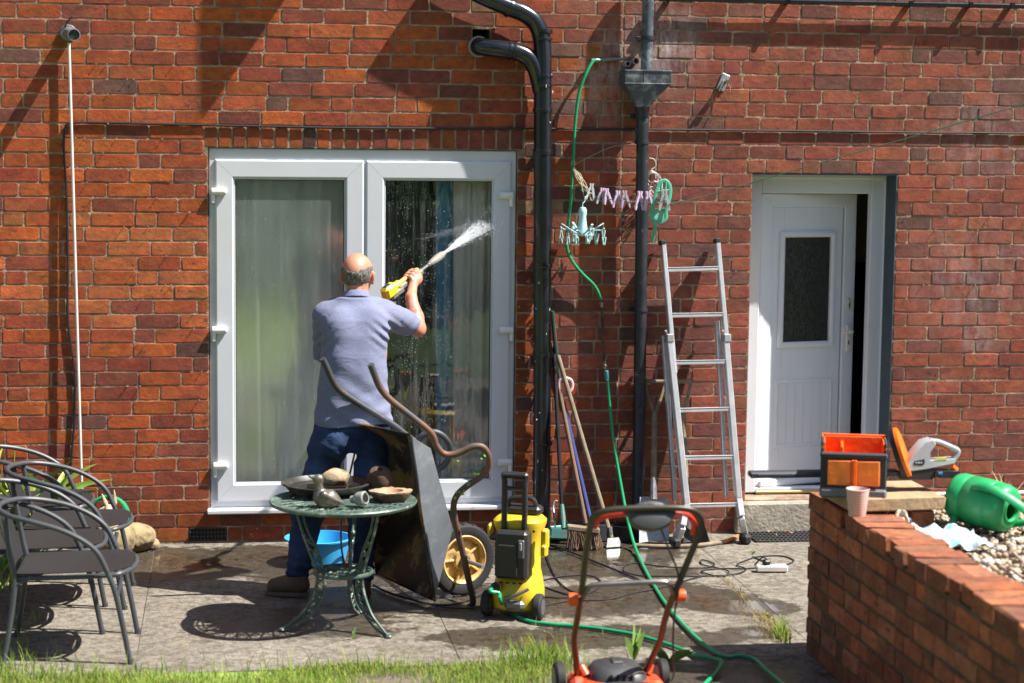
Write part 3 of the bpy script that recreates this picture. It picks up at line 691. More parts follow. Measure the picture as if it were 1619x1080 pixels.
# inner panel, glazed light and grooved lower panel
px0, px1, pz0, pz1 = .0855, LW-.0925, LB+.0755, LT-.0855
gx0, gx1 = px0+.055, px1-.05; gz0 = P(1270, 552, .2).z; gz1 = P(1270, 367, .2).z
mb = MB()
lspan(mb, (px0, .012, pz0), (gx0+.03, .05, pz1), .002); lspan(mb, (gx1-.03, .012, pz0), (px1, .05, pz1), .002)
lspan(mb, (gx0+.0305, .0125, pz0), (gx1-.0305, .05, gz0+.02), .002); lspan(mb, (gx0+.0305, .0125, gz1-.02), (gx1-.0305, .05, pz1), .002)
mb.build('door_panel', UPVC_DOOR, leaf)
mb = MB(); lmit(mb, gx0, gx1, gz0, gz1, .036, -.006, .02, .012); mb.build('light_frame', UPVC_DOOR, leaf, 12)
gm = bpy.data.materials.new('obscured_glass'); gm.use_nodes = True; N, L = nt(gm); b = N['Principled BSDF']; b.inputs['Base Color'].default_value = (.012, .013, .014, 1); b.inputs['Roughness'].default_value = .12
vo = N.new('ShaderNodeTexNoise'); vo.inputs['Scale'].default_value = 38; vo.inputs['Detail'].default_value = 3; vo.inputs['Distortion'].default_value = 2.5; tc = N.new('ShaderNodeTexCoord'); mp = N.new('ShaderNodeMapping'); mp.inputs['Scale'].default_value = (1.2, 1, .6); L.new(tc.outputs['Object'], mp.inputs[0]); L.new(mp.outputs[0], vo.inputs[0])
bp = N.new('ShaderNodeBump'); bp.inputs['Strength'].default_value = .9; bp.inputs['Distance'].default_value = .006; L.new(vo.outputs[0], bp.inputs['Height']); L.new(bp.outputs[0], b.inputs['Normal'])
mb = MB(); lspan(mb, (gx0+.03, .018, gz0+.03), (gx1-.03, .026, gz1-.03), 0); mb.build('light_pane', gm, leaf, 0)
lz0 = P(1270, 710, .2).z; lz1 = P(1270, 603, .2).z
mb = MB(); lmit(mb, gx0-.005, gx1+.005, lz0, lz1, .022, .004, .02, .008)
ng = 6; wg = (gx1-gx0-.034)/ng
for i in range(ng): lspan(mb, (gx0+.017+i*wg+.0006, .010, lz0+.022), (gx0+.017+(i+1)*wg-.0006, .0121, lz1-.022), .001)
mb.build('lower_panel', UPVC_DOOR, leaf)
mb = MB(); lspan(mb, (.02, -.02, LB+.0), (LW-.09, -.0015, LB+.045), .01); mb.build('weather_bar', UPVC_DOOR, leaf)
HM = mat('handle_white', (.80, .78, .74), .3, metal=.1)
mb = MB(); hx = LW-.042; hz = P(1343, 525, .3).z
lspan(mb, (hx-.016, -.012, hz-.13), (hx+.016, -.0005, hz+.04), .006); hp = mb.build('handle_plate', HM, leaf)
mb = MB(); mb.tube([lf(hx, -.012, hz), lf(hx, -.05, hz), lf(hx-.02, -.056, hz), lf(hx-.075, -.056, hz-.004)], [.011, .011, .011, .008], 10); mb.build('lever', HM, leaf)
mb = MB(); lspan(mb, (hx-.013, -.011, hz+.13), (hx+.013, -.0005, hz+.205), .005); mb.build('lock_plate', mat('lock_cream', (.55, .50, .38), .4), leaf)
mb = MB(); lspan(mb, (hx-.004, -.0135, hz-.085), (hx+.004, -.0125, hz-.06), 0); mb.build('keyhole', mat('keyhole_black', (.01, .01, .01), .5), leaf); mb = MB(); lspan(mb, (hx-.004, -.0125, hz+.15), (hx+.004, -.0115, hz+.175), 0); mb.build('keyhole', MATS['keyhole_black'], leaf)
STEPM = mat('step_concrete', (.36, .32, .26), .95, var=.25, vs=8, bump=.9, bs=50, bdist=.006, c2=(.16, .14, .11), c2s=6, c2t=.58, c2w=.1)
mb = MB(); mb.box((1.93, .115, .095), (1.12, .34, .19), None, .012, jit=.003); tag(mb.build('doorstep', STEPM, None, 30), kind='structure')
# ---- unseen upstairs window, added so its open casement shades the wall below
mb = MB(); mitred(mb, UPW['x0'], UPW['x1'], UPW['z0'], UPW['z1'], .06, .02, .09); uw = mb.build('added_upstairs_window', UPVC, house)
mb = MB(); mb.quad((UPW['x0']+.05, .05, UPW['z0']+.05), (-1.15, .05, UPW['z0']+.05), (-1.15, .05, UPW['z1']-.05), (UPW['x0']+.05, .05, UPW['z1']-.05)); mb.build('pane', gm, uw, 0)
mb = MB(); mb.span((-.67, -.40, 4.16), (-.63, -.001, 4.78), .004); mb.build('shadow_casement', UPVC, uw)  # added out of view, shaped to throw the slanting shadow
# ================================================================== things fixed to or hanging on the wall
def collar(mb, p, d, r, h=.02):
    M = axis_m(d); mb.lathe([(r, -h/2), (r+.005, -h/2), (r+.0055, -h*.3), (r+.0055, h*.3), (r+.005, h/2), (r, h/2)], p, 18, M, cap0=False, cap1=False)
sp = thing('soil_pipe', (.15, -.11, 0), 'thick glossy black soil pipe with branch elbow beside the patio door', 'drainpipe')
y = -.085; r = .0525
top = [P(690, -45, y), P(745, -15, y), P(800, 10, y), P(826, 20, y), P(845, 34, y), P(855, 55, y), P(858, 85, y), P(858, 120, y)]
mb = MB(); mb.tube(catmull(top, 5), r, 22); mb.build('upper_bend', BLACKPL, sp)
bx = P(858, 120, y)
mb = MB(); mb.tube([bx, P(858, 300, y), P(857, 600, y), Vector((P(857, 800, y).x, y, .02))], r, 22); mb.build('pipe', BLACKPL, sp)
mb = MB(); br = [P(757, 74, 0)+Vector((0, .05, 0)), P(757, 74, -.02), P(762, 74, -.05), P(778, 76, -.075), P(800, 79, y), P(818, 82, y), P(836, 92, y), P(848, 112, y), P(856, 145, y)]
mb.tube(catmull(br, 5), .0505, 22); bp_ = mb.build('branch_pipe', BLACKPL, sp)
mb = MB(); M = axis_m((0, 1, 0)); mb.lathe([(.052, -.012), (.062, -.006), (.062, .006), (.052, .008)], P(757, 74, -.005), 22, M, cap0=False, cap1=False)
mb.build('wall_seal', mat('seal_grey', (.25, .25, .26), .6), sp)
for (u, v, h, d_, r_) in [(858, v, h, (0, 0, 1), r) for v, h in ((50, .025), (62, .012), (120, .02), (136, .012), (174, .025), (420, .022), (700, .022))]+[(806, 80, .016, (1, 0, -.05), .0505), (814, 81.5, .016, (1, 0, -.05), .0505), (806, 13, .02, (1, 0, -.55), r)]:
    mb = MB(); collar(mb, P(u, v, y), d_, r_, h); mb.build('collar', BLACKPL, sp)
for v in (240, 560): mb = MB(); z = P(858, v, y).z; mb.box((.152, -.03, z), (.04, .06, .03), None, .004); collar(mb, Vector((P(858, v, y).x, y, z)), (0, 0, 1), r+.001, .03); mb.build('bracket', BLACKPL, sp)
mb = MB()
rr = random.Random(4)
for i in range(24):                      # paint flecks
    z = rr.uniform(.3, 2.9); a = rr.uniform(-2.9, -.6); px = P(858, 400, y).x
    c = Vector((px+math.cos(a)*(r+.0006), y+math.sin(a)*(r+.0006), z)); s_ = rr.uniform(.0015, .0045); mb.ell(c, (s_, s_, s_*rr.uniform(1, 3)), n=6, m=4)
tag(mb.build('paint_fleck', mat('fleck_white', (.6, .6, .58), .7), sp), kind='stuff')
RPM = mat('rain_pipe_black', (.02, .022, .03), .42, var=.4, vs=9, bump=.2, bs=50, c2=(.16, .165, .175), c2s=16, c2t=.66, c2w=.07)
rp = thing('rainwater_pipe', (.75, -.08, 0), 'narrow black rainwater pipe with a square weathered hopper head', 'drainpipe')
y2 = -.085
mb = MB(); mb.tube([P(1026, -60, y2), P(1022, 120, y2)], .034, 18); mb.build('upper_pipe', GREYPVC, rp)
mb = MB(); mb.tube([P(1016, 158, y2), P(1015, 300, y2), P(1012, 560, y2), P(1009, 780, y2), P(1008, 800, y2-.02), P(1007, 815, y2-.05)], .0365, 18); mb.build('pipe', RPM, rp)
a0, a1, b0 = P(984, 112, y2).x, P(1056, 112, y2).x, P(1020, 112, y2).z; b1 = P(1020, 133, y2).z; b2 = P(1016, 164, y2).z; cxp = P(1016, 164, y2).x
rings = [(a0, a1, -.175, -.004, b0), (a0, a1, -.175, -.004, b1), (cxp-.042, cxp+.042, -.126, -.040, b2), (cxp-.042, cxp+.042, -.126, -.040, b2-.02)]
mb = MB()
vs = [(q, yy, z) for (u0, u1, ya, yb, z) in rings for (q, yy) in ((u0, ya), (u1, ya), (u1, yb), (u0, yb))]
fs = [(4*i+k, 4*i+(k+1) % 4, 4*i+4+(k+1) % 4, 4*i+4+k) for i in range(3) for k in range(4)]+[(12, 13, 14, 15)]
ins = [(a0+.006, -.169), (a1-.006, -.169), (a1-.006, -.010), (a0+.006, -.010)]
vs += [(q, yy, b0) for q, yy in ins]+[(q, yy, b0-.05) for q, yy in ins]
fs += [(k, (k+1) % 4, 16+(k+1) % 4, 16+k) for k in range(4)]+[(16+k, 16+(k+1) % 4, 20+(k+1) % 4, 20+k) for k in range(4)]+[(20, 21, 22, 23)]
mb.add(vs, fs); mb.span((a0-.004, -.181, b1-.004), (a1+.004, -.003, b1+.004), .002); mb.span((a0-.003, -.1795, b0-.006), (a1+.003, -.1755, b0+.002), .001)
mb.span((P(1014, 120, y2).x-.002, -.178, b1+.006), (P(1014, 120, y2).x+.002, -.1745, b0-.008))
mb.build('hopper', GREYPVC, rp)
for (u, v, h, r_) in ((1015, 172, .03, .0365), (1015, 184, .012, .0365), (1015, 225, .022, .0365), (1013, 490, .02, .0365), (1011, 640, .02, .0365), (1024, 60, .025, .034)):
    mb = MB(); collar(mb, P(u, v, y2), (0, 0, 1), r_, h); mb.build('collar', RPM, rp)
for u, v in ((1024, 60), (1015, 184), (1012, 490)):
    mb = MB(); z = P(u, v, y2).z; x = P(u, v, y2).x; mb.span((x-.055, -.02, z-.012), (x+.055, -.006, z+.012), .003); mb.span((x-.012, -.06, z-.012), (x+.012, -.018, z+.012), .002); mb.build('bracket', RPM, rp)
# lamp
LMG = mat('lamp_grey', (.21, .215, .24), .45, metal=.3, bump=.1, bs=60)
lp = thing('wall_lamp', P(108, 52, -.0), 'small grey cylindrical wall lamp at the top of the pale pole', 'lamp')
c0 = P(108, 52, -.008); d = (P(119, 56, -.2)-c0).normalized()
mb = MB(); mb.lathe([(.046, 0), (.047, .006), (.043, .012), (.02, .014)], c0+Vector((0, .008, 0)), 20, axis_m((.1, -1, -.05))); mb.build('base_plate', LMG, lp)
mb = MB(); M = axis_m(d); mb.lathe([(.030, 0), (.033, .02), (.033, .135), (.035, .137), (.036, .165), (.031, .166), (.029, .15), (.001, .148)], c0, 20, M, cap0=False, cap1=False); mb.build('body', LMG, lp)
mb = MB(); mb.lathe([(.0285, .1485), (.0285, .154), (.015, .156), (.001, .1565)], c0, 18, M, cap0=False); mb.build('lens', mat('lamp_lens', (.05, .055, .06), .15), lp)
mb = MB(); mb.tube([c0+Vector((-.02, 0, .02)), c0+Vector((-.005, -.02, .06)), c0+Vector((.015, -.01, .085)), c0+Vector((.02, .01, .09))], .004, 6); mb.build('wire', BLACKPL, lp)
# pale pole standing under it, and the black cable
mb = MB(); q0, q1 = P(109, 68, -.03), P(130, 800, -.06); q1 = q0+(q1-q0)*((q0.z-.004)/(q0.z-q1.z))
mb.tube([q0, q0+(q1-q0)*.5, q1], .0085, 12); tag(mb.build('clothes_prop', mat('pole_cream', (.62, .58, .56), .35, var=.06), None), 'thin pale metal pole propped upright against the left of the brick wall', 'pole')
mb = MB(); yc = -.0095
cab_pts = [P(u, v, yc) for u, v in ((118, 775), (112, 740), (118, 660), (118, 588), (112, 545), (107, 500), (107, 400), (105, 300), (101, 240), (103, 205), (112, 195), (160, 194), (260, 196.5), (400, 199.5), (560, 202.5), (700, 203), (860, 203.5), (1000, 204.5), (1160, 206), (1300, 207.5), (1460, 209.5), (1540, 210), (1700, 212))]
mb.tube(catmull(cab_pts, 4), .0068, 8)
tag(mb.build('cable', mat('cable_black', (.012, .012, .014), .5), None), 'long black cable clipped along a mortar joint and down beside the pale pole', 'cable')
gu = thing('gutter_pipe', P(1300, 3, -.04), 'slim black horizontal pipe along the top right of the wall', 'pipe')
mb = MB(); mb.tube([P(1038, -3, -.045), P(1240, 2, -.045), P(1640, 10, -.045), P(1900, 15, -.045)], .015, 12); mb.build('pipe', BLACKPL, gu)
for u, v in ((1060, -2.3), (1246, 2.2), (1440, 6), (1534, 8), (1600, 9)): mb = MB(); c = P(u, v, -.045); mb.span((c.x-.012, -.068, c.z-.018), (c.x+.012, -.0005, c.z+.018), .003); mb.build('clip', BLACKPL, gu)
# bracket
bk = thing('wall_bracket', P(1143, 130, 0), 'small galvanised bracket with bolt screwed to the wall right of the hopper', 'bracket')
GALV = mat('galvanised', (.42, .44, .46), .45, metal=.6, var=.25, vs=30, bump=.1)
c = P(1143, 130, 0); mb = MB(); mb.box(c+Vector((.0, -.006, .0)), (.05, .010, .10), (0, R_(22), 0), .003); mb.box(c+Vector((-.018, -.035, -.02)), (.006, .06, .07), (0, R_(22), R_(-15)), .002); mb.build('plate', GALV, bk)
mb = MB(); mb.tube([c+Vector((.012, -.01, .0)), c+Vector((.012, -.055, .0))], .008, 8); mb.lathe([(.014, 0), (.014, .01)], c+Vector((.012, -.05, 0)), 6, axis_m((0, -1, 0))); mb.tube([c+Vector((.01, -.02, .01)), c+Vector((.035, -.04, -.03)), c+Vector((.03, -.05, -.06))], .003, 6); mb.build('bolt', mat('bolt_rust', (.14, .10, .08), .6, metal=.5), bk)
mb = MB(); rr = random.Random(11)
for i in range(60):                    # old nails left in the joints
    if i < 46: u, v = rr.uniform(120, 325), rr.uniform(90, 700)
    else: u, v = rr.choice((rr.uniform(1060, 1170), rr.uniform(1430, 1600))), rr.uniform(220, 700)
    c = P(u, v); k = round((Z7-c.z)/CH); c.z = Z7-k*CH; L_ = rr.uniform(.006, .02)
    mb.tube([c, c+Vector((rr.uniform(-.003, .003), -L_, rr.uniform(0, .004)))], .0016, 6); mb.lathe([(.0036, 0), (.0036, .0015)], c+Vector((0, -L_, .001)), 6, axis_m((0, -1, 0)))
tag(mb.build('nail', mat('nail_grey', (.5, .48, .44), .5, metal=.4), house), kind='stuff')
# overflow pipes and tap hose
op_ = thing('overflow_pipes', P(995, 99, -.02), 'two small pipe ends poking out beside the hopper head', 'pipe')
CP = mat('pipe_ends', (.40, .37, .30), .6, var=.2)
for u, v, rad in ((989.5, 101, .0175), (1002, 97, .019)):
    c = P(u, v, 0); mb = MB(); mb.lathe([(rad, -.03), (rad, .055), (rad*.78, .056), (rad*.75, 0), (.0005, -.002)], c, 16, axis_m((.06, -1, 0)), cap1=False); mb.build('pipe_end', CP, op_)
mb = MB(); mb.tube([P(992, 93, -.012), P(968, 94, -.015), P(948, 95.5, -.02)], .009, 10); mb.build('feed_pipe', mat('feed_grey', (.20, .20, .21), .5, metal=.3), op_)
HOSE = mat('hose_green', (.012, .29, .12), .32, var=.08, bump=.1, bs=90, spec=.5)
hs = thing('garden_hose', P(945, 96, -.02), 'green garden hose hanging down the wall then running across the patio to the right', 'hose')
pth = [P(948, 95.5, -.025), P(938, 97, -.035), P(926, 118, -.05), P(915, 150, -.05), P(909, 200, -.045), P(906, 260, -.045), P(902, 320, -.045), P(899, 345, -.045), P(896, 385, -.045), P(903, 410, -.045), P(920, 432, -.045), P(940, 452, -.04), P(951, 474, -.035)]
mb = MB(); mb.tube(catmull(pth, 6), .0093, 10); mb.build('wall_hose', HOSE, hs)
mb = MB(); mb.lathe([(.011, 0), (.0115, .03), (.009, .04)], P(946, 95.7, -.024), 10, axis_m((-1, 0, 0))); mb.build('clamp', GALV, hs)
mb = MB(); mb.tube(catmull([P(951, 472, -.035), P(953, 510, -.03), P(955, 550, -.03), P(956, 575, -.035)], 5), .0082, 10); mb.build('brown_hose', mat('hose_brown', (.11, .055, .03), .5, c2=(.02, .02, .02), c2s=10, c2t=.5), hs)
mb = MB(); mb.lathe([(.012, 0), (.012, .012), (.0105, .014), (.0105, .03)], P(951, 478, -.035), 10, axis_m((.05, 0, -1))); mb.build('coupling', mat('tap_brass', (.28, .25, .19), .4, metal=.7, var=.4, vs=60), hs); mb = MB(); mb.lathe([(.009, 0), (.012, .004), (.012, .02), (.007, .022)], P(956, 572, -.038), 10, axis_m((.03, -.1, -1)))
mb.box(P(957, 580, -.045), (.02, .02, .03), (0, .3, 0), .004); mb.tube([P(955, 576, -.045), P(959, 563, -.05)], .005, 6); mb.build('tap', mat('tap_brass', (.28, .25, .19), .4, metal=.7, var=.4, vs=60), hs)
mb = MB(); mb.lathe([(.011, 0), (.0155, .006), (.0155, .045), (.0125, .05), (.0125, .062)], P(959, 585, -.045), 12, axis_m((.05, -.08, -1))); mb.build('connector', mat('connector_teal', (.06, .30, .32), .4), hs)
def onground(pts, r): return [G(u, v, r) for u, v in pts]
p2 = [P(961, 600, -.05), P(964, 640, -.06), P(969, 690, -.09), P(976, 735, -.14), P(985, 785, -.22), P(993, 825, -.32), P(1003, 862, -.46)]+onground([(1016, 893), (1034, 926), (1058, 962), (1090, 998), (1120, 1024), (1146, 1038), (1172, 1037), (1192, 1042), (1214, 1062), (1240, 1084), (1270, 1110)], .0095)
mb = MB(); mb.tube(catmull(p2, 6), .0095, 10); mb.build('ground_hose', HOSE, hs)

# clothes line with pegs ------------------------------------------------
LINEM = mat('line_green', (.05, .22, .15), .5)
A0 = P(925, 302, -.10); A2 = P(1619, 165, -2.6)
lpts = [P(918, 300, -.06), P(928, 305, -.09), P(940, 311, -.12), P(952, 313.5, -.15), P(985, 318, -.21), P(1018, 322, -.28), P(1052, 323, -.35), P(1075, 320, -.40), P(1105, 313, -.47), P(1150, 301, -.60), P(1222, 279, -.85), P(1330, 248, -1.3), P(1450, 214, -1.8), P(1619, 165, -2.6), P(1760, 125, -3.2)]
mb = MB(); mb.tube(catmull(lpts, 4), .0026, 6)
tag(mb.build('clothes_line', LINEM, None), 'thin green clothes line running from the pipes out towards the upper right', 'clothes line')
def peg(name, mt, mt2, loc, rz, ry, sc, label, spread=.2, group='pegs clipped on the clothes line'):
    t = thing(name, loc, label, 'clothes peg', group, rz)
    for s in (-1, 1):
        mb = MB(); poly = [(-.0045, 0), (.0045, 0), (.0055, -.03), (.004, -.055), (-.002, -.058), (-.0045, -.03)]
        poly = [(x*s*sc, z*sc) for x, z in poly]
        M = rotm(0, 0, 0) @ Matrix(((1, 0, 0), (0, 0, -1), (0, 1, 0)))
        M = rotm(0, ry-s*spread, 0) @ M
        mb.prism(poly, -.006*sc, .006*sc, M, (s*.006*sc, 0, .018*sc))
        mb.prism([(-.003*sc, 0), (.003*sc, 0), (.0035*sc, .02*sc), (-.0035*sc, .02*sc)], -.006*sc, .006*sc, rotm(0, ry+s*.12, 0) @ Matrix(((1, 0, 0), (0, 0, -1), (0, 1, 0))), (s*.004*sc, 0, .0175*sc))
        mb.build('jaw', mt, t, 40, local=True)
    mb = MB(); mb.tube([(0, -.008*sc, .008*sc), (0, .008*sc, .008*sc)], .0045*sc, 8); mb.build('spring', GALV, t, local=True)
    return t
LIL = mat('peg_lilac', (.62, .46, .62), .4, var=.06); WHT = mat('peg_white', (.68, .66, .70), .4, var=.05); MINT = mat('peg_mint', (.42, .62, .60), .4)
pegs = [(935, 309, -.115, WHT, 'white peg nearest the tangled string at the left end of the line', .1, 1.05), (951.5, 316, -.15, LIL, 'lilac peg second from the left on the clothes line, touching the third', .12, 1.05), (959.5, 317, -.165, LIL, 'lilac peg third from the left on the clothes line, just right of another', -.15, 1.05),
        (976.5, 321, -.20, LIL, 'lilac peg with red spring fourth from the left on the clothes line', .05, 1.1), (988, 321, -.22, LIL, 'lilac peg fifth from the left on the clothes line, before the black pipe', -.1, 1.1), (1011.5, 323, -.27, LIL, 'lilac peg hanging in front of the black rainwater pipe', .03, 1.2), (1025, 323.5, -.29, LIL, 'lilac peg just right of the black pipe beside the green scoop', -.1, 1.2), (1051, 322, -.35, WHT, 'large whitish peg hanging in front of the green scoop', .0, 1.35)]
for u, v, yy, m_, lab, ry, sc in pegs:
    c = P(u, v-8, yy); peg('clothes_peg', m_, m_, c+Vector((0, 0, -.006*sc)), random.uniform(-.3, .3), ry, sc*1.2, lab)
# octopus peg hanger
OCT = mat('hanger_aqua', (.38, .60, .61), .38, var=.06)
c = P(921, 345, -.17)
oh = thing('peg_hanger', c, 'pale aqua octopus-shaped plastic drying hanger with dangling clips', 'peg hanger')
mb = MB(); Zt = P(921, 327, -.17).z-c.z; zb_ = P(921, 372, -.17).z-c.z
mb.lathe([(.001, Zt), (.017, Zt-.004), (.024, Zt-.018), (.0245, Zt-.035), (.021, Zt-.06), (.026, zb_+.06), (.033, zb_+.02), (.034, zb_), (.028, zb_-.004), (.001, zb_+.004)], c, 18, cap0=False, cap1=False); mb.build('dome', OCT, oh)
mb = MB(); mb.tube(catmull([c+Vector((0, 0, Zt-.005)), c+Vector((0, 0, Zt+.02)), c+Vector((.012, .005, Zt+.03)), c+Vector((.016, .01, Zt+.055)), c+Vector((.03, .03, Zt+.06))], 4), .003, 6); mb.build('hook', OCT, oh)
for i in range(8):
    a = i*math.pi/4+.25; dv = Vector((math.cos(a), math.sin(a), 0)); b = c+Vector((0, 0, zb_+.012)); lift = .02 if i % 2 else .045
    pts = catmull([b+dv*.03, b+dv*.06+Vector((0, 0, .012)), b+dv*.09+Vector((0, 0, .012+lift*.4)), b+dv*.115+Vector((0, 0, lift)), b+dv*.135+Vector((0, 0, lift+.012))], 4)
    mb = MB(); mb.tube(pts, .006, 8, flat=(.6, 1.3)); arm = mb.build('arm', OCT, oh)
    for q in (.5, 1.0):
        e = pts[int(q*(len(pts)-1))]; dr_ = .022+.03*((i*7+int(q*2)*3) % 4)/3; mb = MB(); mb.tube([e, e+Vector((0, 0, -dr_))], .0014, 5)
        for s in (-1, 1): mb.box(e+Vector((s*.006, 0, -dr_-.022)), (.006, .013, .046), (0, s*.16, a), .0015)
        mb.build('clip', MINT if (i+int(q)) % 3 else OCT, arm)
# string bundle and wires
mb = MB(); STR = mat('string_cream', (.55, .47, .34), .8); rr = random.Random(3)
for i in range(7):
    p0 = P(906+rr.uniform(-1, 3), 264+rr.uniform(-2, 5), -.06); p3 = P(930+rr.uniform(-8, 8), 312+rr.uniform(-6, 6), -.10)
    mid = [p0.lerp(p3, t)+Vector((rr.uniform(-.012, .02), rr.uniform(-.01, .01), rr.uniform(-.012, .012))) for t in (.25, .5, .75)]
    mb.tube(catmull([p0, *mid, p3], 5), .0022, 5)
mb.tube(catmull([P(893, 293, -.05), P(905, 294, -.06), P(917, 290, -.06), P(921, 280, -.06)], 4), .0024, 5)
mb.tube(catmull([P(905, 264, -.04), P(903, 258, -.05), P(908, 254, -.05), P(909, 262, -.05)], 4), .0022, 5)
tag(mb.build('string_bundle', STR, None), 'bundle of tangled cream string hanging beside the green hose', 'string')
mb = MB(); mb.tube(catmull([P(906, 262, -.04), P(930, 249, -.045), P(960, 235, -.05), P(980, 230, -.05), P(1004, 231, -.045)], 5), .0022, 6)
mb.tube(catmull([P(979, 333, -.03), P(982, 345, -.03), P(992, 350, -.03), P(1003, 342, -.03), P(1006, 320, -.03), P(1003, 306, -.03), P(990, 318, -.03)], 5), .0018, 6)
tag(mb.build('loose_wire', mat('wire_grey', (.30, .29, .30), .4, metal=.5), None), 'thin loose grey wire arching from the hose to the rainwater pipe', 'wire')
mb = MB()
for i in range(6):
    a = random.uniform(-.004, .004); cx_, cz_ = P(1030+i*1.2, 278+i*1.5, -.03-i*.004).x, P(1030, 279+i*1.4, -.03).z; rr_ = .035+.011*(i % 4)
    mb.tube([Vector((cx_+rr_*.75*math.cos(t*math.pi/9), -.03-.006*i+.01*math.sin(t), cz_+rr_*math.sin(t*math.pi/9)-.01*i)) for t in range(18)], .0026, 6, closed=True)
mb.tube(catmull([P(1026, 250, -.03), P(1034, 252, -.03), P(1037, 262, -.03), P(1030, 268, -.03)], 5), .0028, 6)
tag(mb.build('wire_coil', mat('wire_white', (.58, .54, .50), .5), None), 'coil of whitish wire hooked behind the black rainwater pipe', 'wire')
# green scoop
sc_ = thing('plastic_scoop', P(1044, 330, -.33), 'slotted green plastic scoop hanging upside down from the clothes line', 'scoop')
GS = mat('scoop_green', (.10, .42, .28), .4, var=.06); GM = mat('scoop_mint', (.22, .55, .42), .4)
yy = -.33
ring = [(1033, 327), (1037, 305), (1042, 291), (1050, 285.5), (1057, 290), (1060, 302), (1057, 320), (1053, 334), (1053, 345), (1046, 351), (1034, 349), (1029, 341)]
mb = MB(); mb.tube(catmull([P(u, v, yy) for u, v in ring], 4, True), .009, 8, closed=True, flat=(.55, 1.2), up=(0, -1, 0)); mb.build('rim', GS, sc_)
mb = MB()
for a, b in (((1037, 303), (1058, 300)), ((1034, 318), (1057, 316)), ((1046, 287), (1044, 328)), ((1053, 287), (1051, 320))): mb.tube([P(*a, yy), P(*b, yy)], .0055, 8)
mb.build('slat', GS, sc_)
pts = [P(u, v, yy+.012) for u, v in ((1031, 331), (1054, 329), (1053, 346), (1046, 351), (1034, 349), (1029, 341))]
mb = MB(); mb.add(pts+[p+Vector((0, .03, 0)) for p in pts], [(0, 1, 2, 3, 4, 5), (11, 10, 9, 8, 7, 6)]+[(k, (k+1) % 6, 6+(k+1) % 6, 6+k) for k in range(6)]); mb.build('bowl', GM, sc_)
mb = MB(); mb.tube([P(1036, 350, yy), P(1035, 366, yy+.02), P(1031, 383, yy+.05)], [.012, .011, .012], 10); mb.build('handle', GS, sc_)
# ================================================================== ladder and tools leaning on the wall
ALU = mat('ladder_aluminium', (.66, .67, .69), .34, metal=.5, var=.1, vs=12, bump=.05, bs=90)
RUB = mat('black_rubber', (.015, .015, .016), .7, bump=.2, bs=60)
la = thing('ladder', (1.14, -.37, 0), 'aluminium ladder of six rungs leaning beside the white back door', 'ladder')
def lad(u, v, yt=-.05, yb=-.37, vt=380, vb=860): return P(u, v, yt+(yb-yt)*(v-vt)/(vb-vt))
def rail(mb, pts, w, d):
    mb.tube(pts, 1, 4, flat=(w*.707, d*.707), up=(1, 0, 0)) if False else None
    for a, b in zip(pts[:-1], pts[1:]):
        z = (b-a).normalized(); x = Vector((1, 0, 0)); x = (x-z*x.dot(z)).normalized(); y_ = z.cross(x); M = Matrix((x, y_, z)).transposed()
        mb.box((a+b)/2, (w, d, (b-a).length+.004), M, .004)
mb = MB(); rail(mb, [lad(1048, 386), lad(1066, 590)], .026, .06); rail(mb, [lad(1058, 540), lad(1085, 797)], .034, .066); mb.build('stile', ALU, la)
mb = MB(); rail(mb, [lad(1134, 384), lad(1151, 575)], .026, .06); rail(mb, [lad(1147, 540), lad(1167, 787)], .034, .066); mb.build('stile', ALU, la)
mb = MB(); rail(mb, [lad(1057, 533)+Vector((-.016, .07, 0)), lad(1075, 795)+Vector((-.012, .08, 0))], .022, .05); mb.build('inner_stile', ALU, la)
mb = MB(); rail(mb, [lad(1139, 510)+Vector((-.004, .07, 0)), lad(1156, 790)+Vector((-.01, .08, 0))], .022, .05); mb.build('inner_stile', ALU, la)
for (u0, v0, u1, v1) in ((1055, 427, 1135, 425), (1061, 499, 1141, 498), (1066, 573.5, 1148, 572.5), (1071, 649, 1154, 647), (1077, 724.5, 1160, 723), (1083, 800, 1166, 798)):
    mb = MB(); a, b = lad(u0, v0), lad(u1, v1); M = axis_m(b-a); M = rotm(0, 0, 0) @ M
    z = (b-a).normalized(); y_ = Vector((0, -1, .12)).normalized(); y_ = (y_-z*y_.dot(z)).normalized(); x = y_.cross(z); M = Matrix((x, y_, z)).transposed()
    mb.box((a+b)/2, (.022, .055, (b-a).length), M, .004); mb.box((a+b)/2+Vector((0, -.004, .0125)), (.004, .05, (b-a).length), M, .0015)
    mb.build('rung', ALU, la)
for (pts) in ([lad(1085, 797), lad(1077, 830)+Vector((0, -.03, 0)), G(1069, 853, .03)], [lad(1167, 787), lad(1170, 815)+Vector((0, -.02, 0)), G(1178, 846, .04)]):
    mb = MB(); rail(mb, pts, .036, .06); mb.build('flared_foot', ALU, la)
for u, v in ((1068, 858), (1179, 852)):
    c = G(u, v+2, .024); mb = MB(); mb.box(c+Vector((0, .015, .006)), (.05, .09, .055), (0, 0, .15), .012); mb.build('rubber_foot', RUB, la)
for u, v in ((1047, 384), (1133.5, 381)):
    c = lad(u, v); mb = MB(); mb.box(c, (.034, .066, .03), (R_(-8), 0, 0), .006); mb.build('end_cap', RUB, la)
for u, v in ((1058, 535), (1148, 535)):
    mb = MB(); c = lad(u, v); mb.box(c, (.044, .078, .05), (R_(-8), 0, 0), .006); mb.tube([c+Vector((-.02, -.02, .02)), c+Vector((-.03, -.04, .05))], .007, 8); mb.build('locking_bracket', mat('lock_grey', (.35, .36, .37), .5, metal=.4), la)
WOODM = mat('weathered_wood', (.22, .17, .115), .8, var=.35, vs=18, bump=.3, bs=60)
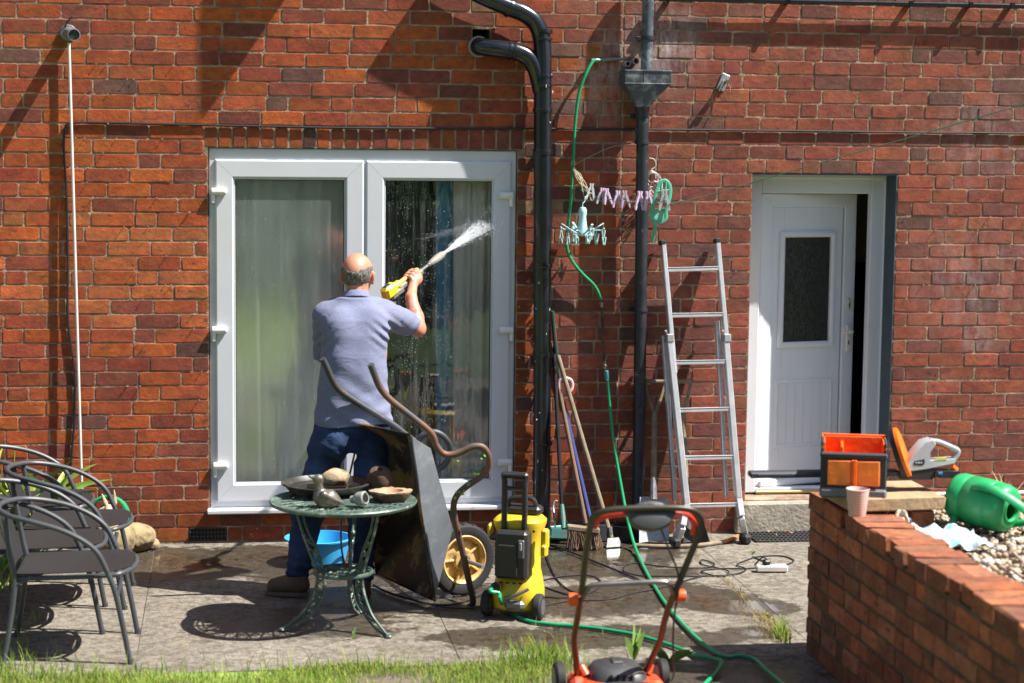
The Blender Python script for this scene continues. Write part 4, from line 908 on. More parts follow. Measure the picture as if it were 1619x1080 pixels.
WOODB = mat('brown_wood', (.16, .09, .05), .7, var=.3, vs=18, bump=.3, bs=60)
TEALM = mat('teal_paint', (.04, .14, .13), .5, var=.3, c2=(.10, .07, .05), c2s=20, c2t=.58)
DKGR = mat('dark_green_paint', (.025, .075, .06), .5, var=.3, c2=(.10, .06, .04), c2s=14, c2t=.58)
STEEL = mat('worn_steel', (.30, .30, .31), .45, metal=.7, var=.3, vs=20, c2=(.14, .08, .05), c2s=12, c2t=.6)
BLKST = mat('black_steel', (.02, .02, .022), .5, metal=.3, var=.4)
def shaft(root, a, b, r0, r1, mt, name='shaft'):
    mb = MB(); mb.tube([a, a.lerp(b, .5)+Vector((0, 0, .0)), b], [r0, (r0+r1)/2, r1], 10); return mb.build(name, mt, root)
# garden fork, green
b = G(904, 838, .02); t = P(873, 492, -.03)
tl = thing('garden_fork', b, 'dark green handled tool leaning on the soil pipe, orange band at its foot', 'garden tool')
shaft(tl, t, b+Vector((-.0, .0, .10)), .013, .014, DKGR)
mb = MB(); c = P(905, 805, -.3); mb.lathe([(.018, -.006), (.019, 0), (.018, .006)], t.lerp(b+Vector((0, 0, .1)), .93), 12, axis_m(b-t)); mb.build('band', mat('band_orange', (.55, .16, .04), .5), tl)
mb = MB(); mb.tube([b+Vector((0, 0, .2)), b+Vector((0, .0, .0))], [.018, .014], 10); mb.tube(catmull([b+Vector((-.02, 0, .06)), b+Vector((-.05, 0, .05)), b+Vector((-.06, -.01, -.01))], 4), .006, 6); mb.tube(catmull([b+Vector((.02, 0, .06)), b+Vector((.05, 0, .05)), b+Vector((.06, -.01, -.01))], 4), .006, 6); mb.build('head', TEALM, tl)
# hoe
b = G(893, 842, .02); t = P(876, 560, -.06)
tl = thing('hoe', b, 'black shafted hoe with a teal head standing next to the soil pipe', 'garden tool')
shaft(tl, t, P(888, 800, -.28), .012, .012, BLKST); mb = MB(); mb.tube([P(888, 798, -.28), P(890, 820, -.32), P(891, 836, -.36)], [.014, .018, .012], 10)
mb.box(G(888, 850, .03)+Vector((0, 0, .02)), (.13, .03, .07), (R_(-30), 0, R_(-15)), .006); mb.build('head', TEALM, tl)
# hooked wire tool
tl = thing('hooked_rod', G(880, 845, .01), 'thin rusty rod with a hooked top beside the soil pipe', 'garden tool')
mb = MB(); mb.tube(catmull([G(879, 842, .01), P(876, 815, -.3), P(875, 800, -.28), P(878, 792, -.27), P(887, 795, -.27)], 4), .0055, 7); mb.build('rod', STEEL, tl)
# brush
b = G(925, 850, .0); t = P(878, 585, -.05); h = P(926, 828, -.38)
tl = thing('yard_broom', b, 'yard broom with brown bristles upturned below wooden handle by the tools', 'broom')
shaft(tl, t, h, .0125, .0135, WOODB)
mb = MB(); c = P(922, 836, -.40); mb.box(c, (.19, .055, .03), (0, R_(6), R_(-6)), .006); mb.build('stock', WOODM, tl)
mb = MB(); rr = random.Random(5)
for i in range(230):
    x = rr.uniform(-.09, .09); q = c+Vector((x, rr.uniform(-.024, .024), -.012)); mb.tube([q, q+Vector((rr.uniform(-.02, .035), rr.uniform(-.02, .02), -q.z+rr.uniform(.001, .02)))], .0022, 4)
tag(mb.build('bristles', mat('bristle_brown', (.20, .13, .085), .9, var=.4, vs=40), tl), kind='stuff')
# blue mop handle with pinkish D grip
b = G(938, 842, .01); t = P(890, 634, -.10)
tl = thing('spade', b, 'blue shafted spade with a pale pink D grip among the leaning tools', 'spade')
shaft(tl, t, P(934, 826, -.36), .013, .0145, mat('shaft_blue', (.035, .05, .20), .4, var=.2))
mb = MB(); PK = mat('grip_pink', (.62, .42, .45), .4)
mb.tube([t, P(888, 622, -.095)], [.015, .012], 10); mb.tube(catmull([P(885, 618, -.095), P(884, 604, -.09), P(890, 598, -.09), P(901, 600, -.09), P(905, 608, -.09), P(902, 618, -.095), P(893, 622, -.095)], 5, False), .0105, 10); mb.build('grip', PK, tl)
mb = MB(); c = P(936, 838, -.38); mb.box(c+Vector((0, 0, -.02)), (.17, .012, .10), (R_(-12), 0, 0), .005); mb.build('blade', BLKST, tl)
# long grey rake/hoe
b = G(972, 862, .01); t = P(882, 562, -.06)
tl = thing('dutch_hoe', b, 'long grey wooden shaft with a small metal hoe head crossing the other tools', 'garden tool')
shaft(tl, t, G(966, 850, .05), .014, .0155, WOODM)
mb = MB(); q = G(966, 850, .05); mb.tube([q+Vector((-.01, .01, .06)), q], [.018, .013], 10); mb.prism([(-.035, 0), (.035, 0), (.05, -.055), (-.05, -.055)], -.003, .003, rotm(R_(65), 0, .2), q+Vector((.01, -.01, 0))); mb.build('head', STEEL, tl)
tl = thing('dustpan', G(885, 855, .0), 'small teal dustpan on the ground at the foot of the tools', 'dustpan')
mb = MB(); c = G(886, 852, .0); mb.box(c+Vector((0, 0, .012)), (.16, .14, .012), (R_(-6), 0, .3), .004); mb.box(c+Vector((.02, .06, .04)), (.16, .012, .06), (0, 0, .3), .004); mb.tube([c+Vector((.02, .06, .05)), c+Vector((.06, .12, .09))], .012, 8); mb.build('pan', mat('pan_teal', (.10, .30, .28), .45), tl)
# fork and shovel behind the ladder: Y-handles of grey wood
def y_spade(ur, vr, u0, u1, uj, vj, ub, vb, yb, blade, label, matb):
    b = P(ub, vb, yb); tl = thing('shovel', Vector((b.x, yb, 0)), label, 'shovel', 'wooden Y-handled shovels behind the ladder')
    l, r, j = P(u0, vr, -.06), P(u1, vr, -.06), P(uj, vj, -.10)
    mb = MB(); mb.tube([l+Vector((-.012, 0, 0)), r+Vector((.012, 0, 0))], .013, 10); mb.tube(catmull([l, l.lerp(j, .55)+Vector((-.004, 0, 0)), j], 4), .0105, 9); mb.tube(catmull([r, r.lerp(j, .55)+Vector((.004, 0, 0)), j], 4), .0105, 9); mb.build('handle', WOODM, tl)
    shaft(tl, j+Vector((0, 0, .01)), b, .0165, .0175, WOODM)
    mb = MB(); mb.tube([b.lerp(j, .25), b], [.019, .022], 10)
    vs = []; n = 8
    for jn in range(7):
        t_ = jn/6
        for i in range(n+1):
            s_ = i/n; pa = blade[0].lerp(blade[1], s_); pb = blade[3].lerp(blade[2], s_); q = pa.lerp(pb, t_); vs.append(q+Vector((0, .03*(1-(2*s_-1)**2)-.01*t_*t_, 0)))
    fs = [(a*(n+1)+i, a*(n+1)+i+1, (a+1)*(n+1)+i+1, (a+1)*(n+1)+i) for a in range(6) for i in range(n)]
    k = len(vs); vs2 = [v+Vector((0, .004, 0)) for v in vs]; fs2 = [tuple(x+k for x in f[::-1]) for f in fs]
    rim = [i for i in range(n+1)]+[a*(n+1)+n for a in range(1, 7)]+[6*(n+1)+i for i in range(n-1, -1, -1)]+[a*(n+1) for a in range(5, 0, -1)]
    mb2 = MB(); mb2.add(vs+vs2, fs+fs2+[(rim[i], rim[(i+1) % len(rim)], rim[(i+1) % len(rim)]+k, rim[i]+k) for i in range(len(rim))]); mb.build('socket', STEEL, tl); mb2.build('blade', matb, tl)
WSH = mat('worn_white_blade', (.46, .49, .55), .5, var=.25, vs=12, c2=(.16, .15, .15), c2s=9, c2t=.55, c2w=.1)
y_spade(1034, 603, 1018, 1052, 1035, 655, 1033, 790, -.28, [P(1012, 786, -.24), P(1056, 788, -.24), G(1058, 856, .012), G(1010, 858, .012)], 'grey wooden Y-handled shovel with worn white blade left of the ladder', WSH)
y_spade(1080, 603, 1068, 1093, 1080, 653, 1086, 804, -.26, [P(1084, 806, -.22), P(1106, 806, -.22), G(1122, 856, .012), G(1080, 858, .012)], 'grey wooden Y-handled shovel with black blade behind the ladder', BLKST)
tb = thing('black_tub', G(994, 858, 0), 'low black plastic trough on the ground between broom and white shovel', 'tub')
mb = MB(); c = G(994, 857, 0)+Vector((0, .05, 0)); mb.lathe([(.075, 0), (.09, .085), (.096, .088), (.096, .094), (.086, .094), (.072, .01), (.001, .01)], c, 20, sx=1.1, sy=.8, cap1=False); mb.build('tub', mat('tub_black', (.014, .014, .016), .45), tb)
st_ = thing('cane', G(1100, 862, 0), 'curved wooden cane with an orange tip lying at the foot of the ladder', 'cane')
mb = MB(); p_ = catmull([G(1000, 862, .012), G(1050, 864, .012), G(1105, 862, .012), G(1142, 857, .012)], 5); mb.tube(p_, .0125, 9); mb.build('stem', WOODM, st_)
mb = MB(); mb.tube(catmull([G(1142, 857, .012), G(1156, 853, .014), G(1166, 848, .018)], 5), [.0126]*11 if False else .0126, 9); mb.build('tip', mat('tip_orange', (.6, .18, .06), .5), st_)
dm = thing('doormat', G(1245, 843, 0), 'black perforated rubber mat on the concrete before the doorstep', 'mat')
mb = MB(); a, b_ = G(1213, 858, .0), G(1285, 858, 0); yb0, yb1 = G(1225, 833, 0).y, G(1240, 857, 0).y
x0_, x1_ = 1.43, 1.85; ny_, nx_ = 9, 16
for i in range(nx_+1): x = x0_+(x1_-x0_)*i/nx_; mb.span((x-.006, yb1, .002), (x+.006, yb0, .014), .002)
for i in range(ny_+1): yv = yb1+(yb0-yb1)*i/ny_; mb.span((x0_, yv-.005, .003), (x1_, yv+.005, .0125), .002)
mb.build('mat', RUB, dm)
lv = MB(); rr = random.Random(8)
for i in range(46):
    c = G(rr.gauss(1222, 14), rr.gauss(838, 4), .006); s_ = rr.uniform(.012, .028); a = rr.uniform(0, 6.28); q = [Vector((math.cos(a+k)*s_*(.5 if i_ % 2 else 1), math.sin(a+k)*s_*(.5 if i_ % 2 else 1), rr.uniform(0, .018))) for i_, k in enumerate((0, 1.57, 3.14, 4.71))]
    lv.add([c+x for x in q], [(0, 1, 2), (0, 2, 3)])
tag(lv.build('dry_leaves', mat('leaf_brown', (.30, .16, .07), .8, var=.4, vs=30), None, 0), 'small drift of dry brown leaves beside the rubber mat', 'leaves', kind='stuff')
# ================================================================== garden chairs
CHM = mat('chair_grey_metal', (.055, .060, .070), .45, metal=.1, var=.12, bump=.05, bs=80, spec=.5)
TEX = bpy.data.materials.new('chair_mesh_fabric'); TEX.use_nodes = True
N, L = nt(TEX); b = N['Principled BSDF']; b.inputs['Base Color'].default_value = (.014, .0135, .0145, 1); b.inputs['Roughness'].default_value = .6
tc = N.new('ShaderNodeTexCoord'); w1 = N.new('ShaderNodeTexWave'); w1.inputs['Scale'].default_value = 160; w1.bands_direction = 'Y'; L.new(tc.outputs['Object'], w1.inputs[0]); bp = N.new('ShaderNodeBump'); bp.inputs['Strength'].default_value = .3; bp.inputs['Distance'].default_value = .002; L.new(w1.outputs[0], bp.inputs['Height']); L.new(bp.outputs[0], b.inputs['Normal'])
def make_chair(loc, label, rz):
    t = thing('garden_chair', (0, 0, 0), label, 'chair', 'grey metal garden chairs in a row at the left of the patio')
    r = .0125
    half = [(.165, -.275, .42), (.125, -.28, .505), (.06, -.282, .565), (-.04, -.28, .615), (-.16, -.265, .648), (-.26, -.215, .665), (-.32, -.11, .672)]
    hoop = catmull(half+[(-.338, 0, .674)]+[(x, -y, z) for x, y, z in half[::-1]], 6)
    mb = MB(); mb.tube(hoop, r, 10); mb.build('arm_frame', CHM, t)
    for s in (-1, 1):
        mb = MB(); mb.tube(catmull([(.262, .27*s, 0), (.235, .272*s, .15), (.2, .274*s, .32), (.166, .275*s, .418)], 4), r, 10); mb.lathe([(.0145, 0), (.0145, .02)], (.262, .27*s, -.001), 10); mb.build('leg', CHM, t)
        mb = MB(); mb.tube(catmull([(-.30, .25*s, 0), (-.268, .235*s, .18), (-.245, .225*s, .375), (-.262, .222*s, .47), (-.29, .20*s, .655)], 5), r, 10); mb.lathe([(.0145, 0), (.0145, .02)], (-.30, .25*s, -.001), 10); mb.build('leg', CHM, t)
        mb = MB(); mb.tube([(-.255, .228*s, .35), (-.17, .222*s, .395)], .010, 8); mb.build('brace', CHM, t); mb = MB(); mb.tube([(.205, .272*s, .30), (.225, .235*s, .385)], .010, 8); mb.build('brace', CHM, t)
    z = .395
    fr = [(-.24, -.215, z-.012), (0, -.235, z-.006), (.17, -.245, z+.002), (.225, -.225, z+.008), (.265, -.12, z+.006), (.275, 0, z+.004), (.265, .12, z+.006), (.225, .225, z+.008), (.17, .245, z+.002), (0, .235, z-.006), (-.24, .215, z-.012)]
    mb = MB(); mb.tube(catmull(fr, 4)+[], .0115, 9); mb.tube([(-.24, -.215, z-.012), (-.24, .215, z-.012)], .0115, 9); mb.build('seat_frame', CHM, t)
    def sheet(fn, nu, nv, th):
        vs = [fn(i/nu, j/nv) for j in range(nv+1) for i in range(nu+1)]; fs = [(j*(nu+1)+i, j*(nu+1)+i+1, (j+1)*(nu+1)+i+1, (j+1)*(nu+1)+i) for j in range(nv) for i in range(nu)]
        n = len(vs); d = Vector(th); rim = list(range(nu+1))+[j*(nu+1)+nu for j in range(1, nv+1)]+[nv*(nu+1)+i for i in range(nu-1, -1, -1)]+[j*(nu+1) for j in range(nv-1, 0, -1)]
        mb = MB(); mb.add(vs+[tuple(Vector(v)+d) for v in vs], fs+[tuple(x+n for x in f[::-1]) for f in fs]+[(rim[i], rim[(i+1) % len(rim)], rim[(i+1) % len(rim)]+n, rim[i]+n) for i in range(len(rim))]); return mb
    def seat(u, v):
        x = -.235+.50*u; hw = .232 if x < .18 else .232-(x-.18)*1.05; y = (2*v-1)*hw
        return (x, y, z+.006-.022*math.sin(math.pi*min(1, u*1.05))*(1-(2*v-1)**2)+.012*u)
    sheet(seat, 12, 8, (0, 0, .004)).build('seat', TEX, t, 60)
    def back(u, v):
        y = (2*u-1)*.17; zz = z+.015+.255*v; x = -.252-.075*v-.028*(1-(2*u-1)**2)*(.4+.6*v); return (x, y, zz)
    sheet(back, 8, 8, (-.004, 0, 0)).build('backrest', TEX, t, 60)
    t.location = loc; t.rotation_euler = (0, 0, rz); return t
ch0 = make_chair((-2.36, -2.35, 0), 'grey metal chair nearest the grass at the near end of the row', R_(-1))
for (x, y, rz, lab) in ((-2.53, -1.82, 2, 'grey metal chair second from the grass, set furthest back behind the nearest chair'), (-2.43, -1.33, -2, 'grey metal chair third from the grass, its front corner before the stone ornament'), (-2.66, -.74, 3, 'grey metal chair furthest from the grass and nearest the brick wall')):
    c = copy_tree(ch0); c.location = (x, y, 0); c.rotation_euler = (0, 0, R_(rz)); c['label'] = lab
# ornament, stones, hose reel, plant
ROCK = mat('yellow_stone', (.34, .25, .13), .9, var=.3, vs=10, bump=.9, bs=25, bdist=.012, c2=(.12, .10, .06), c2s=7, c2t=.55)
def rock(name, c, rad, label, cat='stone', seed=0, mt=None):
    rr = random.Random(seed); m = max(rad)*1.5; s = SDF([c[i]-m for i in range(3)], [c[i]+m for i in range(3)], max(rad)/14)
    s.ell(c, rad, 0)
    for i in range(6):
        a = [rr.uniform(-1, 1) for _ in range(3)]; n_ = Vector(a).normalized(); s.ell([c[k]+n_[k]*rad[k]*.55 for k in range(3)], [q*rr.uniform(.45, .6) for q in rad], .015*max(rad)/.1)
    for i in range(5):
        n_ = np.array(Vector([rr.uniform(-1, 1) for _ in range(3)]).normalized()); o = .86
        s.cut(lambda X, Y, Z, n_=n_: ((X-c[0])*n_[0]/rad[0]+(Y-c[1])*n_[1]/rad[1]+(Z-c[2])*n_[2]/rad[2]-o)*min(rad))
    t = thing(name, (c[0], c[1], c[2]-rad[2]), label, cat); s.mesh('stone', mt or ROCK, t); return t
g = G(213, 873, .0); rock('garden_stone', (g.x, -.20, .075), (.115, .10, .085), 'rounded yellow stone at the foot of the wall, right of the chairs', seed=3)
g = G(172, 876, .0); rock('garden_stone', (g.x+.01, -.34, .095), (.14, .11, .13), 'larger yellow-brown stone behind the chair leg, below the eared ornament', seed=5)
g = G(235, 872, .0); rock('garden_stone', (g.x, -.16, .03), (.06, .05, .035), 'small flat yellow stone furthest right at the foot of the wall', seed=9)
fg = thing('animal_ornament', (-2.36, -.15, 0), 'pale wooden animal ornament with two pointed ears behind the chairs', 'ornament')
FM = mat('ornament_tan', (.42, .33, .21), .7, var=.3, vs=14, bump=.4, bs=40)
c = P(175, 800, -.17); s = SDF((c.x-.14, -.32, 0), (c.x+.14, -.02, c.z+.14), .006)
s.ell((c.x, -.17, .12), (.055, .07, .12), .03).ell((c.x-.005, -.20, c.z-.025), (.03, .05, .035), .03).cone((c.x, -.17, .2), (c.x-.003, -.18, c.z-.03), .034, .026, .03).cone((c.x-.006, -.24, c.z-.04), (c.x-.008, -.275, c.z-.055), .03, .02, .02)
for u0, u1, v0, v1 in ((166, 161, 795, 781), (181, 180.5, 795, 775)): s.cone(P(u0, v0, -.17), P(u1, v1, -.17), .017, .005, .012)
s.mesh('figure', FM, fg)
hr = thing('hose_reel', (-2.34, -.12, 0), 'coiled green hose standing against the wall behind the ornament', 'hose')
mb = MB()
for i in range(5): mb.tube([(-2.345+(.112+.005*(i % 2))*math.cos(t*math.pi/14), -.05-.018*i, .17+(.115+.004*i)*math.sin(t*math.pi/14)) for t in range(28)], .010, 8, closed=True)
mb.build('coil', HOSE, hr)
mb = MB(); mb.lathe([(.075, 0), (.075, .09)], (-2.345, -.14, .17), 20, axis_m((0, 1, 0))); mb.build('drum', mat('reel_white', (.6, .62, .6), .5), hr)
LEAF = [mat('leaf_lime', (.30, .38, .06), .55, var=.3, vs=12), mat('leaf_green', (.14, .26, .035), .55, var=.3, vs=12)]
def blade(mb, base, tip, w, droop=.1, n=6, side=None):
    base, tip = Vector(base), Vector(tip); d = tip-base; sd = side or d.cross(Vector((random.uniform(-.3, .3), -1, random.uniform(-.3, .3)))).normalized(); vs = []
    for i in range(n+1):
        t = i/n; p = base+d*t+Vector((0, 0, droop*(math.sin(math.pi*t*.5)-t))); ww = w*math.sin(math.pi*(.12+.88*t)) if i < n else .0004
        vs += [p-sd*ww, p+Vector((0, 0, -ww*.35)), p+sd*ww]
    fs = [(3*i+k, 3*i+k+1, 3*i+4+k, 3*i+3+k) for i in range(n) for k in (0, 1)]; mb.add(vs, fs)
LOWLEAF = [(random.uniform(-3.0, -2.74), random.uniform(-1.7, -.5)) for _ in range(45)]
pl = thing('leafy_plant', (-2.85, -.35, 0), 'clump of long narrow yellow-green leaves behind the chairs at the left edge', 'plant')
rr = random.Random(21)
for i in range(170):
    bx_, by = -2.88+rr.uniform(-.25, .3), -.45+rr.uniform(-.3, .3); h = rr.uniform(.15, .62); mb = MB()
    b0 = Vector((bx_, by, rr.uniform(0, .35))); blade(mb, b0, b0+Vector((rr.uniform(-.25, .32), rr.uniform(-.25, .2), h*rr.uniform(.15, .5))), rr.uniform(.008, .02), rr.uniform(0, .15)); mb.build('leaf', LEAF[i % 2], pl, 0)
for i, (bx_, by) in enumerate(LOWLEAF): mb = MB(); b0 = Vector((bx_, by, 0)); blade(mb, b0, b0+Vector((rr.uniform(-.1, .14), rr.uniform(-.15, .1), rr.uniform(.1, .32))), rr.uniform(.007, .014), .05); mb.build('leaf', LEAF[i % 2], pl, 0)
mb = MB()
for i in range(14): bx_, by = -2.95+rr.uniform(-.2, .2), -.45+rr.uniform(-.2, .2); mb.tube([(bx_, by, 0), (bx_+rr.uniform(-.1, .1), by, rr.uniform(.3, .6))], .004, 5)
mb.build('stem', LEAF[1], pl)
# ================================================================== table and what is on it
TG = mat('table_green', (.075, .12, .10), .42, metal=.2, var=.2, vs=14, bump=.25, bs=70, c2=(.30, .34, .30), c2s=22, c2t=.6, c2w=.06)
TC = Vector((-1.115, -2.08, 0)); TZ = .622; TR_ = .352
tb = thing('bistro_table', TC, 'round green cast metal garden table with lattice legs holding a dish', 'table')
mb = MB(); mb.lathe([(.30, -.012), (.335, -.018), (TR_, -.010), (TR_+.004, 0), (TR_, .006), (.33, .002), (.30, .0)], TC+Vector((0, 0, TZ)), 48, cap0=False, cap1=False)
mb.lathe([(.19, -.01), (.30, -.012)][:1]+[(.0005, -.01)], TC+Vector((0, 0, TZ)), 32, cap0=False, cap1=False); mb.lathe([(.19, -.01), (.195, .0), (.0005, .002)], TC+Vector((0, 0, TZ)), 32, cap0=False, cap1=False)
for i in range(28):                       # pierced ring between centre and rim
    a = 2*math.pi*i/28
    for da in (.16, -.16):
        p = [TC+Vector((math.cos(a)*.19, math.sin(a)*.19, TZ-.004)), TC+Vector((math.cos(a+da*.6)*.25, math.sin(a+da*.6)*.25, TZ-.003)), TC+Vector((math.cos(a+da)*.305, math.sin(a+da)*.305, TZ-.004))]; mb.tube(catmull(p, 2), .005, 5)
mb.tube([TC+Vector((math.cos(2*math.pi*i/40)*.25, math.sin(2*math.pi*i/40)*.25, TZ-.003)) for i in range(40)], .0045, 5, closed=True)
mb.tube([TC+Vector((math.cos(2*math.pi*i/44)*.278, math.sin(2*math.pi*i/44)*.278, TZ-.003)) for i in range(44)], .004, 5, closed=True)
mb.build('tabletop', TG, tb)
for a in (R_(188), R_(-47), R_(70)):
    mb = MB(); d = Vector((math.cos(a), math.sin(a), 0)); q = lambda r_, z_: TC+d*r_+Vector((0, 0, z_)); sd = d.cross(Vector((0, 0, 1)))
    o = catmull([q(.235, TZ-.015), q(.205, .50), q(.165, .38), q(.13, .28), q(.135, .20), q(.185, .10), q(.245, .045), q(.305, .0)], 5)
    n_ = catmull([q(.205, TZ-.015), q(.18, .50), q(.125, .38), q(.10, .28), q(.09, .20), q(.125, .11), q(.19, .045), q(.275, .004)], 5)
    mb.tube(o, .0072, 7, flat=(1, 1.3)); mb.tube(n_, .0065, 7, flat=(1, 1.3))
    for i in range(7, len(o)-7, 2):
        j = min(len(o)-1, i+2); mb.tube([o[i], n_[j]], .0045, 5); mb.tube([n_[i], o[j]], .004, 5)
    mb.ell(q(.30, .006), (.018, .018, .010), n=8, m=6); mb.box(q(.22, TZ-.03), (.05, .05, .03), (0, 0, a), .006)
    mb.build('leg', TG, tb)
mb = MB(); zs_ = .275
mb.tube([TC+Vector((.14*math.cos(2*math.pi*i/30), .14*math.sin(2*math.pi*i/30), zs_)) for i in range(30)], .009, 7, closed=True, flat=(1.2, .9))
for i in range(12):
    a = math.pi*i/6; mb.tube(catmull([TC+Vector((.03*math.cos(a), .03*math.sin(a), zs_)), TC+Vector((.1*math.cos(a+.3), .1*math.sin(a+.3), zs_)), TC+Vector((.14*math.cos(a), .14*math.sin(a), zs_))], 4), .006, 5)
mb.tube([TC+Vector((.1*math.cos(2*math.pi*i/24), .1*math.sin(2*math.pi*i/24), zs_)) for i in range(24)], .005, 5, closed=True); mb.lathe([(.035, -.005), (.035, .005), (.001, .006)], TC+Vector((0, 0, zs_)), 14, cap1=False)
mb.build('shelf', TG, tb)
c = G(515, 776, TZ+.015); c.z = TZ+.0125; dish = thing('water_dish', c, 'round black dish of water on the green table', 'dish')
mb = MB(); mb.lathe([(.001, .0), (.165, .0), (.185, .012), (.205, .038), (.218, .040), (.219, .046), (.205, .047), (.178, .018), (.16, .008), (.001, .008)], c, 44, cap0=False, cap1=False); mb.build('bowl', mat('dish_black', (.03, .028, .027), .38, var=.4, bump=.1, c2=(.10, .085, .07), c2s=12, c2t=.6), dish)
WATER = bpy.data.materials.new('dark_water'); WATER.use_nodes = True; b = WATER.node_tree.nodes['Principled BSDF']; b.inputs['Base Color'].default_value = (.02, .018, .015, 1); b.inputs['Roughness'].default_value = .03
mb = MB(); mb.lathe([(.190, .0255), (.001, .0255)], c, 36, cap0=False, cap1=False); mb.build('water', WATER, dish)
g = G(530, 768, TZ+.03); rock('dish_stone', (g.x, g.y, TZ+.066), (.075, .06, .05), 'cream and brown stone standing in the dish of water', seed=12, mt=mat('cream_stone', (.42, .32, .20), .85, var=.4, vs=9, bump=.7, bs=30, bdist=.008, c2=(.12, .06, .035), c2s=12, c2t=.52))
g = G(520, 802, TZ); g.z = TZ+.006; dk = thing('duck_ornament', g, 'grey metal duck ornament at the front edge of the green table', 'ornament')
k = lambda u, v, y_=0: P(u, v, g.y+y_)
s = SDF((g.x-.12, g.y-.08, g.z-.01), (g.x+.11, g.y+.08, g.z+.20), .004)
s.ell(k(515, 788), (.058, .042, .040), .02).cone(k(522, 786), k(544, 797), .033, .006, .02).cone(k(505, 782), k(503, 762), .026, .019, .02).ell(k(504, 757), (.024, .021, .022), .014).cone(k(498, 757), k(488, 752.5), .010, .005, .008).ell(k(518, 797), (.045, .034, .015), .02)
s.cone(k(512, 782, -.035), k(540, 795, -.02), .018, .004, .006); s.cone(k(512, 782, .035), k(540, 795, .02), .018, .004, .006)
s.mesh('body', mat('duck_pewter', (.20, .185, .16), .38, metal=.55, var=.35, vs=14, c2=(.10, .075, .05), c2s=16, c2t=.58), dk)
g = G(569, 802, TZ); g.z = TZ+.007; jr = thing('glass_jar', g, 'small dusty glass jar lying on its side on the green table', 'jar')
JG = mat('jar_glass', (.45, .46, .44), .12, var=.2, trans=.35, c2=(.4, .38, .34), c2s=22, c2t=.55)
mb = MB(); M = axis_m((.75, -.55, .18)); mb.lathe([(.012, -.05), (.019, -.046), (.019, -.03), (.03, -.015), (.034, 0), (.034, .028), (.028, .034), (.024, .032), (.029, .02), (.028, -.01), (.001, -.02)], g+Vector((0, 0, .034)), 20, M, cap1=False); mb.build('jar', JG, jr)
g = G(618, 792, TZ); g.z = TZ+.007; wb_ = thing('bark_bowl', g, 'rough bark-edged wooden bowl on the right of the green table', 'bowl')
mb = MB(); rr = random.Random(2); prof = [(.07, 0), (.082, .014), (.092, .036), (.094, .044), (.07, .046), (.058, .044), (.05, .026), (.001, .022)]
n = 34; vs = []; wob = [1+.07*math.sin(i*.9)+rr.uniform(-.04, .04) for i in range(n)]
for (r_, z_) in prof:
    for i in range(n): a = 2*math.pi*i/n; w_ = wob[i] if r_ > .06 else 1; vs.append(g+Vector((r_*w_*math.cos(a)*1.05, r_*w_*math.sin(a)*.95, z_+(rr.uniform(-.003, .003) if r_ > .06 else 0))))
fs = [(i*n+k_, i*n+(k_+1) % n, (i+1)*n+(k_+1) % n, (i+1)*n+k_) for i in range(len(prof)-1) for k_ in range(n)]; mats_ = [0 if i < 2 else 1 for i in range(len(prof)-1) for _ in range(n)]
mb.add(vs, fs); mb.m = mats_
mb.build('bowl', [mat('bark_brown', (.13, .075, .045), .9, var=.4, vs=25, bump=.9, bs=45, bdist=.006), mat('bowl_wood', (.42, .28, .17), .7, var=.25, vs=16, c2=(.16, .09, .05), c2s=9, c2t=.6)], wb_, 50)
g = G(604, 788, TZ); gb = Vector((g.x, g.y+.13, TZ+.07)); sp_ = thing('terracotta_ball', gb-Vector((0, 0, .07)), 'brown round terracotta ball at the back of the table against the barrow', 'ornament')
mb = MB(); mb.lathe([(.001, -.066), (.03, -.062), (.055, -.042), (.066, -.01), (.064, .02), (.048, .05), (.024, .062), (.016, .062), (.014, .05), (.001, .045)], gb, 24, axis_m((-.05, -.45, .9)), cap0=False, cap1=False); mb.build('ball', mat('terracotta_shaded', (.085, .05, .032), .8, var=.3, vs=14, bump=.3), sp_)  # base colour darkened to stand in for the barrow's shade
# ================================================================== washing-up bowl
g = G(504, 888, 0); BB = mat('bowl_blue', (.04, .36, .74), .32, var=.04); bw = thing('plastic_bowl', (g.x, -.62, 0), 'bright blue plastic washing-up bowl on the wet concrete', 'bowl')
mb = MB(); mb.lathe([(.001, .004), (.135, .004), (.145, .012), (.175, .135), (.19, .138), (.192, .146), (.176, .148), (.14, .018), (.001, .012)], (g.x, -.62, 0), 40, cap0=False, cap1=False); mb.build('bowl', BB, bw)
mb = MB(); mb.lathe([(.158, .075), (.001, .075)], (g.x, -.62, 0), 36, cap0=False, cap1=False); W2 = mat('sudsy_water', (.20, .40, .50), .08); mb.build('water', W2, bw)
# ================================================================== wheelbarrow tipped up on its nose
wbr = thing('wheelbarrow', (-.62, -1.5, 0), 'old black wheelbarrow tipped up on its nose, handles in the air, beside the man', 'wheelbarrow')
YN, YF = -1.74, -1.16
YNv = lambda v: YN-(950-v)/374*.36
YFv = lambda v: YF-(938-v)/371*.46
TRc, BRc, TLc, BLc = P(646, 687, YNv(687)), P(687, 949, YNv(949)), P(564, 668, YFv(668)), P(596, 907, YFv(907))
t1, t2 = P(681, 709, YNv(709)+.08), P(716, 836, YNv(836)+.08); wv = (TLc-TRc)
u1, u2 = t1+wv*.74+Vector((0, 0, -.01)), t2+wv*.74+Vector((0, 0, .0))
TRAY = mat('tray_grey_paint', (.19, .21, .24), .5, metal=.1, var=.15, vs=8, bump=.25, bs=30, c2=(.27, .29, .31), c2s=11, c2t=.6, c2w=.08)
TRIN = mat('tray_dirty_inside', (.022, .020, .018), .5, var=.4, vs=6, bump=.5, bs=25, c2=(.20, .13, .06), c2s=3.6, c2t=.515, c2w=.025)
mb = MB()
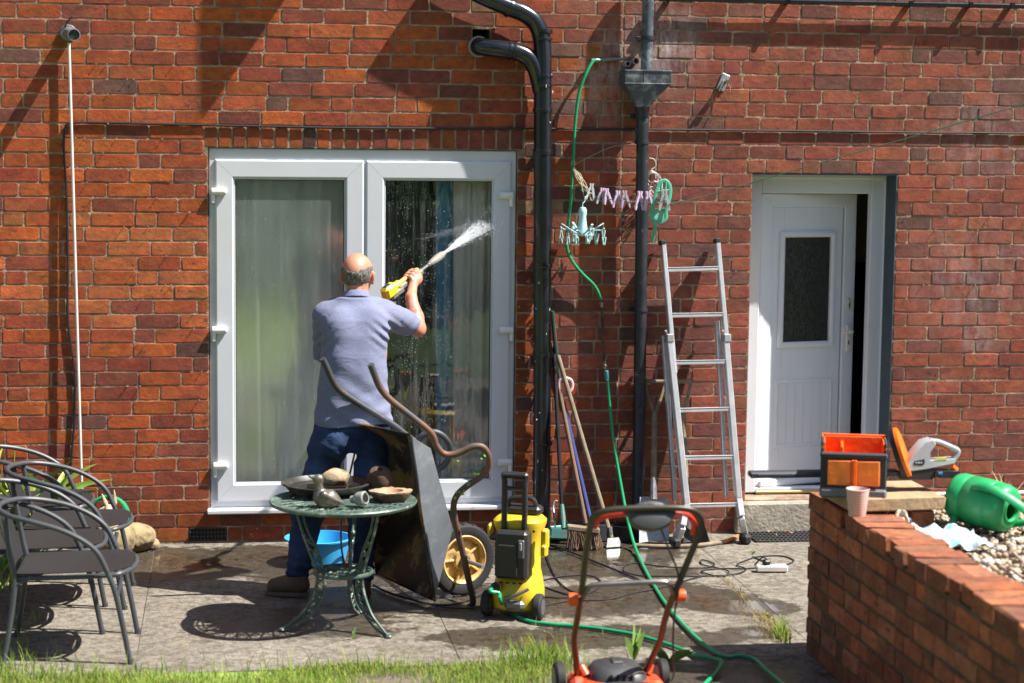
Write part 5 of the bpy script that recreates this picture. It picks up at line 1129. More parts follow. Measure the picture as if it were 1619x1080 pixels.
def shell(cs, mi, off):
    TL_, TR2, BR2, BL2, a1_, a2_, b1_, b2_ = cs
    for (q, w_, e, f) in ((TR2, BR2, a2_, a1_), (BR2, BL2, b2_, a2_), (BL2, TL_, b1_, b2_), (TL_, TR2, a1_, b1_), (a1_, a2_, b2_, b1_)):
        n = 6; vs = [(q.lerp(w_, i/n)).lerp(f.lerp(e, i/n), j/n) for j in range(n+1) for i in range(n+1)]
        mb.add(vs, [(j*(n+1)+i, j*(n+1)+i+1, (j+1)*(n+1)+i+1, (j+1)*(n+1)+i) for j in range(n) for i in range(n)], mi)
cs = [TLc, TRc, BRc, BLc, t1, t2, u1, u2]; cen = sum(cs, Vector((0, 0, 0)))/8
shell(cs, 0, 0); inn = (TLc-BLc+TRc-BRc).cross(wv).normalized(); inn = inn if inn.dot(t1-TRc) < 0 else -inn
cs2 = [cen+(c_-cen)*.985+inn*.004 for c_ in cs]; shell(cs2, 1, 0)
mb.build('tray', [TRAY, TRIN], wbr, 25, recalc=False)
mb = MB(); mb.tube([TLc, TRc, BRc, BLc], .009, 8, closed=True); mb.build('tray_rim', TRIN, wbr)
RUST = mat('rusty_tube', (.18, .085, .05), .6, metal=.25, var=.35, vs=12, bump=.4, bs=50, c2=(.07, .075, .085), c2s=6, c2t=.52, c2w=.08)
DKTB = mat('dark_tube', (.055, .06, .07), .5, metal=.3, var=.3, vs=12, bump=.2, c2=(.12, .075, .05), c2s=9, c2t=.6)
npx = [(586, 576, YN), (592, 592, YN), (601, 613, YN), (617, 632, YN), (650, 658, YN), (681, 684, YN), (689, 703, YN), (699, 716, YN), (712, 719, YN), (728, 715, YN), (748, 706, YN), (763, 707, YN), (772, 720, YN), (772, 737, YN), (762, 752, YN), (735, 771, YN), (721, 786, YN), (717, 805, YN), (722, 835, YN), (732, 875, YN+.01), (742, 922, YN+.02), (748, 950, YN+.03), (742, 959, YN+.06), (728, 955, YN+.14), (719, 950, YN+.25)]
mb = MB(); mb.tube(catmull([P(q[0], q[1], YNv(q[1])+q[2]-YN) for q in npx], 5), .0165, 12); mb.build('handle_tube', RUST, wbr)
fpx = [(510, 567, YF), (516, 580, YF), (528, 606, YF), (542, 621, YF), (575, 643, YF), (622, 672, YF), (655, 697, YF), (668, 689, YF), (684, 683, YF), (700, 689, YF), (711, 705, YF), (710, 724, YF), (700, 737, YF), (688, 750, YF), (684, 800, YF), (692, 860, YF), (700, 905, YF), (706, 925, YF-.02), (709, 938, YF-.1), (713, 944, YF-.2)]
mb = MB(); mb.tube(catmull([P(q[0], q[1], YFv(q[1])+q[2]-YF) for q in fpx], 5), .0165, 12); mb.build('handle_tube', DKTB, wbr)
axd = Vector((wv.x, wv.y, 0)).normalized(); WC = P(729, 891, -1.46); WC.z = .19
whl = MB(); M = axis_m(axd); R0 = .188
whl.lathe([(R0*.66, -.032), (R0*.80, -.042), (R0*.93, -.038), (R0*.99, -.02), (R0, 0), (R0*.99, .02), (R0*.93, .038), (R0*.80, .042), (R0*.66, .032)], WC, 40, M, cap0=False, cap1=False)
for i in range(40):
    a = 2*math.pi*i/40; whl.box(WC+M @ Vector((math.cos(a)*R0*.985, math.sin(a)*R0*.985, .012*(1 if i % 2 else -1))), (.012, .01, .03), M @ rotm(0, 0, a), .002)
tyre = whl.build('wheel', RUB, wbr)
RIMC = mat('rim_cream', (.56, .37, .13), .5, var=.2, vs=9, c2=(.20, .12, .06), c2s=12, c2t=.6)
mb = MB(); mb.lathe([(R0*.70, -.034), (R0*.66, -.038), (R0*.60, -.028), (R0*.58, -.005), (R0*.30, -.012), (R0*.27, -.034), (R0*.12, -.036), (.001, -.036)], WC, 36, M, cap0=False, cap1=False)
mb.lathe([(R0*.70, .034), (R0*.60, .028), (R0*.58, .005), (R0*.30, .012), (R0*.27, .034), (.001, .036)], WC, 36, M, cap0=False, cap1=False)
for i in range(5): a = 2*math.pi*i/5; mb.box(WC+M @ Vector((math.cos(a)*R0*.44, math.sin(a)*R0*.44, -.014)), (R0*.32, .012, .02), M @ rotm(0, 0, a), .003)
mb.build('rim', RIMC, tyre)
mb = MB(); mb.tube([WC-axd*.22, WC+axd*.22], .011, 10); mb.tube([WC-axd*.05, WC-axd*.035], .028, 14); mb.build('axle', mat('axle_grey', (.25, .25, .26), .5, metal=.5), tyre)
mb = MB(); rr = random.Random(6)
for u, v in ((722, 724), (750, 746), (741, 764), (729, 778), (724, 784), (762, 720)):
    for _ in range(3): p = P(u+rr.uniform(-4, 4), v+rr.uniform(-4, 4), YNv(v)-.015); blade(mb, p, p+Vector((rr.uniform(-.025, .025), -.01, rr.uniform(-.02, .02))), .006, 0, 3)
tag(mb.build('stuck_leaf', mat('stuck_green', (.16, .36, .05), .5), wbr, 0), kind='stuff')
# ================================================================== yellow pressure washer
WY = mat('washer_yellow', (.64, .46, .025), .4, var=.12, vs=10, spec=.5, bump=.1, bs=60, c2=(.33, .25, .07), c2s=14, c2t=.66, c2w=.08); WK = mat('washer_black', (.022, .022, .024), .42, bump=.1, bs=90); WG = mat('washer_grey', (.09, .09, .095), .45)
ws = thing('pressure_washer', (-.265, -1.93, 0), 'yellow and black upright pressure washer with black handle and green hose', 'pressure washer')
yaw = R_(-24); Mw = rotm(0, 0, yaw); O = Vector((-.26, -1.955, 0))
def w(x, y_, z_): return Mw @ Vector((x, y_, z_))+O
def sect(hw, yf, yb, z_, n=20, p=3.2):
    out = []; hw *= .94
    for i in range(n):
        a = 2*math.pi*i/n; cx_, sx_ = math.cos(a), math.sin(a); out.append(w(hw*math.copysign(abs(cx_)**(2/p), cx_), (yf+yb)/2+(yb-yf)/2*math.copysign(abs(sx_)**(2/p), sx_), z_))
    return out
def loft(mb, secs, mi=0):
    n = len(secs[0]); vs = [p for s_ in secs for p in s_]; mb.add(vs, [(i*n+k_, i*n+(k_+1) % n, (i+1)*n+(k_+1) % n, (i+1)*n+k_) for i in range(len(secs)-1) for k_ in range(n)]+[tuple(range(n))[::-1], tuple((len(secs)-1)*n+k_ for k_ in range(n))], mi)
mb = MB(); loft(mb, [sect(.125, -.03, .2, .035), sect(.13, -.05, .21, .05), sect(.13, -.06, .21, .12), sect(.115, -.035, .21, .19), sect(.105, -.01, .2, .23), sect(.104, 0, .2, .33), sect(.112, 0, .2, .40), sect(.135, -.01, .205, .455), sect(.137, -.01, .205, .475), sect(.12, .005, .19, .492), sect(.10, .02, .17, .50)])
body = mb.build('body', WY, ws, 40)
mb = MB(); mb.box(w(0, -.025, .325), (.165, .11, .24), Mw, .014); mb.box(w(-.012, -.084, .30), (.10, .012, .16), Mw, .006); mb.build('front_cover', WK, ws)
mb = MB(); mb.box(w(.055, -.083, .36), (.034, .014, .095), Mw, .006); mb.build('switch_recess', WG, ws)
mb = MB(); mb.box(w(.055, -.092, .375), (.012, .006, .04), Mw, .002); mb.build('switch', mat('switch_light', (.4, .4, .4), .4), ws)
for i in range(4):
    mb = MB(); mb.box(w(-.05+.033*i, -.062, .185), (.02, .014, .006), Mw, .002); mb.build('vent_slot', WK, ws)
for sx2 in (-.1, .1):
    mb = MB(); mb.lathe([(.007, 0), (.007, .004), (.004, .0045)], w(sx2, -.012, .44), 10, axis_m(Mw @ Vector((0, -1, 0)))); mb.build('screw', WK, ws)
mb = MB()
for s_ in (-1, 1): mb.box(w(.052*s_, -.01, .565), (.026, .03, .26), Mw, .006)
mb.box(w(0, -.01, .715), (.14, .04, .032), Mw, .012)
for s_ in (-1, 1): mb.box(w(.055*s_, -.01, .685), (.022, .032, .07), Mw @ rotm(0, R_(8*s_), 0), .008)
mb.box(w(0, -.01, .648), (.115, .03, .02), Mw, .007); mb.build('handle', WK, ws)
mb = MB(); mb.box(w(.02, .12, .52), (.17, .09, .05), Mw, .015); mb.tube(catmull([w(-.06, .1, .52), w(-.05, .1, .575), w(.06, .1, .58), w(.085, .1, .52)], 4), .012, 8); mb.build('hose_hook', WK, ws)
mb = MB(); mb.box(w(.15, .02, .40), (.035, .05, .10), Mw, .010); mb.box(w(.152, .0, .345), (.03, .05, .06), Mw, .008); mb.build('lance_holder', WY, ws); mb = MB(); mb.box(w(-.135, .03, .43), (.02, .05, .06), Mw, .008); mb.build('lance_holder', WY, ws)
for s_ in (-1, 1):
    mb = MB(); Ma = axis_m(Mw @ Vector((1, 0, 0))); mb.lathe([(.03, -.022), (.055, -.022), (.064, -.014), (.066, 0), (.064, .014), (.055, .022), (.03, .022)], w(.132*s_, -.02, .066), 26, Ma); wl_ = mb.build('wheel', RUB, ws)
    mb = MB(); mb.lathe([(.034, -.024), (.04, -.0235), (.04, .0235), (.034, .024)], w(.132*s_, -.02, .066), 20, Ma); mb.build('hub', WG, wl_)
mb = MB(); mb.lathe([(.026, 0), (.026, .03), (.02, .032), (.016, .05)], w(-.072, -.045, .155), 16, axis_m(Mw @ Vector((-.3, -1, .1)))); mb.build('inlet', WK, ws)
mb = MB(); mb.lathe([(.0265, .006), (.029, .008), (.029, .018), (.0265, .02)], w(-.072, -.045, .155), 16, axis_m(Mw @ Vector((-.3, -1, .1)))); mb.build('inlet_ring', mat('ring_orange', (.6, .2, .03), .4), ws)
mb = MB(); mb.box(w(.02, -.06, .075), (.10, .05, .05), Mw, .015); mb.tube(catmull([w(-.03, -.07, .11), w(.03, -.08, .13), w(.09, -.06, .16)], 4), .008, 8); mb.build('pump', mat('pump_grey', (.20, .20, .20), .35, metal=.5), ws)
hz_ = thing('washer_hose', w(-.08, -.09, .16), 'green hose leading from the yellow pressure washer across to the mower', 'hose')
inl = w(-.087, -.095, .16)
mb = MB(); pts = [inl, inl+Vector((-.012, -.03, -.01)), P(789, 938, -2.03), P(791, 950, -2.05)]+onground([(800, 963), (818, 975), (840, 983), (870, 987), (910, 990), (960, 996), (1010, 1005), (1060, 1020), (1100, 1036)], .0095)+[G(1125, 1041, .012), G(1140, 1046, .022), G(1133, 1062, .012), G(1112, 1084, .0095), G(1090, 1110, .0095)]
mb.tube(catmull(pts, 6), .0095, 10); mb.build('hose', HOSE, hz_)
# thin black cables and hoses on the ground
CB = MATS['cable_black']
def gcable(px, label, r=.0042, name='cable', cat='cable'):
    mb = MB(); mb.tube(catmull([G(u, v, r+(0 if len(q) < 1 else q[0])) for u, v, *q in px], 6), r, 6); return tag(mb.build(name, CB, None), label, cat)
gcable([(868, 880), (880, 905), (890, 925), (910, 938, ), (945, 908), (940, 912), (900, 919), (866, 918)], 'black cable curling out from behind the yellow washer') if False else None
gcable([(860, 865), (868, 890), (880, 915), (898, 932), (915, 938), (902, 941), (880, 935), (862, 928)], 'black cable drooping from the right side of the yellow washer', .004)
gcable([(860, 917), (890, 911), (930, 910), (949, 918), (945, 930), (925, 940), (890, 945), (862, 944)], 'black cable looping flat on the concrete right of the washer', .004)
gcable([(870, 863), (900, 872), (940, 888), (985, 906), (1020, 921)], 'thick straight black hose lying from the tools towards the mower', .0065)
gcable([(986, 903), (990, 893), (1010, 891), (1050, 896), (1110, 898), (1130, 892), (1110, 885), (1112, 893), (1150, 902), (1145, 911), (1120, 908), (1110, 902), (1140, 899), (1180, 899), (1198, 897)], 'black extension cable tangled in loops beside the white socket block', .004)
gcable([(985, 903), (1010, 910), (1060, 911), (1110, 911), (1160, 908), (1180, 900), (1165, 893), (1185, 884), (1200, 880), (1235, 879), (1255, 886), (1240, 893), (1215, 890), (1190, 880)], 'black cable looping over the white socket block near the low wall', .004)
gcable([(860, 958), (900, 950), (960, 948), (1000, 938), (1050, 928), (1090, 916), (1110, 911)], 'thin black cable running from the washer to the tangled loops', .0035)
gcable([(590, 925), (610, 935), (640, 945), (680, 955), (720, 955), (760, 940), (775, 930)], 'black high-pressure hose trailing under the wheelbarrow', .006, 'pressure_hose', 'hose')
gcable([(560, 905), (600, 910), (630, 930), (650, 945), (690, 958), (740, 962), (770, 955)], 'second black hose snaking under the wheelbarrow to the washer', .0045, 'pressure_hose', 'hose')
sb = thing('socket_block', G(1221, 898, 0), 'white extension socket block on the concrete near the low brick wall', 'socket')
mb = MB(); c = G(1220, 898, .02); mb.box(c, (.175, .06, .036), (0, 0, R_(-6)), .007); mb.build('case', mat('socket_white', (.66, .65, .62), .4), sb)
mb = MB(); mb.box(c+Vector((-.03, 0, .032)), (.04, .04, .03), (0, 0, .2), .008); mb.tube(catmull([c+Vector((-.03, 0, .05)), c+Vector((-.05, .02, .055)), c+Vector((-.09, .03, .01))], 4), .004, 6); mb.build('plug', CB, sb)
# ================================================================== lawn mower
MO = mat('mower_orange', (.62, .07, .018), .4, var=.15, c2=(.20, .09, .04), c2s=16, c2t=.64, c2w=.06); MK = mat('mower_charcoal', (.04, .042, .045), .45, var=.2, c2=(.11, .10, .08), c2s=18, c2t=.64, c2w=.06); MT = mat('mower_tube', (.045, .042, .03), .38, metal=.3, var=.1); MR = mat('lever_red', (.62, .03, .012), .35)
mw = thing('lawn_mower', (-.05, -3.35, 0), 'orange and dark grey lawn mower with folding tube handle at the edge of the grass', 'lawn mower')
yv = lambda v: -3.45-(1070-v)/(1070-815)*.55
q = lambda u, v: P(u, v, yv(v))
up = catmull([q(919, 938), q(922, 915), q(928, 862), q(933, 832), q(938, 818), q(950, 810), q(970, 806), q(1000, 804), q(1050, 803), q(1080, 804), q(1098, 808), q(1107, 818), q(1108, 832), q(1098, 862), q(1078, 910), q(1067, 940)], 5)
mb = MB(); mb.tube(up, .0135, 12); mb.build('upper_handle', MT, mw)
LT_ = mat('lower_tube', (.16, .055, .03), .4, metal=.3, var=.2)
for pts in ([(918, 945), (914, 972), (909, 1000), (908, 1018), (911, 1045), (913, 1074)], [(1068, 935), (1058, 958), (1050, 985), (1044, 1012), (1032, 1038), (1020, 1066)]):
    mb = MB(); mb.tube(catmull([q(*p) for p in pts], 5), .0135, 12); mb.build('lower_handle', LT_, mw)
mb = MB(); mb.tube(catmull([q(920, 948), q(928, 932), q(940, 925), q(990, 922), q(1045, 920), q(1058, 924), q(1064, 938)], 5), .0105, 10); mb.build('cross_bar', mat('bar_grey', (.16, .16, .16), .35, metal=.6), mw)
for u, v, s_ in ((906, 948, -1), (1076, 942, 1)):
    c = q(u, v); mb = MB(); mb.lathe([(.012, -.02), (.026, -.018), (.028, 0), (.026, .018), (.012, .02)], c, 14, axis_m((1, 0, 0))); mb.build('knob', mat('knob_orange', (.75, .10, .015), .4), mw)
for pts in ([(941, 836), (944, 826), (955, 819), (975, 815), (1000, 813)], [(1056, 810), (1075, 811), (1092, 818), (1099, 830), (1098, 846)]):
    mb = MB(); mb.tube(catmull([q(*p)+Vector((0, .02, 0)) for p in pts], 5), .0105, 8, flat=(1, 1.5)); mb.build('lever', MR, mw)
mb = MB(); c = q(1028, 815)
M = axis_m((0, -1, .55)); mb.lathe([(.05, -.03), (.085, -.025), (.092, 0), (.085, .022), (.055, .032), (.001, .034)], c+Vector((0, 0, -.004)), 24, M, sx=1.0, sy=.66, cap1=False); mb.box(c+Vector((0, 0, .014)), (.20, .055, .045), (R_(30), 0, 0), .016); mb.ell(c+Vector((0, -.005, .032)), (.03, .025, .016), n=14, m=8); mb.build('switch_box', MK, mw)
mb = MB(); mb.tube(catmull([q(1045, 835), q(1058, 870), q(1070, 900), q(1071, 925)+Vector((0, -.03, 0)), q(1066, 975), q(1064, 1020), q(1066, 1060), G(1062, 1076, .01)], 5), .0042, 6); mb.build('power_cable', CB, mw)
D0 = Vector((-.045, -3.50, 0))
mb = MB()
def dsec(z, hx_, y0, y1, p=3.4, n=24):
    return [D0+Vector((hx_*math.copysign(abs(math.cos(a))**(2/p), math.cos(a)), (y0+y1)/2+(y1-y0)/2*math.copysign(abs(math.sin(a))**(2/p), math.sin(a)), z)) for a in [2*math.pi*i/n for i in range(n)]]
loft(mb, [dsec(.045, .20, -.30, .22), dsec(.06, .205, -.31, .225), dsec(.085, .19, -.29, .21), dsec(.105, .155, -.25, .19), dsec(.12, .12, -.20, .16)]); mb.box(D0+Vector((-.165, .05, .085)), (.07, .13, .07), None, .02); mb.box(D0+Vector((.165, .03, .075)), (.07, .13, .06), None, .02); mb.build('deck', MO, mw)
mb = MB(); loft(mb, [dsec(.10, .125, -.10, .15), dsec(.135, .12, -.09, .145), dsec(.165, .095, -.06, .13), dsec(.178, .05, -.02, .10)]); mb.build('motor_cover', MK, mw)
mb = MB(); mb.box(D0+Vector((.0, .03, .18)), (.05, .07, .014), None, .006); mb.build('latch', MK, mw)
mb = MB()
for i in range(4): mb.box(D0+Vector((-.045+.03*i, -.095, .13)), (.012, .02, .05), (R_(-20), 0, 0), .003)
tag(mb.build('vent', mat('vent_dark', (.01, .01, .011), .5), mw), kind='stuff')
mb = MB(); loft(mb, [dsec(.095, .155, -.42, -.16), dsec(.13, .15, -.42, -.16), dsec(.15, .12, -.40, -.18)]); mb.build('rear_flap', MK, mw)
for sx_ in (-1, 1):
    mb = MB()
    mb.tube([D0+Vector((sx_*.13, .03, .12)), D0+Vector((sx_*.15, .05, .155))], .02, 10); mb.build('height_knob', MO, mw)
    for yy in (-.22, .15):
        mb = MB(); cw = D0+Vector((sx_*.225, yy, .075)); mb.lathe([(.03, -.02), (.068, -.02), (.075, -.012), (.075, .012), (.068, .02), (.03, .02)], cw, 24, axis_m((1, 0, 0))); wl_ = mb.build('wheel', RUB, mw)
        mb = MB(); mb.lathe([(.045, -.022), (.048, -.0225), (.048, .0225), (.045, .022)], cw, 18, axis_m((1, 0, 0))); mb.build('hub', mat('hub_grey', (.22, .22, .23), .5), wl_)
# ================================================================== low brick wall round the raised bed
GW0 = (1.0, -2.74); gwY1 = -6.6
gw = thing('garden_wall', (1.1, -2.74, 0), 'low brown-red brick retaining wall of the pebble bed at the right', 'wall')
PALG = [(.30, .105, .05), (.27, .092, .047), (.32, .12, .058), (.22, .085, .048), (.30, .13, .07), (.19, .08, .05), (.36, .14, .068)]
rr = random.Random(31); gb_ = []
def gbrick(mbx, c, size, rotz=0, jit=.003):
    k = rr.uniform(.8, 1.35); p = rr.choice(PALG); mbx.cc = (p[0]*k, p[1]*k, p[2]*k, 1); mbx.box(c, size, (rr.uniform(-.01, .01), rr.uniform(-.012, .012), rotz+rr.uniform(-.012, .012)), .0045, jit=jit)
for r in range(8):
    z = .003+r*.0845+.0375; yv_ = GW0[1]; k = 0; hdr = r % 3 == 1
    if r % 2: yv_ += 0
    first = True
    while yv_ > gwY1:
        L_ = .108 if (hdr and k % 2) or (first and r % 2) else .222
        L_ += rr.uniform(-.005, .005); a = yv_; b_ = yv_-L_; first = False
        gb_.append((GW0[0]+.05, (a+b_)/2, z, .10, L_-.010, .0725)); yv_ = b_; k += 1
for r in range(8):                         # end face towards the house and the back wall of the bed
    z = .003+r*.0845+.0375; x = 1.115+(.06 if r % 2 else 0)
    while x < 3.6: gb_.append((x+.11, -2.79, z, .212, .10, .0725)); x += .2245
def gvis(b): u, v, d = S((b[0]-.05, b[1], b[2])); return (1/d if -100 < u < 1750 and v < 1200 and b[0] < 1.1 else -1/d)
gb_.sort(key=lambda b: -gvis(b)); restg = MB()
for i, b_ in enumerate(gb_):
    if i < 150: mb = MB(); gbrick(mb, Vector(b_[:3])+Vector((rr.uniform(-.003, .003), 0, 0)), b_[3:]); mb.build('brick', BRICK2, gw, 0)
    else: gbrick(restg, b_[:3], b_[3:])
yv_ = GW0[1]; k = 0; ztop = .003+8*.0845+.0375
while yv_ > gwY1:                          # coping: two stretchers, a gap, then headers laid across
    if k < 2: L_, wx, off = .226, .108, 0.
    else: L_, wx, off = (.112, .222, rr.uniform(-.012, .014)) if k % 5 else (.226, .108, .0)
    if k == 2: yv_ -= .05
    mb = MB(); gbrick(mb, (GW0[0]+wx/2-.002+off, yv_-L_/2, ztop+rr.uniform(-.003, .006)), (wx, L_-.012, .074), rr.uniform(-.03, .03), .004); mb.build('brick', BRICK2, gw, 0)
    if wx < .2: gbrick(restg, (GW0[0]+.165, yv_-L_/2, ztop-.004), (.108, L_-.012, .07))
    yv_ -= L_+rr.uniform(0, .006); k += 1
x = 1.32
while x < 3.5: mb = MB(); gbrick(mb, (x, -2.80, ztop-.02), (.212, .104, .074)); mb.build('brick', BRICK2, gw, 0); x += .225
restg.build('brickwork', BRICK2, gw, 0)['kind'] = 'stuff'
mb = MB(); mb.span((GW0[0]+.006, gwY1, -.02), (GW0[0]+.215, GW0[1]-.006, ztop-.034)); mb.span((1.216, -2.835, -.02), (3.6, -2.746, ztop-.034)); mb.build('mortar', MORTAR2, gw, 0)
# pebbles
PEB = bpy.data.materials.new('pebbles'); PEB.use_nodes = True; N, L = nt(PEB); b = N['Principled BSDF']; at = N.new('ShaderNodeAttribute'); at.attribute_name = 'bcol'; L.new(at.outputs['Color'], b.inputs['Base Color']); b.inputs['Roughness'].default_value = .7
grid_sheet('bed_soil', 1.2, 3.7, -6.6, -2.82, .655, 20, 30, mat('bed_sand', (.24, .19, .13), .95, var=.4, vs=20, bump=.8, bs=50, bdist=.01))
pv = []; pf = []; pc = []; ico = bmesh.new(); bmesh.ops.create_icosphere(ico, subdivisions=1, radius=1); IV = np.array([v.co[:] for v in ico.verts]); IF = np.array([[v.index for v in f.verts] for f in ico.faces]); ico.free()
PC = np.array([(.40, .30, .20), (.46, .36, .26), (.34, .25, .17), (.50, .42, .33), (.30, .22, .16), (.46, .33, .22), (.40, .37, .33), (.26, .20, .15), (.58, .54, .48)])
npb = 9000; px_ = rng.uniform(1.21, 3.6, npb); py_ = -2.84-(rng.uniform(0, 1, npb)**1.15)*3.5
for i in range(npb):
    if px_[i] < 1.235 and py_[i] < -2.9: continue
    s_ = rng.uniform(.008, .021)*(1.2 if rng.random() < .12 else 1); rad = s_*np.array((rng.uniform(.8, 1.45), rng.uniform(.8, 1.2), rng.uniform(.5, .8)))
    a = rng.uniform(0, 6.28); ca, sa = math.cos(a), math.sin(a); V = IV*rad*(1+rng.uniform(-.12, .12, (len(IV), 1))); V = np.stack([V[:, 0]*ca-V[:, 1]*sa, V[:, 0]*sa+V[:, 1]*ca, V[:, 2]], 1)
    tx, ty = rng.uniform(-.4, .4, 2); V[:, 2] += V[:, 0]*tx+V[:, 1]*ty
    pf.append(IF+len(pv)*len(IV)); pv.append(V+np.array((px_[i], py_[i], .668+rng.uniform(0, .022)+.012*math.sin(px_[i]*5)*math.sin(py_[i]*4)))); pc.append(np.repeat([[*(PC[rng.integers(len(PC))]*rng.uniform(.8, 1.12)), 1]], len(IV), 0))
me = bpy.data.meshes.new('gravel'); me.from_pydata(np.concatenate(pv).tolist(), [], np.concatenate(pf).tolist()); me.materials.append(PEB); at_ = me.color_attributes.new('bcol', 'FLOAT_COLOR', 'POINT'); at_.data.foreach_set('color', np.concatenate(pc).ravel()); me.polygons.foreach_set('use_smooth', [True]*len(me.polygons))
o = bpy.data.objects.new('gravel', me); col.objects.link(o); o['kind'] = 'stuff'
# paving slab propped on bricks
SLABM = mat('sandstone', (.40, .27, .15), .9, var=.22, vs=6, bump=.7, bs=40, bdist=.006, c2=(.27, .19, .12), c2s=9, c2t=.55, c2w=.1)
SY0, SY1 = -3.30, -2.90; slz = .765
sl_ = thing('paving_slab', (1.25, -3.1, .77), 'thick buff sandstone slab resting on the corner of the low brick wall', 'slab')
mb = MB(); mb.box((1.225, (SY0+SY1)/2, slz+.032), (.44, SY1-SY0, .062), (0, 0, R_(2)), .008, jit=.003)
mb.build('slab', SLABM, sl_, 30)
for (x, y_, rz, lab) in ((1.355, -3.16, .1, 'loose brick on edge under the right end of the buff slab'), (1.13, -3.02, -.05, 'loose brick under the left end of the buff slab')):
    t = tag(None or thing('loose_brick', (x, y_, .69), lab, 'brick', 'loose bricks propping the slab'), None); mb = MB(); gbrick(mb, (x, y_, .708), (.105, .20, .10), rz); mb.build('brick', BRICK2, t, 0)
# tool bag
BGK = mat('bag_charcoal', (.034, .036, .041), .75, var=.15, bump=.2, bs=200); BGO = mat('bag_orange', (.85, .13, .008), .6, var=.08, vs=12, bump=.4, bs=18, bdist=.01); BGP = mat('bag_pocket', (.88, .19, .03), .3, var=.06, bump=.5, bs=14, bdist=.012, coat=.4); BGG = mat('bag_grey', (.14, .15, .17), .7)
c = P(1355, 785, -3.28); bg = thing('tool_bag', c, 'open orange and charcoal tool bag at the corner of the low wall', 'tool bag')
BW, BH, BD = .285, .245, .20; zb0 = slz+.064
bg.location.z = zb0
OX, OY = P(1352, 740, -3.26).x, -3.26
rz_ = R_(-17); Mb = rotm(0, 0, rz_)
def bq(x, y_, z_): return Mb @ Vector((x, y_, 0))+Vector((OX, OY+.02, zb0+z_-.04))
def bbox(mb, p0, p1, bev=.006, jit=.0): mb.box(bq(*[(p0[i]+p1[i])/2 for i in range(3)]), [abs(p1[i]-p0[i]) for i in range(3)], Mb, bev, jit=jit)
hw = BW/2; zo = .03
mb = MB(); bbox(mb, (-hw, -.012, zo), (hw, 0, zo+.20), .006); bbox(mb, (-hw, 0, zo), (-hw+.012, BD, zo+BH), .006); bbox(mb, (hw-.012, 0, zo), (hw, BD, zo+BH), .006); bbox(mb, (-hw, BD-.012, zo), (hw, BD, zo+BH+.0), .006); bbox(mb, (-hw, 0, zo), (hw, BD, zo+.012), .004); bbox(mb, (-hw-.004, -.018, zo+.172), (hw+.004, .002, zo+.20), .008); mb.build('body', BGK, bg)
mb = MB(); bbox(mb, (-hw+.013, .001, zo+.02), (hw-.013, .006, zo+.195), .002); bbox(mb, (-hw+.0125, .006, zo+.02), (-hw+.018, BD-.013, zo+BH-.004), .002); bbox(mb, (hw-.018, .006, zo+.02), (hw-.0125, BD-.013, zo+BH-.004), .002); bbox(mb, (-hw+.018, BD-.018, zo+.02), (hw-.018, BD-.0125, zo+BH-.002), .002); bbox(mb, (-hw+.085, .006, zo+.02), (-hw+.097, BD-.018, zo+BH-.022), .003); bbox(mb, (-hw+.018, .006, zo+.0125), (hw-.018, BD-.018, zo+.02), .001)
mb.tube([bq(-hw+.006, .0, zo+.215), bq(-hw+.006, BD-.006, zo+BH+.002), bq(hw-.006, BD-.006, zo+BH+.002), bq(hw-.006, .0, zo+.215)], .006, 8); mb.build('lining', BGO, bg)
mb = MB(); bbox(mb, (-hw+.03, -.020, zo+.055), (-.012, -.0125, zo+.165), .004, .0015); bbox(mb, (.016, -.020, zo+.055), (hw-.03, -.0125, zo+.165), .004, .0015); mb.build('pocket', BGP, bg)
mb = MB(); bbox(mb, (-.0115, -.023, zo+.05), (.0155, -.0126, zo+.168), .003); bbox(mb, (-.002, -.0255, zo+.05), (.006, -.0232, zo+.168), .001); mb.build('strap', BGO, bg)
mb = MB(); bbox(mb, (-hw-.003, -.022, zo-.002), (hw+.003, .01, zo+.042), .010); mb.build('base_trim', BGG, bg)
# cup
g = G(1355, 817, ztop+.038); g.z = ztop+.040
cp = thing('paper_cup', g, 'pale pink patterned cup standing on the coping in front of the tool bag', 'cup')
CUP = bpy.data.materials.new('cup_pattern'); CUP.use_nodes = True; N, L = nt(CUP); b = N['Principled BSDF']; b.inputs['Roughness'].default_value = .45
uvn = N.new('ShaderNodeTexCoord'); sx_ = N.new('ShaderNodeSeparateXYZ'); L.new(uvn.outputs['Object'], sx_.inputs[0]); at2 = N.new('ShaderNodeMath'); at2.operation = 'ARCTAN2'; L.new(sx_.outputs[1], at2.inputs[0]); L.new(sx_.outputs[0], at2.inputs[1])
cb = N.new('ShaderNodeCombineXYZ'); m1 = N.new('ShaderNodeMath'); m1.operation = 'MULTIPLY'; m1.inputs[1].default_value = 3.8; L.new(at2.outputs[0], m1.inputs[0]); m2 = N.new('ShaderNodeMath'); m2.operation = 'MULTIPLY'; m2.inputs[1].default_value = 85; L.new(sx_.outputs[2], m2.inputs[0]); L.new(m1.outputs[0], cb.inputs[0]); L.new(m2.outputs[0], cb.inputs[1])
vo = N.new('ShaderNodeTexVoronoi'); vo.voronoi_dimensions = '2D'; vo.inputs['Randomness'].default_value = 0; vo.inputs['Scale'].default_value = 1; L.new(cb.outputs[0], vo.inputs['Vector'])
cr = N.new('ShaderNodeValToRGB'); cr.color_ramp.interpolation = 'CONSTANT'; cr.color_ramp.elements[0].color = (.60, .26, .22, 1); cr.color_ramp.elements[1].position = .24; cr.color_ramp.elements[1].color = (.66, .47, .42, 1); L.new(vo.outputs['Distance'], cr.inputs[0]); L.new(cr.outputs[0], b.inputs['Base Color'])
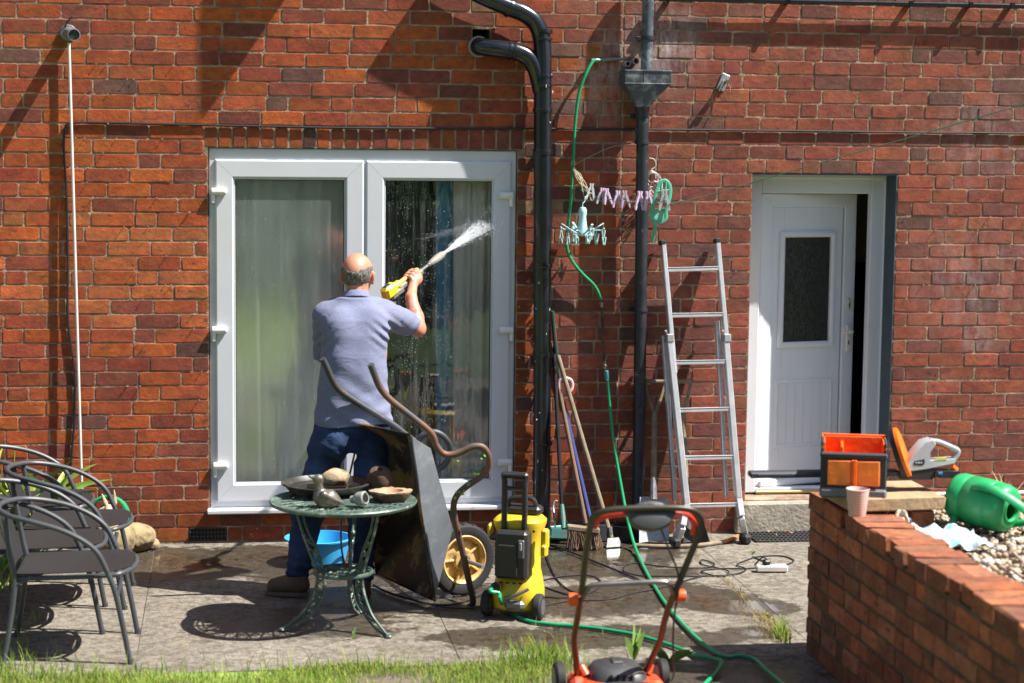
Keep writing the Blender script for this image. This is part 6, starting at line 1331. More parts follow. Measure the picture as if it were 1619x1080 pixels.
mb = MB(); mb.lathe([(.001, .002), (.036, .001), (.0365, .003), (.0495, .118), (.0515, .120), (.0495, .122), (.047, .118), (.035, .006), (.001, .005)], g, 30, cap0=False, cap1=False); mb.build('cup', CUP, cp)
# hedge trimmer
TY = -3.14; tz0 = slz+.064
ht = thing('hedge_trimmer', (P(1450, 745, TY).x, TY, tz0), 'grey and orange cordless hedge trimmer lying on the slab, blade pointing left', 'hedge trimmer')
TGR = mat('trimmer_grey', (.36, .37, .39), .4, var=.06); TBK = mat('trimmer_black', (.022, .022, .025), .45); TOR = mat('trimmer_orange', (.80, .15, .01), .4, var=.05)
def tpr(mb, px, y0, y1, bev=0):
    poly = [P(u, v, TY) for u, v in px]; n = len(poly); ins = sum(poly, Vector())/n
    a = [p+Vector((0, y0-TY+.006, 0)) for p in poly]; bq_ = [p.lerp(ins, .06)+Vector((0, y0-TY, 0)) for p in poly]; c_ = [p+Vector((0, y1-TY, 0)) for p in poly]
    vs = bq_+a+c_; mb.add(vs, [tuple(range(n))]+[(k_, (k_+1) % n, n+(k_+1) % n, n+k_) for k_ in range(n)]+[(n+k_, n+(k_+1) % n, 2*n+(k_+1) % n, 2*n+k_) for k_ in range(n)]+[tuple(range(2*n, 3*n))[::-1]])
mb = MB(); tpr(mb, [(1432, 727), (1458, 697), (1472, 693), (1476, 700), (1467, 712), (1466, 727), (1508, 724), (1506, 731), (1462, 740), (1440, 743), (1425, 744)], TY-.035, TY+.045)
mb.tube(catmull([P(1470, 697, TY), P(1482, 698, TY), P(1500, 705, TY), P(1512, 711, TY), P(1514, 716, TY), P(1508, 726, TY)], 5), .013, 10, flat=(1, 1.2)); mb.build('housing', TGR, ht, 40)
mb = MB(); mb.tube(catmull([P(1474, 694.5, TY), P(1486, 696, TY), P(1500, 702, TY), P(1511, 708, TY)], 5), .0085, 8); mb.build('grip_pad', TBK, ht)
mb = MB(); mb.tube(catmull([P(1468, 706, TY), P(1480, 705, TY), P(1492, 708, TY), P(1499, 714, TY)], 5), .007, 8); mb.tube([P(1505, 738, TY), P(1512, 744, TY)], .014, 8); mb.build('trigger', TOR, ht)
mb = MB(); ec = P(1424, 716, TY); Md = axis_m((.85, -.45, .34), (0, 0, 1)); mb.lathe([(.075, -.025), (.098, -.022), (.102, 0)], ec, 24, Md, sx=.55, sy=1.15); mb.build('guard', TBK, ht)
mb = MB(); mb.lathe([(.101, .001), (.098, .016), (.08, .021), (.001, .022)], ec, 24, Md, sx=.55, sy=1.15, cap1=False); mb.build('guard_face', TOR, ht)
mb = MB(); tpr(mb, [(1440, 743), (1475, 738), (1478, 752), (1470, 757), (1420, 757), (1415, 748)], TY-.03, TY+.04); tpr(mb, [(1474, 742), (1513, 743), (1516, 747), (1514, 754), (1480, 754), (1472, 750)], TY-.04, TY+.04); mb.build('base', TBK, ht, 40)
mb = MB(); c = P(1487, 748.5, TY-.043); mb.span((c.x-.010, TY-.0425, c.z-.006), (c.x+.010, TY-.0405, c.z+.006), .001); mb.build('battery_label', mat('label_blue', (.02, .22, .45), .4), ht)
mb = MB(); poly = [(1444, 735), (1446, 729), (1462, 726), (1462, 733), (1459, 736)]; ps = [P(u, v, TY-.0365) for u, v in poly]; mb.add(ps+[p+Vector((0, .002, 0)) for p in ps], [(0, 1, 2, 3, 4), (9, 8, 7, 6, 5)]+[(k_, (k_+1) % 5, 5+(k_+1) % 5, 5+k_) for k_ in range(5)]); lb = mb.build('badge', TBK, ht)
mb = MB()
for u in (1448.5, 1451.5, 1454, 1457): p = P(u, 731.5, TY-.0385); mb.box(p, (.0045, .001, .007), (0, R_(15), 0), 0)
mb.build('badge_mark', mat('mark_white', (.6, .6, .6), .5), ht)
mb = MB(); mb.span((P(1474, 723, TY).x, TY-.0365, P(1474, 725.5, TY).z), (P(1492, 723, TY).x, TY-.033, P(1474, 721.5, TY).z), .0); mb.build('warning_strip', mat('strip_yellow', (.55, .50, .05), .5), ht)
b0, b1 = P(1184, 750, TY+.06), P(1420, 747, TY+.01)
mb = MB(); z = (b1-b0).normalized(); x_ = Vector((0, 0, 1)); x_ = (x_-z*x_.dot(z)).normalized(); M = Matrix((x_, z.cross(x_), z)).transposed(); mb.box((b0+b1)/2, (.026, .07, (b1-b0).length), M, .006); mb.box(b0.lerp(b1, .32)+Vector((0, -.036, .0)), (.014, .006, (b1-b0).length*.55), M, .002); mb.build('blade_cover', mat('cover_dark', (.045, .05, .062), .45), ht)
# rail behind the bed
rl = thing('metal_rail', (1.9, -2.80, ztop), 'thin aluminium tube lying along the back edge of the pebble bed', 'tube')
mb = MB(); a_, b_ = P(1436, 754, -2.80), P(1640, 752, -2.80); mb.tube([(a_.x, -2.80, ztop+.028), (b_.x+1.2, -2.80, ztop+.030)], .0105, 10); mb.build('tube', ALU, rl)
# watering can
WCG = mat('can_green', (.012, .32, .10), .42, var=.1, spec=.5, bump=.1, bs=40, c2=(.05, .30, .13), c2s=20, c2t=.6, c2w=.1); c = P(1556, 796, -3.32); wc = thing('watering_can', (c.x, -3.32, .69), 'bright green plastic watering can lying on its side on the pebbles', 'watering can')
ax = Vector((.56, -.82, -.08)).normalized(); M = axis_m(ax); cb_ = Vector((c.x, -3.32, .80))
mb = MB(); prof = [(.001, -.148), (.085, -.148), (.103, -.138), (.108, -.12), (.108, -.075), (.105, -.072), (.105, -.066), (.1085, -.063), (.110, 0), (.110, .05), (.106, .055), (.108, .062), (.106, .10), (.098, .125), (.08, .137), (.045, .140), (.043, .132)]
mb.lathe(prof, cb_, 36, M, cap0=False, cap1=False); mb.lathe([(.0445, .139), (.047, .145), (.052, .146), (.055, .140)], cb_, 24, M, cap0=False, cap1=False); mb.lathe([(.043, .133), (.10, .05), (.10, -.135), (.001, -.14)], cb_, 24, M, cap0=False, cap1=False)
mb.build('body', WCG, wc, 50)
f = M @ Vector((0, 0, 1)); s1 = Vector((.0, -.6, .35)); s1 = (s1-f*s1.dot(f)).normalized()
mb = MB(); mb.tube(catmull([cb_-f*.03+s1*.098, cb_+f*.03+s1*.122, cb_+f*.10+s1*.118, cb_+f*.19+s1*.06, cb_+f*.23-s1*.0, cb_+f*.20-s1*.06, cb_+f*.10-s1*.10], 5), .016, 10, flat=(.6, 1.3), up=s1); mb.build('handle', WCG, wc)
mb = MB(); d2 = f.cross(s1); mb.tube(catmull([cb_-f*.09+d2*.10, cb_-f*.06+d2*.17, cb_+f*.06+d2*.24, cb_+f*.16+d2*.28], 4), .018, 10); mb.build('spout', WCG, wc)
# ornament, cloth, sticks
orn = thing('flower_ornament', G(1425, 832, .70), 'cream flower-shaped ornament with a pink stem lying on the pebbles', 'ornament')
CRM = mat('ornament_cream', (.60, .55, .44), .5, var=.1); hc = P(1424, 822, -3.36)
mb = MB(); M = axis_m((-.1, -.75, .65))
for i in range(6):
    a = 2*math.pi*i/6; mb.ell(hc+M @ Vector((math.cos(a)*.024, math.sin(a)*.024, .012)), (.019, .008, .024), (R_(-20), 0, a+1.57), n=8, m=6)
mb.lathe([(.010, -.03), (.020, -.01), (.026, .0), (.022, .004), (.001, -.01)], hc, 14, M, cap1=False); mb.build('flower', CRM, orn)
mb = MB(); mb.tube([P(1428, 832, -3.38), P(1446, 842, -3.45), P(1463, 854, -3.53)], [.018, .017, .016], 12); mb.build('stem', mat('stem_pink', (.42, .15, .15), .4), orn)
mb = MB(); mb.ell(P(1413, 823, -3.34), (.02, .02, .02), n=12, m=8); mb.build('yellow_ball', mat('ball_yellow', (.55, .45, .08), .5), orn)
mb = MB(); mb.ell(P(1437, 825, -3.34), (.014, .014, .02), n=10, m=8); mb.build('blue_bead', mat('bead_blue', (.05, .07, .13), .4), orn)
ca = G(1452, 852, .70); cbx = G(1535, 848, .70); rr2 = np.random.default_rng(4)
nu, nv = 26, 18; c0_, c1_ = G(1490, 838, .705), G(1480, 870, .705)
ph = rr2.uniform(0, 6.28, 8); vs = []
for j in range(nv+1):
    for i in range(nu+1):
        u, v = i/nu, j/nv; x = ca.x+(cbx.x-ca.x)*u+.015*math.sin(v*9+ph[0]); y_ = c0_.y+(c1_.y-c0_.y)*v+.012*math.sin(u*11+ph[1])
        zz = .706+.012+.011*math.sin(u*17+v*9+ph[2])+.009*math.sin(u*9-v*19+ph[3])+.008*math.sin(u*31+ph[4])*math.sin(v*23+ph[5]); vs.append((x, y_, zz))
mb = MB(); mb.add(vs, [(j*(nu+1)+i, j*(nu+1)+i+1, (j+1)*(nu+1)+i+1, (j+1)*(nu+1)+i) for j in range(nv) for i in range(nu)]); tag(mb.build('cloth', mat('cloth_blue_white', (.62, .70, .74), .7, var=.1, c2=(.22, .46, .60), c2s=16, c2t=.53, c2w=.06), None, 60), 'crumpled light blue and white wipe lying on the pebbles', 'cloth')
mb = MB(); mb.tube([G(1420, 836, .70), G(1475, 840, .70), G(1530, 846, .70)], .008, 7); tag(mb.build('stick', WOODM, None), 'thin weathered stick lying on the pebbles behind the blue wipe', 'stick')
STRAW = mat('straw', (.50, .38, .20), .8, var=.25, vs=20)
def tuft(name, base, n, h, sp, mt, label, cat, seed, w=.004, flat=.0, kind=None):
    rr = random.Random(seed); mb = MB()
    for i in range(n):
        b = Vector(base)+Vector((rr.uniform(-sp, sp)*.5, rr.uniform(-sp, sp)*.5, 0)); a = rr.uniform(0, 6.28); l = h*rr.uniform(.4, 1); k_ = rr.uniform(.2, 1.)*(1+flat)
        blade(mb, b, b+Vector((math.cos(a)*l*k_, math.sin(a)*l*k_, l*(1-flat))), w*rr.uniform(.6, 1.2), .05*h, 5)
    return tag(mb.build(name, mt, None, 0), label, cat, kind=kind)
tuft('dry_grass', (P(1588, 750, -2.78).x, -2.78, ztop), 9, .15, .05, STRAW, 'few bent straw stalks growing behind the watering can', 'dry grass', 1, .003)
# ================================================================== the man
SKIN = mat('skin', (.52, .245, .165), .48, var=.12, vs=14, bump=.12, bs=90, c2=(.50, .17, .11), c2s=9, c2t=.6, c2w=.15); SKIN.node_tree.nodes['Principled BSDF'].inputs['Subsurface Weight'].default_value = .0
YB = -1.38
def K(u, v, y_=YB): return P(u, v, y_)
man = thing('person', (K(556, 700).x, YB, 0), 'balding man seen from behind in blue polo shirt and jeans, spraying the patio door', 'person')
h = .0052
hd = K(565, 434, -1.24); nk = K(563, 472, -1.29); shL, shR = K(518, 498, -1.27), K(609, 497, -1.27); elL, elR = K(512, 558, -1.16), K(660, 519, -1.10)
wrR = K(650, 470, -1.0); fsR = K(649, 455, -.985)
GA, GB = P(612, 468, -1.02), P(708, 396, -.62); gax = (GB-GA).normalized()
wrL = P(600, 512, -1.0); fsL = P(610, 500, -.97)
b = SDF((-1.55, -1.75, -.0), (-.52, -.78, 1.79), h)
# torso, pelvis and legs (under the clothes)
hipx = K(556, 700).x
b.loft([(.80, hipx, -1.38, .165, .11), (.95, hipx+.005, -1.37, .165, .11), (1.1, hipx+.01, -1.36, .16, .11), (1.25, hipx+.02, -1.33, .165, .11), (1.38, hd.x-.01, -1.30, .16, .10), (1.46, hd.x, -1.285, .10, .075)], .02)
b.cone(shL, shR, .05, .05, .04)
kL, aL = K(487, 812, -1.36), K(471, 905, -1.37); kR, aR = K(574, 815, -1.47), K(571, 915, -1.47)
hL, hR = K(518, 712, -1.38), K(592, 705, -1.43)
b.chain([hL, kL, aL], [.075, .052, .04], .02).chain([hR, kR, aR], [.075, .052, .04], .02)
# neck and head
b.cone(nk-Vector((0, .0, .04)), hd-Vector((0, .02, .06)), .060, .055, .03)
yawh = R_(-18); Rh = rotm(0, 0, yawh)
def H(x, y_, z_): return hd+Rh @ Vector((x, y_, z_))
b.ell(H(0, -.005, .015), (.079, .098, .096), .02, (0, 0, yawh)).ell(H(0, .03, -.05), (.060, .068, .065), .03, (0, 0, yawh)).cone(H(0, .07, -.085), H(0, .075, -.09), .028, .026, .02)
b.cone(H(0, .093, .01), H(0, .118, -.032), .009, .015, .012)                     # nose
b.ell(H(0, .088, .022), (.05, .016, .012), .012, (0, 0, yawh)).ell(H(0, .098, -.062), (.024, .012, .010), .008, (0, 0, yawh))  # brow, lips
for s_ in (-1, 1):
    b.ell(H(.030*s_, .098, .006), (.014, .012, .010), .006, (0, 0, yawh), op='s')
    b.ell(H(.080*s_, .0, -.012), (.012, .026, .034), .008, (R_(12), R_(8*s_), yawh+.45*s_)).ell(H(.090*s_, .004, -.010), (.006, .014, .020), .004, (R_(12), 0, yawh+.45*s_), op='s').ell(H(.080*s_, .004, -.042), (.008, .012, .010), .008, (0, 0, yawh))
b.ell(H(0, .107, -.063), (.022, .006, .0025), .003, (0, 0, yawh), op='s')
for i in range(3): b.cone(H(-.05, -.07+.006*i, -.055-.022*i), H(.05, -.07+.006*i, -.053-.022*i), .0025, .0025, .006, op='s')   # nape creases
# arms
b.chain([shR, elR, elR.lerp(wrR, .35), wrR], [.052, .042, .043, .029], .02); b.ell(elR+Vector((.006, -.018, -.012)), (.03, .03, .03), .02)
b.chain([shL, elL, elL.lerp(wrL, .35), wrL], [.052, .042, .041, .029], .02)
def fist(c, axis, pal, up):
    """hand closed round a bar through c along axis; pal = from the bar towards the palm, up = along the knuckle row"""
    a = axis.normalized(); p = (pal-a*pal.dot(a)).normalized(); q_ = a.cross(p)
    if q_.dot(up) < 0: q_ = -q_
    rb = .026
    b.ell(c+p*.034, (.030, .030, .030), .015); b.cone(c+p*.034-a*.026, c+p*.034+a*.028, .021, .021, .02)
    for i, off in enumerate((.034, .012, -.011, -.032)):
        L_ = (1, 1.08, 1.02, .85)[i]; r_ = (.0105, .0108, .0104, .0092)[i]; cc = c+a*off
        pts = [cc+p*.040+q_*.012, cc+p*.020+q_*.036*L_, cc-p*.014+q_*.030*L_, cc-p*.030+q_*.004]
        b.chain(pts, [r_*1.12, r_, r_*.95, r_*.85], .005)
    th = [c+p*.040+a*.030-q_*.014, c+p*.022+a*.046-q_*.026, c-p*.006+a*.052-q_*.024, c-p*.022+a*.050-q_*.010]; b.chain(th, [.0135, .0125, .0115, .0095], .007)
cR = GA.lerp(GB, .40); cR = P(650, 446, -.86); cR = GA+gax*((cR-GA).dot(gax)); fist(cR, gax, Vector((.35, -.75, -.35)), Vector((0, 0, 1))); b.cone(wrR, cR+Vector((.012, -.03, -.02)), .028, .024, .015)
grip0, grip1 = P(618, 476, -.99), P(606, 520, -.985); gl = (grip1-grip0).normalized(); cL = grip0.lerp(grip1, .62); fist(cL, -gl, Vector((-.4, -.6, 0)), Vector((-.6, .4, 0))); b.cone(wrL, cL+Vector((-.012, -.028, 0)), .028, .024, .015)
b.mesh('body', SKIN, man)
N, L = nt(SKIN); bs_ = N['Principled BSDF']; src = bs_.inputs['Base Color'].links[0].from_socket; tc = [n for n in N if n.type == 'TEX_COORD'][0]
def skin_spot(p, r0, r1, colr, amt, noisy=0):
    global src
    d = N.new('ShaderNodeVectorMath'); d.operation = 'DISTANCE'; L.new(tc.outputs['Object'], d.inputs[0]); d.inputs[1].default_value = Vector(p)-man.location
    q = N.new('ShaderNodeMapRange'); q.inputs[1].default_value = r0; q.inputs[2].default_value = r1; q.inputs[3].default_value = amt; q.inputs[4].default_value = 0; L.new(d.outputs['Value'], q.inputs[0]); f = q.outputs[0]
    if noisy:
        n = N.new('ShaderNodeTexNoise'); n.inputs['Scale'].default_value = noisy; n.inputs['Detail'].default_value = 4; L.new(tc.outputs['Object'], n.inputs[0]); e = N.new('ShaderNodeMapRange'); e.inputs[1].default_value = .48; e.inputs[2].default_value = .56; L.new(n.outputs[0], e.inputs[0]); k = N.new('ShaderNodeMath'); k.operation = 'MULTIPLY'; L.new(f, k.inputs[0]); L.new(e.outputs[0], k.inputs[1]); f = k.outputs[0]
    m = N.new('ShaderNodeMixRGB'); L.new(f, m.inputs[0]); L.new(src, m.inputs[1]); m.inputs[2].default_value = colr+(1,); src = m.outputs[0]; L.new(src, bs_.inputs['Base Color'])
skin_spot(elR.lerp(wrR, .58)+Vector((.012, -.038, 0)), .012, .042, (.07, .075, .085), .75, 55)
for s_ in (-1, 1): skin_spot(H(.086*s_, 0, -.012), .02, .05, (.55, .17, .11), .7)
skin_spot(elR+Vector((.005, -.035, -.02)), .01, .05, (.50, .16, .11), .6); skin_spot(H(0, -.04, .11), .02, .09, (.56, .22, .14), .5); skin_spot(cR, .02, .08, (.52, .20, .13), .5)
mb = MB()
for s_ in (-1, 1): mb.ell(H(.030*s_, .089, .006), (.0105, .0105, .0105), n=12, m=8)
mb.build('eyes', mat('eye_white', (.5, .48, .45), .2), man)
mb = MB(); t0, t1 = elR.lerp(wrR, .55), elR.lerp(wrR, .75); rr = random.Random(3)
# hair: close-cropped fringe round the back and sides of the head
HAIR = bpy.data.materials.new('grey_hair'); HAIR.use_nodes = True; N, L = nt(HAIR); bb = N['Principled BSDF']; tc = N.new('ShaderNodeTexCoord'); mp = N.new('ShaderNodeMapping'); mp.inputs['Scale'].default_value = (1, 1, .35); L.new(tc.outputs['Object'], mp.inputs[0]); no = N.new('ShaderNodeTexNoise'); no.inputs['Scale'].default_value = 150; no.inputs['Detail'].default_value = 4; L.new(mp.outputs[0], no.inputs[0]); cr = N.new('ShaderNodeValToRGB'); cr.color_ramp.elements[0].position = .35; cr.color_ramp.elements[0].color = (.03, .026, .023, 1); cr.color_ramp.elements[1].position = .75; cr.color_ramp.elements[1].color = (.27, .24, .21, 1); L.new(no.outputs[0], cr.inputs[0]); L.new(cr.outputs[0], bb.inputs['Base Color']); bb.inputs['Roughness'].default_value = .6
bp = N.new('ShaderNodeBump'); bp.inputs['Strength'].default_value = .8; bp.inputs['Distance'].default_value = .004; L.new(no.outputs[0], bp.inputs['Height']); L.new(bp.outputs[0], bb.inputs['Normal'])
hs_ = SDF(H(0, 0, 0)-Vector((.13, .13, .13)), H(0, 0, 0)+Vector((.13, .13, .13)), .0042)
hs_.ell(H(0, -.007, .012), (.0822, .1010, .0925), 0, (0, 0, yawh)); Ri = np.array(Rh).T
def hloc(X, Y, Z): x, y_, z_ = X-hd.x, Y-hd.y, Z-hd.z; return Ri[0, 0]*x+Ri[0, 1]*y_, Ri[1, 0]*x+Ri[1, 1]*y_, z_
def hmask(X, Y, Z):
    x, y_, z_ = hloc(X, Y, Z); wob = .002*np.sin(x*260)+.002*np.sin(y_*290+x*90)
    top = z_-(.020+.030*np.clip(np.abs(x)/.08, 0, 1)**1.5)+wob; bot = -.070-z_-.0*x+wob; front = y_-.025+wob; ear = .034-np.sqrt((y_-.004)**2+(z_+.012)**2)
    return np.maximum(np.maximum(np.maximum(top, bot), front), np.where(np.abs(x) > .06, ear, -1))
hs_.cut(hmask); hs_.warp(lambda X, Y, Z: .0014*np.sin(X*420)*np.sin(Z*260)+.0012*np.sin(Y*510+Z*170)); hs_.mesh('hair', HAIR, man)
# polo shirt
SH = bpy.data.materials.new('shirt_blue'); SH.use_nodes = True; N, L = nt(SH); bb = N['Principled BSDF']; tc = N.new('ShaderNodeTexCoord'); no = N.new('ShaderNodeTexNoise'); no.inputs['Scale'].default_value = 320; no.inputs['Detail'].default_value = 3; L.new(tc.outputs['Object'], no.inputs[0]); cr = N.new('ShaderNodeValToRGB'); cr.color_ramp.elements[0].position = .36; cr.color_ramp.elements[0].color = (.135, .15, .245, 1); cr.color_ramp.elements[1].position = .66; cr.color_ramp.elements[1].color = (.225, .245, .36, 1); L.new(no.outputs[0], cr.inputs[0]); L.new(cr.outputs[0], bb.inputs['Base Color']); bb.inputs['Roughness'].default_value = .85; bb.inputs['Specular IOR Level'].default_value = .2; bb.inputs['Sheen Weight'].default_value = .08
n2 = N.new('ShaderNodeTexNoise'); n2.inputs['Scale'].default_value = 9; n2.inputs['Detail'].default_value = 4; n2.inputs['Distortion'].default_value = 1.2; mp = N.new('ShaderNodeMapping'); mp.inputs['Scale'].default_value = (1, 1, 2.2); mp.inputs['Rotation'].default_value = (0, .5, 0); L.new(tc.outputs['Object'], mp.inputs[0]); L.new(mp.outputs[0], n2.inputs[0]); bp = N.new('ShaderNodeBump'); bp.inputs['Strength'].default_value = .25; bp.inputs['Distance'].default_value = .015; L.new(n2.outputs[0], bp.inputs['Height']); L.new(bp.outputs[0], bb.inputs['Normal'])
s = SDF((-1.32, -1.62, .80), (-.58, -1.0, 1.60), .006)
zc = lambda v: K(556, v).z
def row(v, ul, ur, cy, b_): a = K(ul, v).x; c = K(ur, v).x; return (zc(v), (a+c)/2, cy, (c-a)/2, b_)
s.loft([row(676, 495, 621, -1.385, .145), row(640, 499, 617, -1.38, .142), row(600, 504, 613, -1.375, .14), row(560, 508, 612, -1.36, .142), row(530, 509, 612, -1.34, .14), row(505, 511, 612, -1.32, .13), row(489, 520, 606, -1.30, .11), row(477, 533, 596, -1.29, .085), row(466, 542, 586, -1.285, .066)], .02, 2.3)
s.cone(shL, shR, .058, .058, .07).cone(shL.lerp(shR, .2)+Vector((0, 0, .012)), nk+Vector((0, 0, .0)), .045, .058, .05).cone(shR.lerp(shL, .2)+Vector((0, 0, .012)), nk, .045, .058, .05)
s.ell(K(535, 520, -1.40), (.075, .05, .10), .05).ell(K(590, 520, -1.40), (.075, .05, .10), .05)      # shoulder blades
s.cone(shL, shL.lerp(elL, .5), .064, .058, .06); s.cone(shL.lerp(elL, .3), shL.lerp(elL, 1.12), .062, .058, .04, flat=True); s.cone(shR, shR.lerp(elR, .5), .064, .060, .06); s.cone(shR.lerp(elR, .3), shR.lerp(elR, .82), .062, .060, .04, flat=True)
def folds(X, Y, Z):
    z0 = zc(672); t = np.clip((zc(560)-Z)/(zc(560)-z0), 0, 1); xc = X-hipx
    f = .006*t*np.sin((xc*.62+Z)*52+4*xc)*np.clip(1.2-np.abs(xc-.03)*4.5, .15, 1)+.003*t*np.sin((Z*1.0-xc*.35)*78+2)*np.clip(.5+xc*5, 0, 1)
    ar = np.exp(-(((X-K(612, 525).x)/.07)**2+((Z-zc(525))/.07)**2)); f += .007*ar*np.sin((X*.8+Z)*120+1)
    al = np.exp(-(((X-K(512, 530).x)/.05)**2+((Z-zc(540))/.1)**2)); f += .005*al*np.sin((X*1.5-Z)*100)
    f += .003*np.sin(X*23+Z*17)*np.sin(Z*21-X*9); fs = np.exp(-((X-elR.x)**2+(Y-elR.y)**2+(Z-elR.z)**2)/.012); f += .005*fs*np.sin((X-Z)*95)
    return f
s.warp(folds); s.cut(lambda X, Y, Z: (zc(669)+.006*np.sin((X-hipx)*14)+.01*np.clip((X-hipx), -.2, .2)-Z))
neckc = nk+Vector((0, .01, 0)); s.cut(lambda X, Y, Z: (Z-(nk.z+.010)))
s.mesh('polo_shirt', SH, man)
cs_ = SDF(nk-Vector((.12, .12, .06)), nk+Vector((.12, .14, .06)), .004)
cn = nk+Vector((0, .012, .012)); cs_.cone(cn-Vector((0, .004, .018)), cn+Vector((0, .008, .018)), .078, .068, 0, flat=True); cs_.cone(cn-Vector((0, .004, .03)), cn+Vector((0, .012, .04)), .068, .058, 0, op='s', flat=True); cs_.mesh('collar', SH, man)
# jeans
JE = bpy.data.materials.new('jeans_denim'); JE.use_nodes = True; N, L = nt(JE); bb = N['Principled BSDF']; tc = N.new('ShaderNodeTexCoord'); no = N.new('ShaderNodeTexNoise'); no.inputs['Scale'].default_value = 5; no.inputs['Detail'].default_value = 6; L.new(tc.outputs['Object'], no.inputs[0]); cr = N.new('ShaderNodeValToRGB'); cr.color_ramp.elements[0].position = .4; cr.color_ramp.elements[0].color = (.012, .022, .052, 1); cr.color_ramp.elements[1].position = .7; cr.color_ramp.elements[1].color = (.055, .10, .225, 1); L.new(no.outputs[0], cr.inputs[0]); L.new(cr.outputs[0], bb.inputs['Base Color']); bb.inputs['Roughness'].default_value = .85; bb.inputs['Specular IOR Level'].default_value = .2
n2 = N.new('ShaderNodeTexNoise'); n2.inputs['Scale'].default_value = 22; n2.inputs['Detail'].default_value = 5; mp = N.new('ShaderNodeMapping'); mp.inputs['Scale'].default_value = (1, 1, 1.8); L.new(tc.outputs['Object'], mp.inputs[0]); L.new(mp.outputs[0], n2.inputs[0]); bp = N.new('ShaderNodeBump'); bp.inputs['Strength'].default_value = .6; bp.inputs['Distance'].default_value = .012; L.new(n2.outputs[0], bp.inputs['Height']); L.new(bp.outputs[0], bb.inputs['Normal'])
j = SDF((-1.45, -1.70, .05), (-.72, -1.12, .98), .0065)
def jrow(v, ul, ur, cy, b_): a = K(ul, v).x; c = K(ur, v).x; return (zc(v), (a+c)/2, cy, (c-a)/2, b_)
j.loft([jrow(652, 500, 612, -1.38, .125), jrow(680, 494, 616, -1.385, .132), jrow(700, 489, 618, -1.395, .135), jrow(711, 492, 616, -1.40, .115)], .03, 2.3)
j.cone(hL, kL, .094, .08, .03).cone(kL, aL+Vector((0, 0, .01)), .082, .060, .03); j.cone(hR, kR, .09, .078, .03).cone(kR, aR+Vector((0, 0, .01)), .080, .060, .03)
j.ell(K(528, 700, -1.46), (.085, .06, .08), .04).ell(K(588, 700, -1.48), (.085, .06, .08), .04)
def jf(X, Y, Z):
    ft = np.clip((.30-Z)/.2, 0, 1); kn = np.exp(-((Z-.45)/.12)**2); th = np.exp(-((Z-.74)/.08)**2)
    return .006*ft*np.sin(Z*120+X*20+Y*14)+.005*kn*np.sin(Z*75+X*38)+.005*th*np.sin(Z*70+(X-hipx)*48)+.002*np.sin(X*40+Z*30)
j.warp(jf); j.cut(lambda X, Y, Z: .078-Z); j.mesh('jeans', JE, man)
mb = MB()
for (u0, v0, w_, h_) in ((516, 700, .11, .12), (583, 700, .11, .12)):
    pass
# shoes
SHO = mat('shoe_brown', (.11, .062, .038), .6, var=.3, vs=16, bump=.3, bs=60); SOL_ = mat('shoe_sole', (.16, .11, .075), .7)
def shoe(heel, toe):
    d = (toe-heel); d.z = 0; L_ = d.length; d.normalize(); sdv = Vector((-d.y, d.x, 0)); q = lambda f, s_, z_: Vector((heel.x, heel.y, 0))+d*f+sdv*s_+Vector((0, 0, z_))
    lo = Vector((min(heel.x, toe.x)-.08, min(heel.y, toe.y)-.08, -.005)); hi = Vector((max(heel.x, toe.x)+.08, max(heel.y, toe.y)+.08, .16)); s = SDF(lo, hi, .005)
    s.cone(q(.035, 0, .055), q(.05, 0, .105), .040, .042, .02).cone(q(.05, 0, .05), q(L_-.05, .004, .042), .042, .043, .02).cone(q(.07, 0, .085), q(L_*.6, 0, .058), .038, .036, .025)
    s.cut(lambda X, Y, Z: .018-Z); s.mesh('shoe', SHO, man)
    mb = MB(); n = 22; top = []; 
    for i in range(n):
        a = 2*math.pi*i/n; f = L_/2+math.cos(a)*(L_/2+.002); wd = .046*(1-.12*math.cos(a+2.6)); top.append((f, math.sin(a)*wd))
    vs = [q(f, s_, .001) for f, s_ in top]+[q(f, s_, .020) for f, s_ in top]; mb.add(vs, [tuple(range(n))[::-1], tuple(range(n, 2*n))]+[(i, (i+1) % n, n+(i+1) % n, n+i) for i in range(n)]); mb.build('sole', SOL_, man)
shoe(Vector((aL.x+.055, -1.40, 0)), Vector((aL.x-.165, -1.335, 0))); shoe(Vector((aR.x-.005, -1.53, 0)), Vector((aR.x+.03, -1.27, 0)))
# ---- the pressure-washer gun he holds
GY = mat('gun_yellow', (.72, .50, .02), .38, var=.05); GK = mat('gun_grey', (.16, .15, .135), .55, var=.15, vs=20); GD = mat('gun_dark', (.03, .03, .032), .4)
gun = thing('spray_gun', GA, 'yellow and grey pressure washer gun with long lance held by the man', 'spray gun')
upv = Vector((0, 0, 1)); upv = (upv-gax*upv.dot(gax)).normalized(); sdg = gax.cross(upv); Mg = Matrix((gax, -sdg, upv)).transposed()
LG = (GB-GA).length; Lt = lambda f, s_=0, z_=0: GA+gax*(f*LG)+sdg*s_+upv*z_
mb = MB(); mb.box(Lt(.045, 0, .016), (.10, .058, .07), Mg, .014); mb.box(Lt(.31, 0, .020), (LG*.40, .026, .020), Mg, .007); mb.box(Lt(.14, 0, .02), (LG*.16, .04, .034), Mg, .010); mb.build('body', GY, gun)
mb = MB(); mb.box(Lt(.36, 0, -.006), (LG*.40, .036, .036), Mg, .010); mb.box(Lt(.13, 0, -.018), (LG*.2, .042, .04), Mg, .01); mb.tube([grip0, grip0.lerp(grip1, .5), grip1], [.026, .022, .021], 12, flat=(1.2, .9)); mb.build('grip', GK, gun)
mb = MB(); mb.box(Lt(.03, 0, .048), (.055, .034, .012), Mg, .004); mb.box(Lt(-.03, 0, .016), (.008, .036, .05), Mg, .003); mb.build('display', GD, gun)
